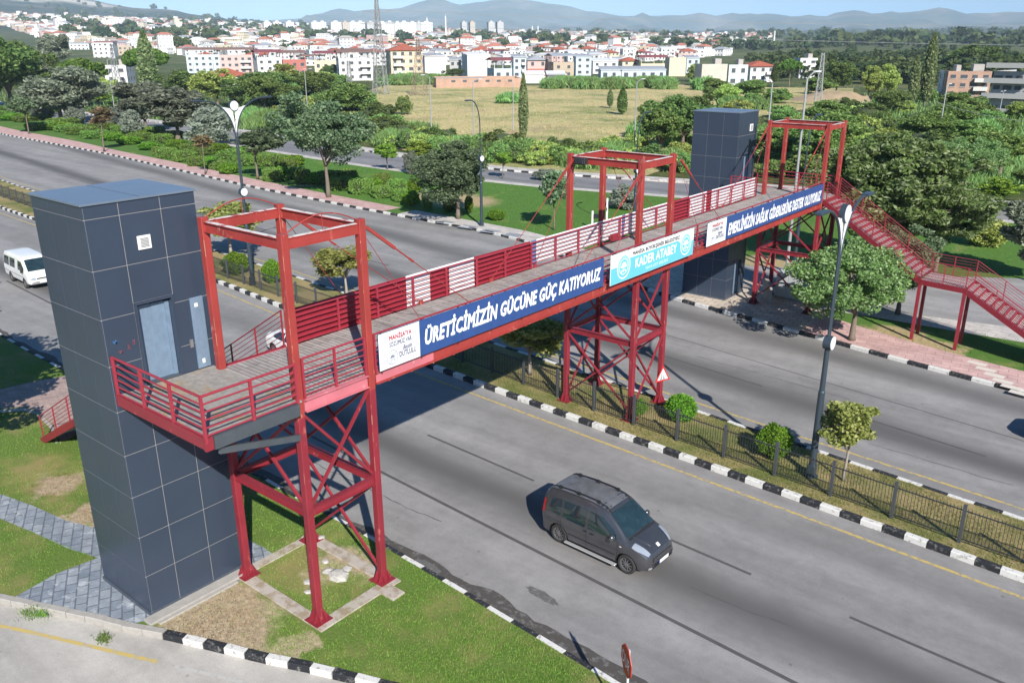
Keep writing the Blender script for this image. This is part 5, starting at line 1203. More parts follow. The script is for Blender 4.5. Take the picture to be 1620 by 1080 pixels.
def broad(leafkey, n=7000, size=.26, k=60, rc=.75, hw=2.4, hz=1.9, zc=3.6, trunk=2.3, tr=.13, flat=.7, gaps=1.0, bark=None, elong=1.6, droop=0., shell=.55, lumps=4):
    def b(rng):
        L = [(rng.uniform(-.35, .35)*hw, rng.uniform(-.35, .35)*hw, rng.uniform(-.3, .35)*hz, rng.uniform(.55, .85)) for _ in range(lumps)]
        def env(u):
            j = rng.integers(0, len(L), len(u)); l = np.array(L)[j]; return np.stack([l[:, 0]+u[:, 0]*hw*l[:, 3], l[:, 1]+u[:, 1]*hw*l[:, 3], zc+l[:, 2]+u[:, 2]*hz*l[:, 3]], 1)
        p, c = clumped(env, k, n, rc, rng, shell, flat); q = leaves(p, n, size, rng, elong=elong, droop=droop)
        me = np_mesh("crown", q, 4, LM[leafkey]); sel = c[rng.permutation(len(c))[:12]]
        tm = trunk_mb(trunk, tr, sel, rng, (rng.uniform(-.05, .05), rng.uniform(-.05, .05))).mesh("trunk", bark or M_BARK, True)
        z = q.reshape(-1, 3); return me, tm, z[:, 2].max(), (np.percentile(z[:, 0], 99)-np.percentile(z[:, 0], 1))
    return b
def bushmesh(leafkey, n=2600, size=.22, k=26, rc=.55, hw=1.5, hz=1.1, core=True, flat=.8, elong=1.6, box=False, up=False):
    def b(rng):
        def env(u):
            v = u.copy()
            if box: v = np.sign(v)*np.abs(v)**.55; v /= np.maximum(1, np.abs(v).max(1))[:, None]*1.0
            return np.stack([v[:, 0]*hw, v[:, 1]*hw, hz*.95+v[:, 2]*hz*.9], 1)
        if box or not k:      # clipped: leaves hug a smooth skin
            d = rng.normal(size=(n, 3)); d /= np.linalg.norm(d, axis=1)[:, None]; ph_ = rng.uniform(0, 6.28, 3); p = env(d*rng.uniform(.88, 1.07, (n, 1))*(1+.08*np.sin(5*d[:, :1]+4*d[:, 1:2]+ph_[0])+.07*np.sin(8*d[:, 2:3]+5*d[:, :1]+ph_[1])+.04*np.sin(15*d[:, 1:2]+ph_[2])))
        else: p, _ = clumped(env, k, n, rc, rng, .4, flat)
        p[:, 2] = np.abs(p[:, 2]); q = leaves(p, n, size, rng, elong=elong)
        if up:
            a = rng.normal(size=(n, 3))*np.array([.28, .28, .1])+np.array([0, 0, 1.]); a /= np.linalg.norm(a, axis=1)[:, None]; bb = rng.normal(size=(n, 3)); bb -= (bb*a).sum(1)[:, None]*a; bb /= np.linalg.norm(bb, axis=1)[:, None]
            s = size*rng.uniform(.6, 1.3, (n, 1)); q = np.stack([p-a*s*2.6, p+bb*s*.22, p+a*s*2.6, p-bb*s*.22], 1)
        mats = [LM[leafkey]]; q = q.reshape(-1, 3)
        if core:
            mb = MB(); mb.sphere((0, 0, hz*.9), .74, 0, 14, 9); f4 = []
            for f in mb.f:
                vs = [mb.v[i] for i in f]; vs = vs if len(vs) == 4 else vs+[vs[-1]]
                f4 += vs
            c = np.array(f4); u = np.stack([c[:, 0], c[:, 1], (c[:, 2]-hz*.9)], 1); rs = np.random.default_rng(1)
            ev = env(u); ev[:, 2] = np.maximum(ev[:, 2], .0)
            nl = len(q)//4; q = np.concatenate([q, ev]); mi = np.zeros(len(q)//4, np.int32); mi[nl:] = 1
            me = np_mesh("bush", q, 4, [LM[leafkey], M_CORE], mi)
        else: me = np_mesh("bush", q, 4, mats)
        return me, None, q[:, 2].max(), (np.percentile(q[:, 0], 99)-np.percentile(q[:, 0], 1))
    return b
def column(leafkey, n=3600, h=12, w=1.0, size=.30, trunk=1.0):
    def b(rng):
        t_ = rng.uniform(0, 1, n)**.9; prof_ = np.interp(t_, [0, .1, .4, .75, 1], [.35, .75, 1, .7, .08]); k = rng.integers(0, 40, n); ang = rng.uniform(0, 2*pi, 40)[k]+rng.normal(0, .35, n)
        r = w*prof_*rng.uniform(.35, 1.1, n)**.6; p = np.stack([np.cos(ang)*r, np.sin(ang)*r, trunk+t_*(h-trunk)], 1); q = leaves(p, n, size, rng, elong=2.0, droop=-.9)
        me = np_mesh("crown", q, 4, LM[leafkey]); tm = trunk_mb(h*.85, .16, [], rng).mesh("trunk", M_BARKP, True); return me, tm, h, w*2
    return b
def umbrella(leafkey, n=6000):
    def b(rng):
        def env(u): return np.stack([u[:, 0]*4.2, u[:, 1]*4.2, 5.6+np.abs(u[:, 2])*2.4], 1)
        p, c = clumped(env, 50, n, 1.0, rng, .6, .6); q = leaves(p, n, .42, rng); me = np_mesh("crown", q, 4, LM[leafkey])
        return me, trunk_mb(5, .25, c[:12], rng).mesh("trunk", M_BARK, True), 8.6, 9.
    return b
KINDS_ = dict(
 bigtree=broad("locustb", 44000, .085, 210, .36, 2.6, 2.1, 3.9, 2.4, .13, shell=.6, lumps=7, elong=2.2),
 locust=broad("locust", 26000, .115, 120, .50, 2.6, 2.1, 3.9, 2.4, .13, gaps=1), locustb=broad("locustb", 30000, .085, 150, .40, 2.6, 1.9, 3.1, 1.6, .12),
 young=broad("locust", 3600, .17, 30, .42, 1.1, 1.1, 3.1, 2.4, .06), sapling=broad("autumn", 900, .13, 12, .3, .55, .8, 3.0, 3.0, .035, lumps=2),
 olive=broad("olive", 12000, .18, 60, .7, 3.0, 1.9, 3.4, 1.8, .2, droop=.3, elong=2.2), silver=bushmesh("silver", 6500, .20, 46, .6, 2.2, 2.0, core=False, elong=2.4),
 greytree=broad("olive", 9000, .16, 50, .55, 1.8, 1.8, 2.9, 1.2, .13, elong=2.4, droop=-.3),
 lime=broad("lime", 3600, .17, 30, .38, 1.15, .95, 2.7, 1.9, .06), privet=broad("privet", 7500, .085, 44, .30, .82, .92, 2.25, 1.5, .05, bark=M_BARKP),
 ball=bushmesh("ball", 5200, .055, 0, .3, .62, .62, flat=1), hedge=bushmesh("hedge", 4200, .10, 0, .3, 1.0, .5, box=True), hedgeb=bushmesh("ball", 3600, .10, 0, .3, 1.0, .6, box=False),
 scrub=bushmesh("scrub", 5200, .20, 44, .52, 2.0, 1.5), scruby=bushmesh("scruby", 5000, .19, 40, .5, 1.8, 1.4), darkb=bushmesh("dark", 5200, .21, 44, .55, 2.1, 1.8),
 reed=bushmesh("reed", 2600, .42, 20, .6, 1.9, 1.2, up=True, core=False), dark=broad("dark", 12000, .30, 85, 1.0, 4.6, 3.6, 5.6, 2.5, .3, shell=.6, lumps=5),
 tall=broad("scrub", 11000, .25, 80, .8, 3.4, 3.2, 5.0, 2.5, .22), tally=broad("scruby", 10000, .23, 75, .78, 3.0, 2.8, 4.6, 2.5, .2), pine=umbrella("pine", 9000), poplar=column("poplar", 4200, 12, 1.2, .34), cypress=column("dark", 2600, 6, .8, .25, .2),
 fartree=broad("dark", 1500, .8, 26, 1.4, 4.0, 3.2, 4.8, 2, .25), fartreeg=broad("scrub", 1500, .8, 26, 1.4, 4.0, 3.2, 4.8, 2, .25))
CATS = dict(silver="shrub", ball="bush", hedge="clipped bush", hedgeb="bush", scrub="shrub", scruby="shrub", darkb="shrub", reed="reeds")
NAMES = dict(pine="umbrella_pine", poplar="poplar_tree", cypress="cypress_tree", olive="olive_tree", sapling="sapling", silver="silvery_shrub", ball="round_bush", hedge="clipped_bush", hedgeb="clipped_bush", scrub="wild_shrub", scruby="wild_shrub", darkb="wild_shrub", reed="reed_clump")
prng = random.Random(12)
def plant(kind, x, y, h, w, label=None, group=None, z=0., var=None, rz=None):
    me, tm, H, W = proto(kind, prng.randrange(2) if var is None else var, KINDS_[kind])
    sx = w/W; sz = h/H; nm = NAMES.get(kind, "tree"); cat = CATS.get(kind, "tree"); rz = prng.uniform(0, 6.28) if rz is None else rz
    if tm is None:
        o = link(nm, me, None, (x, y, z)); o.rotation_euler = (0, 0, rz); o.scale = (sx, sx, sz); tag(o, label, cat, group); return o
    r = empty(nm, (x, y, z), rz, label, cat, group); r.scale = (sx, sx, sz); link("trunk", tm, r); link("crown", me, r); return r
def plant_px(kind, px, py, top, wpx, label, group=None, z=0., var=None, dx=0):
    x, y = G(px, py, z); dist = np.dot(np.array([x, y, z-HCAM]), _fw); h = height_at(x, y, top)-z; w = wpx/FPX*dist
    return plant(kind, x, y, max(h, .3), w, label, group, z, var)
# --- named trees around the road
plant_px('locust', 520, 312, 143, 140, "broad dark tree with a leaning pale trunk beside the pink pavement", var=0)
plant_px('young', 408, 284, 200, 66, "small tree right of the twin arm lamp beside the pink pavement")
plant_px('sapling', 325, 276, 212, 26, "thin bare sapling on the pink pavement left of the twin arm lamp")
plant_px('sapling', 165, 240, 168, 34, "thin rusty leaved sapling on the pink pavement at upper left")
plant_px('young', 46, 212, 150, 36, "slim young tree at the far left end of the pink pavement")
plant_px('locust', 725, 346, 222, 100, "bluish green tree left of the hooked lamp on the pale pavement", var=1)
plant_px('young', 877, 364, 268, 46, "slim young tree just left of the middle tower on the lawn")
plant_px('locustb', 1347, 538, 380, 175, "bushy bright green tree at the kerb under the far staircase", var=0)
plant_px('locust', 1420, 497, 355, 110, "tree with a thick pale trunk standing right behind the stair landing", var=1)
plant_px('bigtree', 1395, 436, 208, 190, "largest broad green tree, across the lane behind the far staircase", var=1)
plant_px('bigtree', 1478, 434, 262, 140, "second broad green tree right of the largest one behind the staircase", var=0)
plant_px('lime', 1576, 337, 281, 56, "small lime green round tree beside the back street at right")
plant_px('greytree', 1630, 445, 318, 90, "grey green tree cut by the right edge of the photo")
plant_px('scruby', 1556, 388, 345, 62, "olive green round bush on the lawn at right")
plant_px('lime', 613, 268, 226, 34, "small lime green street tree above the lawn, left one")
plant_px('lime', 668, 268, 222, 42, "small lime green street tree above the lawn, second from left")
plant_px('silver', 650, 275, 238, 22, "narrow grey shrub between two small lime street trees")
plant_px('lime', 795, 281, 240, 26, "small green street tree near the hooked lamp")
plant_px('silver', 862, 282, 266, 34, "low grey shrub at the lawn's far edge left of the middle tower")
plant_px('silver', 992, 330, 290, 46, "silver grey shrub on the lawn seen through the middle tower")
plant_px('ball', 785, 348, 330, 26, "small round bush on the lawn right of the hooked lamp")
plant_px('privet', 838, 592, 500, 90, "small shaded tree on the median under the near span", var=0)
plant_px('privet', 1334, 760, 634, 72, "small yellow green tree on the median right of the nearest lamp", var=1)
plant_px('privet', 549, 470, 392, 72, "small yellow green tree on the median seen through the nearest tower", var=0)
plant_px('privet', 366, 405, 322, 76, "small yellow green tree on the median between lamp and nearest tower", var=1)
plant_px('ball', 1076, 664, 622, 46, "round clipped bush beside the middle tower on the median")
plant_px('ball', 1222, 722, 669, 50, "round clipped bush left of the nearest street lamp")
plant_px('ball', 374, 432, 397, 38, "clipped round bush in front of the twin arm lamp on the median")
plant_px('ball', 432, 447, 409, 30, "bright clipped bush seen through the nearest tower")
plant_px('ball', 1012, 655, 630, 20, "tiny bush at the foot of the middle tower")
# off-frame trees whose shadows fall into the picture at left
plant('locust', -36.0, 7.2, 10.0, 7.0, "dark tree outside the frame casting its shadow on the left verge")
# --- clipped bushes along the pink pavement
def zone1(px, py):
    r = "by the pink pavement" if float(BACK(G(px, py)[0]))+2.6 > G(px, py)[1] else "back on the lawn"
    z = "at far left" if px < 90 else "left of the silvery trees" if px < 190 else "below the silvery trees" if px < 290 else "left of the twin arm lamp" if px < 380 else "right of the twin arm lamp" if px < 470 else "under the broad dark tree" if px < 560 else "right of the broad dark tree" if px < 640 else "near the bluish green tree"
    return r+", "+z
def zone2(px):
    z = ["left of the broad dark tree", "behind the broad dark tree", "below the dry field", "left of the hooked lamp", "right of the hooked lamp", "left of the middle tower", "behind the middle tower", "left of the far lift shaft", "behind the far tower", "right of the far tower", "above the far staircase", "below the leaning lamp pole", "at the right edge"]
    return z[int(np.searchsorted([430, 560, 640, 730, 820, 890, 1060, 1180, 1290, 1380, 1470, 1550], px))]
HG = "clipped bushes along the pink pavement"
hb = [(22, 190, 40), (52, 192, 44), (60, 184, 40), (92, 205, 44), (112, 208, 40), (130, 212, 40), (60, 180, 50), (20, 178, 46), (5, 186, 40), (78, 200, 40), (66, 205, 38), (100, 200, 36),
      (178, 222, 30), (152, 218, 36), (160, 206, 34), (205, 228, 34), (195, 212, 30), (222, 222, 34), (236, 237, 30), (250, 246, 14), (265, 250, 24), (232, 218, 30), (258, 226, 30), (246, 212, 28), (280, 236, 30), (292, 255, 30), (312, 262, 26), (330, 262, 22), (302, 240, 30), (322, 245, 30), (345, 240, 34), (275, 218, 26),
      (348, 268, 26), (362, 275, 24), (368, 252, 34), (385, 262, 30), (392, 246, 32), (420, 262, 32), (432, 286, 26), (448, 284, 20), (436, 262, 30), (455, 270, 30), (465, 262, 30), (472, 282, 24), (480, 290, 20), (500, 290, 40), (522, 290, 34), (540, 300, 30), (560, 296, 30), (548, 284, 28), (572, 306, 30), (590, 300, 26), (605, 312, 28), (628, 305, 26), (650, 325, 24), (634, 318, 22), (606, 294, 22), (656, 304, 20), (676, 330, 14), (712, 334, 16), (742, 336, 12)]
for i, (px, py, w) in enumerate(hb):
    x, y = G(px, py); dist = np.dot(np.array([x, y, -HCAM]), _fw); W = w/FPX*dist*1.1
    plant('hedge' if i % 3 else 'hedgeb', x, y, prng.uniform(1.15, 1.6), W*prng.uniform(.9, 1.1), "%s clipped bush %s" % ("flat topped" if i % 3 else "rounded", zone1(px, py)), HG)
# --- upper left groups
for a in [('olive', 98, 195, 103, 105, "grey green olive tree with a bent dark trunk at upper left"), ('greytree', 232, 208, 126, 70, "tall silvery grey tree at upper left"), ('greytree', 282, 222, 135, 90, "wide silvery grey tree, darkest of the silvery group"),
          ('silver', 335, 228, 165, 66, "feathery pale shrub just left of the twin arm lamp"), ('silver', 208, 212, 172, 36, "pale rounded shrub left of the tall silvery tree"), ('silver', 65, 190, 160, 34, "pale shrub beside the olive tree's trunk"), ('silver', 122, 198, 168, 30, "pale shrub right of the olive tree's trunk"), ('silver', 190, 195, 168, 30, "low grey shrub beside the back street at upper left"),
          ('pine', 138, 168, 90, 74, "bright green umbrella pine at upper left"), ('pine', 240, 150, 72, 72, "dense pine behind the tall poplar at upper left"), ('poplar', 240, 158, 50, 27, "tall pointed poplar in front of the dense pine"),
          ('dark', 20, 170, 52, 100, "large dark tree at the left edge"), ('dark', 52, 160, 62, 66, "dark tree right of the large one at the left edge"), ('dark', -30, 180, 60, 90, "dark tree mostly cut by the left edge"), ('tally', 52, 175, 140, 36, "yellowish tree below the dark trees at left"),
          ('greytree', 92, 128, 52, 44, "grey tree standing above the olive tree"), ('dark', 42, 70, 44, 34, "round dark tree among the town roofs at far left"), ('scruby', 170, 152, 122, 38, "brown green tree between the pines"), ('lime', 155, 172, 146, 34, "yellow green shrub below the brown green tree"), ('scrub', 185, 168, 142, 32, "mid green shrub beside a pale wall"),
          ('dark', 290, 95, 57, 30, "dark pointed tree beside the red roofs at upper left"), ('tally', 345, 168, 108, 60, "rusty green tree below the red house roof"), ('dark', 300, 160, 110, 56, "dark green tree above the silvery group"), ('dark', 400, 170, 112, 66, "dark green tree behind the twin arm lamp"), ('tally', 452, 150, 100, 56, "yellow green rounded tree above the broad dark tree"),
          ('tall', 420, 180, 118, 52, "green tree between the lamp and the broad dark tree"), ('tall', 500, 165, 112, 50, "green tree below the white apartment block"), ('tall', 560, 190, 128, 60, "green tree left of the dry field"), ('dark', 528, 124, 102, 30, "round dark tree in front of the white apartment block"), ('scrub', 640, 180, 150, 24, "round shrub in the dry field's left half"),
          ('poplar', 828, 226, 118, 15, "narrow poplar standing alone in the dry field"), ('poplar', 965, 170, 142, 10, "tiny pointed tree in the middle of the field"), ('cypress', 984, 180, 139, 16, "small dark cypress in the middle of the field"), ('reed', 808, 162, 143, 40, "rounded reed clump in the dry field"),
          ('dark', 1080, 235, 148, 76, "large dark shrub left of the far lift shaft"), ('tall', 1045, 250, 168, 60, "green bushy tree left of the far lift shaft"), ('tall', 1030, 215, 160, 40, "rounded green tree at the field's right end"), ('darkb', 1100, 200, 150, 50, "dark shrub above the far lift shaft's left edge"),
          ('tall', 1180, 165, 125, 46, "green tree right behind the far lift shaft"), ('tally', 1150, 170, 132, 36, "yellow green tree above the far lift shaft"), ('pine', 1248, 138, 92, 36, "dense pine left of a white house at right"), ('cypress', 1225, 130, 100, 12, "small dark cypress beside the orange roofed house"),
          ('dark', 1322, 150, 94, 48, "dark round tree right of the white house"), ('tally', 1372, 160, 103, 34, "yellow green tree, left of a pair at right"), ('tally', 1402, 158, 100, 36, "yellow green tree, right of a pair at right"), ('poplar', 1441, 168, 88, 15, "shorter poplar of the pair at right"), ('poplar', 1462, 168, 53, 19, "tallest poplar at right, rising against the hills"),
          ('dark', 1545, 122, 68, 80, "large round tree above the brick apartment block"), ('pine', 1515, 120, 80, 40, "pine left of the large round tree"), ('scruby', 1100, 128, 100, 26, "round tree before the cream houses"), ('dark', 845, 118, 104, 26, "dark tree before the pink house"), ('dark', 870, 124, 112, 30, "dark shrub right of the pink house"), ('dark', 716, 124, 108, 26, "dark round tree between two white houses"), ('darkb', 760, 80, 66, 30, "dark round tree amid the town roofs at centre"), ('dark', 598, 78, 50, 28, "dark tree behind the nearest lattice pylon"),
          ('scruby', 1360, 225, 180, 60, "olive scrub mound right of the farthest tower"), ('dark', 1385, 300, 215, 90, "dense green tree right of the farthest tower"), ('tall', 1290, 275, 190, 70, "green tree behind the farthest tower"), ('darkb', 1460, 260, 200, 90, "dense scrub below the leaning lamp pole"), ('tall', 1580, 280, 205, 90, "green tree thicket at the right edge"), ('locustb', 1520, 300, 215, 100, "bright leafed tree above the lime round tree"), ('tally', 1610, 190, 160, 36, "yellow green tree before the white end of the apartments")]:
    plant_px(*a)
# --- thicket beyond the back street
def band(pts, px): return np.interp(px, [p[0] for p in pts], [p[1] for p in pts])
NEARB = [(380, 202), (440, 210), (574, 228), (677, 243), (774, 256), (892, 263), (1089, 277), (1527, 298), (1640, 308)]
FARB = [(380, 140), (450, 128), (540, 130), (580, 160), (610, 205), (700, 222), (800, 238), (900, 250), (990, 240), (1040, 160), (1090, 140), (1150, 145), (1200, 150), (1300, 150), (1400, 155), (1640, 160)]
th = random.Random(21); cnt = 0
SCR = ['scrub', 'scruby', 'darkb', 'reed', 'reed', 'scruby', 'tall', 'scrub']
labs = dict(scrub="mid green wild shrub", scruby="yellowish wild shrub", darkb="dark wild shrub", reed="tall pale green reeds", tall="green tree")
def lab2(kd, px, py, v): return labs[kd]+(" at the thicket's road edge " if v > .66 else " mid thicket " if v > .33 else " at the thicket's back ")+zone2(px)
for k in range(900):
    px = th.uniform(385, 1640); nb, fb_ = band(NEARB, px), band(FARB, px); v = th.random()**.8; py = fb_+(nb-fb_)*v
    if th.random() > (.36 if px < 1050 else .30): continue
    if 1150 < px < 1200 and py > 270: continue
    x, y = G(px, py-1.5); d = sqrt(x*x+y*y); kd = th.choice(SCR if px > 1040 or px < 600 else SCR[:6]); s = th.uniform(.75, 1.25)*(1+max(0, d-110)/260)
    hh = {'tall': 5.0, 'reed': 2.4, 'darkb': 2.7, 'scrub': 2.4, 'scruby': 2.1}[kd]*s; ww = {'tall': 5.5, 'reed': 3.8, 'darkb': 4.4, 'scrub': 4.2, 'scruby': 3.8}[kd]*s
    if py > nb-7: hh = min(hh, 2.6); ww = min(ww, 3.2)
    plant(kd, x, y, hh, ww, lab2(kd, px, py, v), "thicket beyond the back street", -.2); cnt += 1
# reeds along the town edge of the field
for k in range(46):
    px = 872+k*4.1+th.uniform(-2, 2); x, y = G(px, 138+th.uniform(-2, 3), -.2); plant('reed', x, y, th.uniform(3.2, 4.4), 7, "green reeds in the long strip at the field's town edge", "reed strip at the field's far edge", -.2)
for k in range(20):
    px = 618+k*4.3+th.uniform(-2, 2); x, y = G(px, 133+th.uniform(-2, 2), -.2); plant('reed', x, y, th.uniform(3.2, 4.6), 8, "green reeds below the yellow apartment block", "reeds below the yellow apartment block", -.2)
# ------------------------------------------------------------------ field and ground cover
fm = NT("field_ground"); p = fm.pos(); a = fm.noise(fm.scale(p, (1, 1, 1)), .05, 8, .72); b = fm.noise(p, .9, 6, .75)
c = fm.mix(fm.ramp(a, [(.36, 0.), (.54, 1.)]), (.21, .25, .09), (.56, .46, .23)); c = fm.mix(fm.ramp(fm.noise(p, .16, 7, .7), [(.52, 0.), (.66, .7)]), c, (.60, .52, .29))
c = fm.mix(fm.ramp(fm.noise(fm.scale(p, (1, .4, 1), .7), .11, 6, .7), [(.56, 0.), (.66, .85)]), c, (.46, .34, .21)); c = fm.mix(1.0, c, fm.ramp(b, [(.25, .6), (.7, 1.12)]), 'MULTIPLY'); fm.bump(b, .8, .3)
sheet("dry_field", gp([(585, 142), (640, 128), (820, 136), (1110, 134), (1200, 138), (1350, 140), (1350, 160), (1200, 185), (1120, 245), (1010, 282), (880, 272), (780, 262), (690, 250), (600, 228), (570, 180)], -.2), -.2, fm.fin(c, .95, spec=.1))
un = NT("undergrowth_ground"); p = un.pos(); c = un.mix(un.ramp(un.noise(p, .35, 7, .7), [(.4, 0.), (.6, 1.)]), (.05, .085, .025), (.13, .14, .05)); c = un.mix(1.0, c, un.ramp(un.noise(p, 3, 5, .7), [(.3, .5), (.7, 1.1)]), 'MULTIPLY')
M_UNDER = un.fin(c, .95, spec=.1)
sheet("thicket_ground", gp([(1352, 141), (1700, 158), (1700, 330), (1527, 306), (1320, 293), (1089, 284), (1012, 283), (1122, 246), (1202, 186), (1353, 161)], -.22), -.22, M_UNDER)
sheet("thicket_ground", gp([(-60, 175), (-60, 120), (300, 105), (584, 120), (584, 141), (568, 180), (598, 229), (689, 250), (574, 232), (441, 213), (100, 176)], -.22), -.22, M_UNDER)
def ground_cover(name, label_mat, pts, hgt, wid, lean=.35, z=0.):
    """pts (N,2) -> N grass blades"""
    n = len(pts); r = RNG; a = r.uniform(0, 2*pi, n); h = hgt*r.uniform(.5, 1.3, n); w = wid*r.uniform(.6, 1.3, n); lx = r.normal(0, lean, n)*h; ly = r.normal(0, lean, n)*h
    b = np.stack([pts[:, 0], pts[:, 1], np.full(n, z)], 1); d = np.stack([np.cos(a)*w, np.sin(a)*w, np.zeros(n)], 1); t_ = b+np.stack([lx, ly, h], 1)
    me = np_mesh(name, np.stack([b-d, b+d, t_], 1), 3, label_mat); o = link(name, me); return tag(o, kind='stuff')
def scatter(n, poly_px=None, x0=0, x1=0, fa=None, fb=None, clump=0):
    if fa is not None:
        x = RNG.uniform(x0, x1, n); ya = np.array([float(fa(v)) for v in x]); yb = np.array([float(fb(v)) for v in x]); y = ya+(yb-ya)*RNG.uniform(0, 1, n); return np.stack([x, y], 1)
GB = leaf_mat("grass_blades", (.05, .10, .014), (.095, .165, .03), (.16, .21, .06)); GBM = leaf_mat("median_grass_blades", (.05, .07, .018), (.10, .105, .035), (.19, .165, .08)); DG = leaf_mat("dry_blades", (.07, .09, .03), (.15, .14, .06), (.22, .19, .09))
def keep(pts, f): return pts[np.array([f(x, y) for x, y in pts])]
BL = [(-18.6, 9.6, 1.3), (-17.3, 9.3, 1.1), (-24.6, 9.9, .8), (-26.2, 10.1, .7), (-29, 10.2, .8), (-22.6, 8.6, .5)]
sp = gp([(0, 781), (147, 834), (190, 810), (398, 856), (437, 881), (383, 916), (240, 979), (200, 989), (89, 966), (13, 950), (89, 907), (155, 882), (0, 820)])
def inpoly(x, y, P_):
    c = False
    for i in range(len(P_)):
        (x1_, y1_), (x2_, y2_) = P_[i], P_[i-1]
        if (y1_ > y) != (y2_ > y) and x < (x2_-x1_)*(y-y1_)/(y2_-y1_)+x1_: c = not c
    return c
bp = gp([(-40, 612), (60, 602), (118, 592), (130, 640), (118, 690), (95, 700), (60, 652), (0, 650), (-40, 650)])
def okv(x, y):
    if -22.4 < x < -19.4 and 8.4 < y < 11.5: return False
    if -19.7 < x < -15.0 and (10.9 < y < 11.4 or 13.4 < y < 14): return False
    if inpoly(x, y, sp) or inpoly(x, y, bp): return False
    for bx, by, r in BL:
        if (x-bx)**2+(y-by)**2 < r*r and RNG.random() < .9: return False
    return sin(x*2.1+sin(y*1.7)*2)*sin(y*2.3+x*.6)+RNG.normal(0, .55) > -.45
pts = keep(scatter(190000, x0=-42, x1=3, fa=lambda x: FG(x)+.2, fb=lambda x: K1(x)-.2), okv)
ground_cover("grass", GB, pts, .06, .0085)
pts = scatter(70000, x0=-40, x1=4, fa=lambda x: K2(x)+.25, fb=lambda x: K3(x)-.22); pts = pts[(np.sin(pts[:, 0]*1.3)*np.sin(pts[:, 1]*2.9+pts[:, 0]*.7)+RNG.normal(0, .5, len(pts))) > -.5]
ground_cover("grass", GBM, pts, .07, .011)
pts = scatter(50000, x0=-105, x1=8, fa=lambda x: BACK(x)+.1, fb=lambda x: SN(x)-1.4)
pts = keep(pts, lambda x, y: not (x > -31 and 48.4 < y < 62) and not any((x-a)**2+(y-b)**2 < r*r for a, b, r in [(-55.5, 60.5, 3), (-58.5, 61.5, 2.6), (-61, 60.2, 2)]))
ground_cover("grass", leaf_mat("lawn_blades", (.025, .085, .010), (.05, .13, .016), (.09, .17, .03)), pts, .06, .03)
pp = []
while len(pp) < 30000:
    px, py = RNG.uniform(580, 1360), RNG.uniform(136, 275)
    q = G(px, py, -.2)
    if q[1] > float(SF(q[0]))+7 and RNG.random() < ((py-100)/175)**-1*.4: pp.append(q)
ground_cover("field_grass", DG, np.array(pp)[::2], .26, .09, z=-.2)
pp = [G(RNG.uniform(1350, 1640), RNG.uniform(150, 300), -.2) for _ in range(12000)]+[G(RNG.uniform(0, 600), RNG.uniform(150, 230), -.2) for _ in range(6000)]
pp = [q for q in pp if q[1] > float(SF(q[0]))+2.4]
ground_cover("undergrowth", LM['reed'], np.array(pp), 1.1, .10, z=-.2)

for i, (px, py, s_) in enumerate([(45, 970, .35), (66, 972, .3), (163, 1003, .3), (250, 990, .35)]):
    x, y = G(px, py); r_ = np.random.default_rng(i); pts = np.stack([x+r_.normal(0, s_*.5, 160), y+r_.normal(0, s_*.28, 160)], 1); ground_cover("weeds", GB, pts, .10, .012, z=-.13 if py > 985 else 0)

# dry stubble and small pebbles on the bare soil
pts = []; pb = MB()
for bx, by, r in BL:
    k = int(900*r*r); a = RNG.uniform(0, 6.28, k); q = np.sqrt(RNG.uniform(0, 1.2, k))*r; pts.append(np.stack([bx+q*np.cos(a), by+q*np.sin(a)], 1))
pts = np.concatenate(pts); pts = keep(pts, lambda x, y: not (-22.4 < x < -19.0 and 8.2 < y < 11.5) and not inpoly(x, y, sp) and y > FG(x)+.2)
ground_cover("dry_stubble", leaf_mat("stubble", (.12, .10, .05), (.21, .16, .085), (.28, .22, .12)), pts, .05, .010)
for x, y in pts[::16]:
    s_ = RNG.uniform(.005, .020); pb.sphere((x+RNG.normal(0, .3), y+RNG.normal(0, .3), .004), s_, 0, 5, 4, .6)
tag(pb.build("gravel", bpy.data.materials["pale_rubble"]), kind='stuff')
# ------------------------------------------------------------------ town
def ground_z(x, y):
    h = TBVH.ray_cast(Vector((x, y, 3000)), Vector((0, 0, -1))); return h[0].z if h[0] is not None else -.3
_bm = bmesh.new(); _bm.from_mesh(TERR.data); TBVH = BVHTree.FromBMesh(_bm); _bm.free()
M_WINF = simple("hazy_window", (.24, .26, .29), .4)
M_WINT = simple('haze_paled_tower_windows', (.42, .43, .45), .6)  # tower block windows, grey lightened so distance haze sits in the colour
def wallm(name, c, var=.07): return simple(name, c, .85, var=var, sc=.5)
WM = dict(white=wallm("white_render", (.68, .675, .66)), cream=wallm("cream_render", (.62, .55, .40)), peach=wallm("peach_render", (.66, .44, .32)), red=wallm("red_render", (.42, .15, .12)), pink=wallm("pink_render", (.56, .40, .37)),
          blue=wallm("pale_blue_render", (.50, .58, .62)), grey=wallm("grey_render", (.42, .42, .41)), conc=wallm("raw_concrete_wall", (.50, .47, .42), .15), brick=wallm("brick_wall", (.42, .27, .20), .25), brown=wallm("beige_render", (.44, .36, .27)), dkgrey=wallm("dark_grey_render", (.14, .14, .155)))
M_RRED = pavers("red_roof_tiles", (.40, .10, .06), (.46, .15, .09), (.22, .06, .04), .5, .3, .4, .03); M_RMAR = simple("maroon_sheet_roof", (.24, .07, .07), .6); M_RGREY = simple("grey_sheet_roof", (.42, .43, .45), .5, .2); M_RWHT = simple("white_sheet_roof", (.66, .66, .66), .6); M_RFLAT = simple("flat_roof_screed", (.40, .37, .34), .9)
M_RBRN = simple("brown_sheet_roof", (.22, .13, .10), .6)
M_WIN = simple("window_glass", (.085, .095, .11), .15, spec=.8); M_BALC = simple("balcony_parapet", (.58, .57, .55), .8)
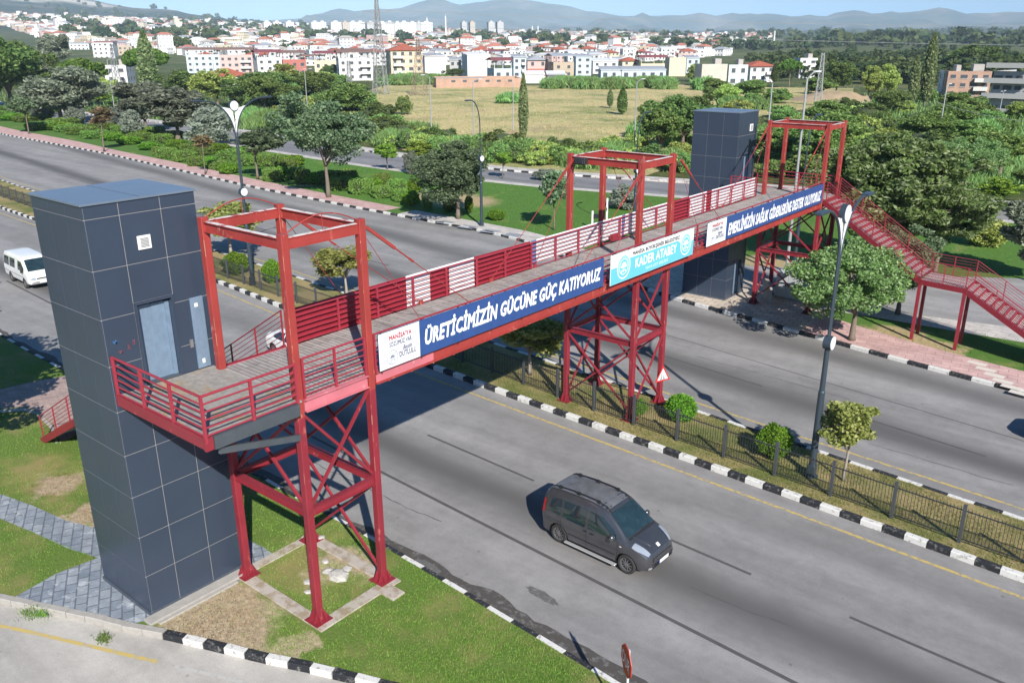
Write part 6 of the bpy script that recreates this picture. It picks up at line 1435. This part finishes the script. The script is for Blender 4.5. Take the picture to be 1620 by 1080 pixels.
ROOFS = dict(hip=M_RRED, mar=M_RMAR, grey=M_RGREY, wht=M_RWHT, flat=M_RFLAT, brn=M_RBRN)
def house(x, y, w, dpt, h, rz, wall, roof, label, floors=3, z=None, blank=False, bands=None, open_attic=False, balc=False, cols=None, group="houses along the field's town edge", detail=True, name="house", cat="house", rcol=None):
    z = -.3 if z is None else z
    H = empty(name, (x, y, z), rz, label, cat, group); fh = h/floors
    top = h-(fh*.9 if open_attic else 0)
    mb = MB().box(-w/2, w/2, 0, dpt, 0, top)
    if not roof in ('hip',): mb.box(-w/2, w/2, 0, .2, top, top+.5).box(-w/2, -w/2+.2, .2, dpt, top, top+.5).box(w/2-.2, w/2, .2, dpt, top, top+.5)
    if bands:
        for f in range(1, floors): mb.box(-w/2-.04, w/2+.04, -.04, .3, f*fh-.5, f*fh+.1, 1)
    mb.build("wall", [WM[wall], WM[bands or 'peach']], H)
    r = MB(); e = .7; rm = rcol or ROOFS[roof]
    if roof == 'hip':
        a = min(w, dpt)/2+e; rh = a*.36; L = [(-w/2-e, -e, top), (w/2+e, -e, top), (w/2+e, dpt+e, top), (-w/2-e, dpt+e, top)]
        k = max(0, (w-dpt)/2); k2 = max(0, (dpt-w)/2); R1 = (-k, dpt/2-k2, top+rh); R2 = (k, dpt/2+k2, top+rh)
        r.add(L+[R1, R2], [(0, 1, 5, 4), (1, 2, 5), (2, 3, 4, 5), (3, 0, 4), (3, 2, 1, 0)] if k > 0 or k2 == 0 else [(0, 1, 4), (1, 2, 5, 4), (2, 3, 5), (3, 0, 4, 5), (3, 2, 1, 0)])
    elif open_attic:
        zt = h+.2; 
        for xx in (-w/2+.3, 0, w/2-.3):
            for yy in (.4, dpt-.4): r.box(xx-.12, xx+.12, yy-.12, yy+.12, top, zt, 1)
        r.add([(-w/2-e, -e, zt), (w/2+e, -e, zt), (w/2+e, dpt/2, zt+1.1), (-w/2-e, dpt/2, zt+1.1), (w/2+e, dpt+e, zt), (-w/2-e, dpt+e, zt)]+[(-w/2-e, -e, zt+.15), (w/2+e, -e, zt+.15), (w/2+e, dpt/2, zt+1.25), (-w/2-e, dpt/2, zt+1.25), (w/2+e, dpt+e, zt+.15), (-w/2-e, dpt+e, zt+.15)],
              [(6, 7, 8, 9), (9, 8, 10, 11), (3, 2, 1, 0), (5, 4, 2, 3), (0, 1, 7, 6), (4, 5, 11, 10), (1, 2, 8, 7), (2, 4, 10, 8), (3, 0, 6, 9), (5, 3, 9, 11)], 0)
    elif roof in ('grey', 'wht', 'mar', 'brn'):
        zt = top+.2; r.add([(-w/2-.3, -.3, zt), (w/2+.3, -.3, zt), (w/2+.3, dpt+.3, zt+1.2), (-w/2-.3, dpt+.3, zt+1.2), (-w/2-.3, -.3, zt+.14), (w/2+.3, -.3, zt+.14), (w/2+.3, dpt+.3, zt+1.34), (-w/2-.3, dpt+.3, zt+1.34)], [(3, 2, 1, 0), (4, 5, 6, 7), (0, 1, 5, 4), (1, 2, 6, 5), (2, 3, 7, 6), (3, 0, 4, 7)])
    else: r.box(-w/2+.2, w/2-.2, .2, dpt, top, top+.05).box(w*.1, w*.35, dpt*.3, dpt*.7, top+.05, top+2.2)
    ro = r.build("roof", [rm, WM[wall]], H)
    if detail and roof != 'hip': MB().box(-.5, .5, -.5, .5, 0, .9).build("water_tank", M_RWHT, ro, loc=(w*.25, dpt*.6, top+1.4 if roof != 'flat' else top+.05))
    if not blank:
        n = cols or max(2, int(w/3.2)); fl = floors-(1 if open_attic else 0)
        for f in range(fl):
            for k in range(n):
                cx = -w/2+w*(k+.5)/n; zz = f*fh+fh*.38; ww = 1.3 if (k+f) % 3 else 1.7
                wd = MB().box(-ww/2, ww/2, -.03, .02, 0, fh*.42).build("window", M_WIN, H, loc=(cx, -.03, zz))
                if detail: MB().box(-ww/2-.1, ww/2+.1, -.12, 0, -.1, 0).build("sill", M_BALC, wd, loc=(0, -.02, 0))
            for k in range(max(1, int(dpt/4))):
                cy = dpt*(k+.5)/max(1, int(dpt/4)); wd = MB().box(-.03, .03, -.6, .6, 0, fh*.42).build("window", M_WIN, H, loc=(w/2+.01, cy, f*fh+fh*.38)); 
                if k % 2 == 0: MB().box(-.03, .03, -.6, .6, 0, fh*.42).build("window", M_WIN, H, loc=(-w/2-.01, cy, f*fh+fh*.38))
            if balc and f > 0:
                cx = w*(.28 if balc == 1 else -.28); MB().box(-w*.16, w*.16, -1.3, -.02, -.12, 0).box(-w*.16, w*.16, -1.3, -1.2, 0, .95).box(-w*.16, -w*.16+.1, -1.2, -.02, 0, .95).box(w*.16-.1, w*.16, -1.2, -.02, 0, .95).build("balcony", M_BALC, H, loc=(cx, 0, f*fh))
    return H
def face_rz(x, y, tw=0.): return atan2(y, x)-pi/2+radians(tw)      # front (-y side) towards the viewpoint, then turned
def house_px(x0, x1, ybase, ytop, wall, roof, label, tw=0, **k):
    cx = (x0+x1)/2; x, y = G(cx, ybase, -.3); d = np.dot(np.array([x, y, -HCAM]), _fw); w = (x1-x0)/FPX*d/ (cos(radians(tw))+.5*abs(sin(radians(tw)))); h = height_at(x, y, ytop)+.3
    if roof == 'hip': h -= 1.5
    return house(x, y, w, k.pop('dpt', 13), max(3, h), face_rz(x, y, tw), wall, roof, label, floors=k.pop('floors', max(1, round(h/3.1))), **k)
FR = [(409, 449, 124, 84, 'white', 'mar', "white block with a brown roof above the broad dark tree", dict(open_attic=True, balc=1, tw=8)), (449, 487, 122, 85, 'red', 'brn', "red block with a row of top windows", dict(open_attic=True, tw=8)),
 (498, 536, 125, 86, 'cream', 'mar', "narrow cream block with a maroon attic roof", dict(open_attic=True, tw=-10)), (537, 592, 128, 84, 'white', 'brn', "white three storey block left of the lattice pylon", dict(open_attic=True, balc=1, tw=6)),
 (618, 672, 128, 74, 'cream', 'hip', "yellow block with peach bands and a red hipped roof", dict(bands='peach', balc=2, tw=10)), (671, 708, 124, 90, 'white', 'grey', "blank white wall house right of the yellow block", dict(blank=True, tw=14)), (712, 730, 120, 96, 'grey', 'grey', "narrow grey house in the gap between two white houses", dict(tw=0)),
 (738, 778, 122, 88, 'white', 'wht', "tall blank whitewashed gable house", dict(blank=True, tw=12)), (780, 812, 127, 97, 'blue', 'mar', "pale blue house with a maroon canopy", dict(tw=14, open_attic=True)), (812, 833, 124, 92, 'blue', 'grey', "small pale blue house left of the pink one", dict(tw=6, balc=1)), (833, 868, 123, 90, 'pink', 'hip', "pink house with orange top floor", dict(tw=10, bands='red', rcol=M_RGREY)),
 (873, 910, 124, 90, 'brown', 'grey', "beige block with an open grey roofed attic", dict(tw=16, open_attic=True)), (910, 936, 120, 91, 'blue', 'grey', "pale blue block right of the beige one", dict(tw=8)), (937, 978, 117, 98, 'white', 'wht', "low white house behind the reeds", dict(tw=5, balc=1)),
 (983, 1012, 114, 92, 'cream', 'hip', "cream house with a small orange gable", dict(tw=12)), (1012, 1056, 115, 92, 'cream', 'mar', "cream house with dark windows and a maroon attic", dict(tw=8, open_attic=True, balc=2)), (1057, 1085, 121, 93, 'cream', 'flat', "plain pale cream house with flat top", dict(tw=10, blank=True)), (1085, 1106, 116, 93, 'blue', 'grey', "pale blue house behind a round tree", dict(tw=8)),
 (1107, 1150, 138, 104, 'conc', 'flat', "raw concrete walled house at the field corner", dict(tw=12, blank=True)), (1150, 1182, 138, 105, 'blue', 'flat', "pale blue house beside the raw concrete one", dict(tw=12)), (1183, 1228, 130, 99, 'white', 'hip', "white house with an orange tiled roof", dict(tw=20, balc=1)), (1262, 1292, 124, 94, 'white', 'flat', "small white flat roofed house among trees", dict(tw=18, balc=2)),
 (298, 350, 116, 80, 'blue', 'brn', "pale blue block with a brown attic roof", dict(open_attic=True, tw=-4)), (350, 402, 118, 80, 'pink', 'brn', "pink block right of the pale blue one", dict(open_attic=True, tw=-4, balc=1)), (402, 412, 116, 86, 'white', 'mar', "narrow white house beside the pink block", dict(tw=0)),
 (150, 184, 102, 68, 'white', 'mar', "white stepped block with a maroon roof above the pines", dict(tw=-14)), (190, 212, 100, 74, 'brown', 'flat', "beige block right of the stepped white one", dict(tw=-8)), (114, 144, 96, 70, 'white', 'grey', "white house with a lean-to left of the stepped block", dict(tw=-10)), (212, 240, 96, 76, 'white', 'hip', "low white house behind the pointed poplar", dict(tw=-6)),
 (0, 24, 64, 38, 'dkgrey', 'flat', "dark grey modern block at the far left", dict(tw=-10)), (328, 400, 138, 114, 'white', 'hip', "low house with a bright red hipped roof half hidden by trees", dict(tw=10)), (170, 205, 146, 106, 'white', 'flat', "white house below the umbrella pine's crown", dict(tw=-12)),
 (293, 330, 82, 66, 'white', 'hip', "white house with a red roof, left of three", dict(tw=6)), (332, 356, 80, 66, 'white', 'hip', "white house with a red roof, middle of three", dict(tw=6)), (357, 382, 80, 68, 'white', 'hip', "white house with a red roof, right of three", dict(tw=6)), (447, 504, 66, 48, 'white', 'hip', "long white school with two red roofs", dict(tw=2)),
 (1494, 1522, 148, 116, 'white', 'flat', "dark topped end block left of the brick apartments", dict(tw=10, balc=1)), ]
for x0_, x1_, yb, yt, wl, rf, lb, kw in FR: house_px(x0_, x1_, yb, yt, wl, rf, lb, **kw)
# apartments at right: brick wing and grey wing with balconies
A1 = house_px(1496, 1560, 156, 116, 'brick', 'flat', "brick apartment block with pale window strips at right", tw=6, cols=4, balc=1, floors=3, group="apartment blocks at right", name="apartment_block", cat="apartment block")
A2 = house_px(1560, 1628, 180, 117, 'grey', 'flat', "grey apartment block with deep balconies at the right edge", tw=-18, cols=4, floors=4, group="apartment blocks at right", name="apartment_block", cat="apartment block")
def strips(A, w, h, fl):
    for f in range(fl):
        MB().box(-w/2, w/2-2, -1.5, -.1, -.15, 0).box(-w/2, w/2-2, -1.5, -1.4, 0, .9).build("balcony", WM['grey'], A, loc=(0, 0, f*h/fl+.2))
strips(A2, 11, 12.5, 4)
# roofless brick compound
cx, cy = G(758, 139, -.3); bc = empty("brick_compound", (cx, cy, -.3), face_rz(cx, cy, 6), "long low roofless brick building at the field's far edge", "building")
mb = MB(); W = 30
mb.box(-W/2, W/2, 0, .3, 0, 3.2).box(-W/2, -W/2+.3, .3, 14, 0, 3.2).box(W/2-.3, W/2, .3, 14, 0, 3.2).box(-W/2, W/2, 13.7, 14, 0, 3.4); mb.build("wall", WM['brick'], bc)
MB().box(-W/2+.3, W*.1, .3, 13.7, 2.9, 3.05).box(W*.1, W/2-.3, .3, 13.7, 2.6, 2.7).build("roof", M_RFLAT, bc)
for k in range(6): MB().box(-.7, .7, -.05, .02, 0, .7).build("window", M_WIN, bc, loc=(-W/2+6+k*4.0, 0, 1.9))
for i, (px, w_, c_, lb) in enumerate([(845, 8, 'white', "white domed roofed shed at the field's edge"), (880, 7, 'dkgrey', "dark low shed beside the domed white one")]):
    x, y = G(px, 132, -.3); house(x, y, w_, 6, 3, face_rz(x, y, 5), c_, 'wht', lb, floors=1, blank=True, group="sheds at the field's edge", name="shed", cat="shed", detail=False)
for px, lb in ((1018, "low industrial shed with a wide grey roof"), (985, "small dark roofed shed before the cream houses")):
    x, y = G(px, 128, -.3); house(x, y, 18, 10, 4, face_rz(x, y, 8), 'blue', 'grey', lb, floors=1, group="sheds at the field's edge", name="shed", cat="shed", detail=False)
# --- the nearer blocks of the town, one object each, then the rest as one mass
twn = random.Random(77); pal = ['white']*16+['cream']*2+['grey', 'pink', 'peach', 'blue', 'brown', 'white', 'conc']; rfp = ['hip', 'hip', 'mar', 'grey', 'wht', 'flat', 'flat', 'wht', 'grey', 'flat', 'brn']
def town_edge(px):       # nearest pixel row of the town
    return np.interp(px, [-60, 0, 100, 200, 300, 400, 500, 620, 800, 900, 1000, 1100, 1180, 1250, 1700], [78, 82, 92, 96, 100, 108, 108, 108, 106, 108, 102, 98, 92, 66, 58])
def horizon(px): return 57.0-.0062*px
cells = []
r = 300.
while r < 3080:
    r += 20+r*.010
    step = 14.5/r
    a = radians(az_of(-60)); a1 = radians(az_of(1700))
    while a > a1:
        a -= step*twn.uniform(.85, 1.2); x, y = r*cos(a), r*sin(a); px, py = px_of(x, y, 0)
        if py > town_edge(px)-1 or px < -60 or px > 1700: continue
        if px > 1040 and py < 88 and twn.random() < (min(.93, .6+(px-1040)/500) if r < 1500 else .5): continue
        if px > 820 and r > 900 and twn.random() < min(.6 if r > 1500 else .95, (px-820)/300+.1): continue
        if twn.random() < .10: continue
        cells.append((r+twn.uniform(-6, 6), x+twn.uniform(-4, 4), y+twn.uniform(-4, 4), px))
cells.sort()
print("town cells", len(cells))
shared = {}
def townhouse(i, r, x, y, px):
    w = twn.uniform(8, 14); d = twn.uniform(8, 13); fl = twn.choice([1, 2, 2, 2, 3, 3]) if px < 1150 else twn.choice([1, 2, 2]); wall = twn.choice(pal); roof = twn.choice(rfp); return w, d, fl*2.8, fl, wall, roof
NEAR_TOWN = 170; zl = ["at far left", "left of the pointed poplar", "behind the red roofed three", "behind the red block", "behind the lattice pylon", "behind the blank white houses", "behind the pink house", "behind the cream houses", "behind the far lift shaft", "at right among the trees"]
for i, (r, x, y, px) in enumerate(cells[:NEAR_TOWN]):
    w, d, h, fl, wall, roof = townhouse(i, r, x, y, px); z = ground_z(x, y)
    key = (wall, roof, fl)
    rt_ = {'hip': 'red tiled', 'mar': 'maroon', 'grey': 'grey sheet', 'wht': 'white sheet', 'flat': 'flat', 'brn': 'brown'}[roof]; wl_ = {'conc': 'raw concrete', 'brown': 'beige'}.get(wall, wall)
    lb = "%s %d storey town house with a %s roof, %s" % (wl_, fl, rt_, zl[int(np.searchsorted([90, 240, 400, 520, 640, 780, 900, 1060, 1180], px))])
    if key not in shared:
        H = house(x, y, 12, 11, h, 0, wall, roof, lb, floors=fl, z=z, detail=False, open_attic=(roof in ('mar', 'brn')), group="town houses behind the front row", cols=3, balc=1 if fl > 2 else False); shared[key] = H
    else:
        H = copy_tree(shared[key]); H["label"] = lb
    H.location = (x, y, z); H.rotation_euler = (0, 0, face_rz(x, y, twn.choice([12, 12, -30, 40]))); H.scale = (w/12, d/11, 1)
# far mass: simple blocks with roofs and window rows
V = []; MI = []
mats_far = [simple('far_white_walls', (.80, .79, .77), .9), WM['cream'], simple('far_grey_walls', (.60, .59, .58), .9), WM['pink'], WM['brown'], simple('far_red_roofs', (.42, .16, .11), .9), M_RGREY, simple('far_pale_roofs', (.78, .77, .75), .9), M_RFLAT, M_WINF]
def boxq(x, y, z, w, d, h, a, wi, ri, fl, pitched):
    c, s = cos(a), sin(a); Pt = lambda u, v, q: (x+u*c-v*s, y+u*s+v*c, z+q)
    A = [Pt(-w/2, -d/2, 0), Pt(w/2, -d/2, 0), Pt(w/2, d/2, 0), Pt(-w/2, d/2, 0)]; B = [Pt(-w/2, -d/2, h), Pt(w/2, -d/2, h), Pt(w/2, d/2, h), Pt(-w/2, d/2, h)]
    for k in range(4): V.extend([A[k], A[(k+1) % 4], B[(k+1) % 4], B[k]]); MI.append(wi)
    if pitched:
        e = .6; r0 = Pt(-w*.25, 0, h+2); r1 = Pt(w*.25, 0, h+2); C = [Pt(-w/2-e, -d/2-e, h), Pt(w/2+e, -d/2-e, h), Pt(w/2+e, d/2+e, h), Pt(-w/2-e, d/2+e, h)]
        for q in ((C[0], C[1], r1, r0), (C[1], C[2], r1, r1), (C[2], C[3], r0, r1), (C[3], C[0], r0, r0)): V.extend(q); MI.append(ri)
    else: V.extend(B); MI.append(ri)
    for f in range(fl):
        z0 = h*(f+.35)/fl; z1 = h*(f+.75)/fl; n = 4
        for k in range(n):
            if twn.random() < .12: continue
            u0 = -w/2+w*(k+.25)/n; u1 = -w/2+w*(k+.72)/n; V.extend([Pt(u0, -d/2-.06, z0), Pt(u1, -d/2-.06, z0), Pt(u1, -d/2-.06, z1), Pt(u0, -d/2-.06, z1)]); MI.append(9)
            v0 = -d/2+d*(k+.25)/n; v1 = -d/2+d*(k+.68)/n
            V.extend([Pt(w/2+.06, v0, z0), Pt(w/2+.06, v1, z0), Pt(w/2+.06, v1, z1), Pt(w/2+.06, v0, z1)]); MI.append(9)
for (r, x, y, px) in cells[NEAR_TOWN:]:
    z = ground_z(x, y); w, d, h, fl, wall, roof = townhouse(0, r, x, y, px)
    if twn.random() < .06 and px < 1000: h *= 1.8; fl *= 2
    boxq(x, y, z-1, w, d, h+1, face_rz(x, y, twn.choice([10, 10, -35, 40])), twn.choice([0, 0, 0, 0, 0, 1, 1, 2, 3, 4]), twn.choice([5, 5, 5, 6, 7, 8]), fl, twn.random() < .5)
me = np_mesh("distant_town", np.array(V), 4, mats_far, MI); tag(link("distant_town", me), "mass of pale distant town houses below the hills", kind='stuff')
# --- tower blocks and mosque
def towerblock(px, ytop, ybase, wpx, r, label, wall='white', fl=12):
    d = (px-810)/FPX*_rt - (ybase-540)/FPX*_up + _fw; n = sqrt(d[0]**2+d[1]**2); x, y = d[0]/n*r, d[1]/n*r; z = ground_z(x, y); k = r*sqrt(1+((px-810)/FPX)**2*0)/FPX; h = max(12, height_at(x, y, ytop)-z); w = wpx/FPX*r*.95
    T = empty("tower_block", (x, y, z), face_rz(x, y, 14), label, "tower block", "distant tower blocks"); MB().box(-w/2, w/2, 0, 16, 0, h).box(-w*.2, w*.2, 4, 10, h, h+3).build("wall", WM[wall], T)
    nc = max(3, int(w/5)); mbw = []
    for c in range(nc):
        MB().box(-w/2+w*(c+.3)/nc, -w/2+w*(c+.7)/nc, -.2, -.02, 4, h-2).build("window_column", M_WINT, T)
    return T
TB = [(500, 32, 52, 12, 'white'), (512, 31, 54, 10, 'white'), (533, 32, 54, 16, 'white'), (548, 33, 54, 10, 'brown'), (560, 31, 54, 12, 'white'), (572, 32, 56, 12, 'white'), (588, 27, 54, 13, 'grey'), (606, 36, 54, 14, 'white'), (618, 33, 54, 12, 'white'), (630, 36, 54, 10, 'white'), (641, 34, 56, 13, 'white'), (654, 36, 56, 12, 'white'), (664, 34, 56, 8, 'grey'), (676, 36, 56, 18, 'white'), (735, 32, 54, 8, 'grey'), (748, 33, 54, 8, 'brown'), (778, 33, 56, 10, 'grey'), (792, 34, 56, 10, 'grey'), (280, 26, 36, 7, 'cream'), (95, 18, 28, 14, 'white'), (186, 30, 44, 18, 'white'), (168, 32, 46, 12, 'white'), (424, 33, 50, 10, 'white'), (440, 34, 50, 12, 'white'), (460, 33, 50, 12, 'white')]
for i, (px, yt, yb, w, c) in enumerate(TB): towerblock(px, yt, yb, w, 2100 if px > 300 else 1900, "%s tower block, number %s from the left on the skyline" % ({'white': 'white', 'grey': 'grey', 'brown': 'brownish', 'cream': 'cream'}[c], ["one", "two", "three", "four", "five", "six", "seven", "eight", "nine", "ten", "eleven", "twelve", "thirteen", "fourteen", "fifteen", "sixteen", "seventeen", "eighteen", "nineteen", "twenty", "twenty one", "twenty two", "twenty three", "twenty four", "twenty five"][sorted([t[0] for t in TB]).index(px)]), c)
def polar(px, py, r):
    d = (px-810)/FPX*_rt - (py-540)/FPX*_up + _fw; n = sqrt(d[0]**2+d[1]**2); return d[0]/n*r, d[1]/n*r
x, y = polar(684, 60, 1500); z = ground_z(x, y); mq = empty("mosque", (x, y, z), face_rz(x, y, 10), "grey domed mosque in the town with two slender minarets", "mosque")
MB().box(-13, 13, -2, 20, 0, 9).build("wall", WM['grey'], mq); dm = MB(); dm.sphere((0, 9, 10), 9, 0, 20, 12, .8); dm.sphere((-8, 1, 9), 4, 0, 12, 8, .8); dm.sphere((8, 1, 9), 4, 0, 12, 8, .8); dm.build("dome", M_RGREY, mq, smooth=True)
def minaret(par, x, y, h, r=1.3): MB().lathe([(r*1.3, 0), (r*1.3, 6), (r, 7), (r, h*.55), (r*1.6, h*.57), (r*1.6, h*.59), (r*.9, h*.6), (r*.9, h*.82), (r*1.1, h*.83), (0, h)], 12, (x, y, 0)).build("minaret", WM['white'], par)
minaret(mq, -5, 18, 42); minaret(mq, 22, -6, 44)
for i, (px, yt, yb, lb) in enumerate([(842, 40, 58, "left minaret of a distant pair on the skyline"), (851, 40, 60, "right minaret of a distant pair on the skyline"), (1225, 48, 60, "single white minaret on the plain at right"), (355, 50, 68, "white minaret amid the roofs at upper left")]):
    x, y = polar(px, yb, 1700); z = ground_z(x, y); m = empty("minaret_tower", (x, y, z), 0, lb, "minaret", "distant minarets"); minaret(m, 0, 0, max(15, height_at(x, y, yt)-z), 1.2)
# --- lattice pylons, wires
M_PYL = simple("galvanised_lattice", (.33, .34, .35), .5, .4); M_PYLR = simple("rusty_lattice", (.24, .17, .14), .7, .2)
def pylon(px, py, top, basew, label, m, arms=True, rz=.5):
    x, y = G(px, py, -.3); h = height_at(x, y, top)+.3; P_ = empty("lattice_pylon", (x, y, -.3), rz, label, "pylon"); mb = MB(); t_ = max(.07, h*.0042)
    n = 9; lv = [h*(1-(1-i/n)**1.25) for i in range(n+1)]; W = lambda z: basew/2*(1-z/h)**1.1+.3
    for i in range(n):
        a, b = W(lv[i]), W(lv[i+1])
        for k in range(4):
            c0, c1 = [(-1, -1), (1, -1), (1, 1), (-1, 1)][k], [(-1, -1), (1, -1), (1, 1), (-1, 1)][(k+1) % 4]
            mb.bar((c0[0]*a, c0[1]*a, lv[i]), (c0[0]*b, c0[1]*b, lv[i+1]), t_*1.7); mb.bar((c0[0]*a, c0[1]*a, lv[i]), (c1[0]*b, c1[1]*b, lv[i+1]), t_*.8); mb.bar((c1[0]*a, c1[1]*a, lv[i]), (c0[0]*b, c0[1]*b, lv[i+1]), t_*.8)
            if i: mb.bar((c0[0]*a, c0[1]*a, lv[i]), (c1[0]*a, c1[1]*a, lv[i]), t_*.8)
    mb.build("mast", m, P_)
    if arms:
        for z_, l in ((h*.72, 5.5), (h*.84, 4.5), (h*.96, 3.5)):
            for s in (-1, 1): MB().bar((0, 0, z_+.5), (s*l, 0, z_), t_).bar((0, .4, z_-.3), (s*l, 0, z_), t_).bar((0, -.4, z_-.3), (s*l, 0, z_), t_).build("cross_arm", m, P_)
    return P_, h
p1, h1 = pylon(603, 150, -8, 3.4, "tall grey lattice pylon in front of the yellow block", M_PYL)
p2, h2 = pylon(664, 152, 62, 3.6, "shorter brown lattice pylon right of the tall grey one", M_PYLR)
p3, h3 = pylon(555, 160, 96, 1.2, "slim lattice power mast left of the tall grey pylon", M_PYL, False)
p4, h4 = pylon(1293, 168, 84, 1.0, "slim lattice mast right of the white house at right", M_PYL, False)
p5, h5 = pylon(188, 150, 70, 1.6, "lattice mast among the pines at upper left", M_PYL, False)
pa, ha = pylon(78, 118, 68, 2.0, "twin legged power mast above the olive tree", M_PYL, True)
def wire(a, b, sag, name, label, r=.035):
    pts = []; a = Vector(a); b = Vector(b)
    for i in range(25): t_ = i/24; p = a.lerp(b, t_); p.z -= sag*4*t_*(1-t_); pts.append(p)
    tag(MB().tube(pts, r, 4).build(name, M_LGREY), label, "power line", "power lines")
for k, (dz, l) in enumerate(((h1*.72, 5), (h1*.84, 4))):
    a = p1.matrix_basis @ Vector((0, 0, 0)); wire((p1.location.x+l*.8, p1.location.y, dz), (160, 330+30*k, 16+6*k), 5, "power_line", ["lower power line crossing the sky line of the plain at right", "upper power line crossing the plain at right"][k], .045)
x, y = G(1640, 250); wire((*G(1470, 236)[:2], 6.5), (x+10, y-8, 5.5), 1.2, "power_line", "pale cable running from the leaning lamp pole to the right edge", .025)
wire((p5.location.x, p5.location.y, h5*.85), (pa.location.x, pa.location.y, ha*.8), 2, "power_line", "power line between the two masts at upper left", .03)
# blue tarpaulin and rubble heap in the scrub, bare earth mound
x, y = G(1420, 243); mb = MB(); rr = random.Random(2)
for k in range(26): a_, b_ = rr.uniform(-3.5, 3.5), rr.uniform(-1.4, 1.4); mb.sphere((a_, b_, .1), rr.uniform(.25, .6), 0, 6, 4, .5)
o = mb.build("rubble_heap", bpy.data.materials["pale_rubble"], loc=(x, y, .5)); tag(o, "pale rubble heap in the scrub beside a blue tarpaulin", "rubble heap"); o.rotation_euler = (0, 0, .7)
x, y = G(1433, 240); o = MB().add([(-1.2, -.8, .3), (0, -.9, .9), (1.2, -.7, .3), (1.3, .7, .2), (0, .8, 1.0), (-1.2, .8, .3)], [(0, 1, 4, 5), (1, 2, 3, 4)]).build("tarpaulin", simple("blue_tarp", (.05, .25, .60), .5), loc=(x, y, .4)); tag(o, "crumpled blue tarpaulin on the rubble heap in the scrub", "tarpaulin")
x, y = G(1322, 160, -.2); mb = MB(); n = 24; vs = [(0, 0, 2.6)]+[(13*r_*cos(2*pi*k/n)*(1+.12*sin(k*2.3)), 8*r_*sin(2*pi*k/n)*(1+.1*sin(k*1.7)), z_+.25*sin(k*3.1)*(r_ < 1)) for r_, z_ in ((.3, 2.2), (.6, 1.3), (1, -.3)) for k in range(n)]
mb.add(vs, [(0, 1+k, 1+(k+1) % n) for k in range(n)]+[(1+j*n+k, 1+(j+1)*n+k, 1+(j+1)*n+(k+1) % n, 1+j*n+(k+1) % n) for j in range(2) for k in range(n)])
o = mb.build("earth_mound", simple("tan_earth", (.36, .27, .17), .95, var=.25, sc=.6), smooth=True, loc=(x, y, -.2)); tag(o, "bare tan earth mound among the trees at right", "earth mound"); o.rotation_euler = (0, 0, face_rz(x, y))
# --- far woods as one mass, plus separate trees in the middle distance
LM['fard'] = leaf_mat('far_dark_trees', (.026, .042, .018), (.045, .068, .028), (.07, .095, .04)); LM['farg'] = leaf_mat('far_green_trees', (.035, .058, .022), (.06, .085, .034), (.09, .115, .05)); LM['fard2'] = leaf_mat('far_bluish_trees', (.022, .045, .02), (.04, .068, .032), (.06, .09, .045))
def far_wood():
    r = np.random.default_rng(9); tmpl = []
    fine = []
    for v in range(5):
        d = r.normal(size=(260, 3)); d /= np.linalg.norm(d, axis=1)[:, None]; k = r.integers(0, 12, 260); kc = r.normal(size=(12, 3)); kc /= np.linalg.norm(kc, axis=1)[:, None]; p = (kc[k]*.62+d*.38*r.uniform(.5, 1.1, (260, 1)))*np.array([1, 1, .8])+np.array([0, 0, .9]); fine.append(leaves(p, 260, .26, r, elong=1.4))
    for v in range(6):
        d = r.normal(size=(70, 3)); d /= np.linalg.norm(d, axis=1)[:, None]; p = d*r.uniform(.65, 1.05, (70, 1))*np.array([1, 1, .8])+np.array([0, 0, .9]); tmpl.append(leaves(p, 70, .62, r, elong=1.25))
    out = []; mi = []
    for i in range(5200):
        px = r.uniform(-60, 1700); rr = 330*10**(r.uniform(0, 1)**.9*1.12)
        d = (px-810)/FPX*_rt - (60-540)/FPX*_up + _fw; n = sqrt(d[0]**2+d[1]**2); x, y = d[0]/n*rr, d[1]/n*rr; q = px_of(x, y, 0)
        east = px > 1010
        if not east and (r.random() > (.30 if rr > 450 else .12)): continue
        if east and px < 1180 and q[1] > 92: continue
        if q[1] > np.interp(px, [1000, 1180, 1230, 1700], [96, 96, 128, 140]) and east: continue
        if not east and q[1] > town_edge(px)-4: continue
        if east and rr > 700 and (r.random() < (.6 if rr < 1400 else .8) or sin(x*.006)*sin(y*.005+1) > .35): continue
        s = r.uniform(3.0, 6.0)*(1.0 if rr < 1200 else 1.5)
        if rr > 900: s *= 1.25
        a = r.uniform(0, 6.28); c, sn = cos(a), sin(a); T_ = fine if rr < 1000 else tmpl; t_ = T_[r.integers(len(T_))].reshape(-1, 3)*s*np.array([r.uniform(.8, 1.4), r.uniform(.8, 1.4), r.uniform(.75, 1.15)]); t_ = np.stack([t_[:, 0]*c-t_[:, 1]*sn+x, t_[:, 0]*sn+t_[:, 1]*c+y, t_[:, 2]+ground_z(x, y)-.3], 1)
        out.append(t_); mi += [int(r.integers(3))]*(len(t_)//4)
    me = np_mesh("distant_woods", np.concatenate(out), 4, [LM['fard'], LM['farg'], LM['fard2']], mi); tag(link("distant_woods", me), "mass of dark green trees over the far plain", kind='stuff')
far_wood()
# wide green strips of farmland under the hills
# ------------------------------------------------------------------ air
R_ = 13200
hz = MB().box(-R_, R_, -R_, R_, -3.0, 760).build("haze", bpy.data.materials.new("haze_air")); tag(hz, kind='stuff')
hm = hz.data.materials[0]; hm.use_nodes = True; nt = hm.node_tree; nt.nodes.clear(); out = nt.nodes.new("ShaderNodeOutputMaterial"); pv = nt.nodes.new("ShaderNodeVolumePrincipled")
pv.inputs["Color"].default_value = (.60, .80, 1.0, 1); pv.inputs["Density"].default_value = 8.6e-5; pv.inputs["Anisotropy"].default_value = -0.28
nt.links.new(pv.outputs[0], out.inputs["Volume"])
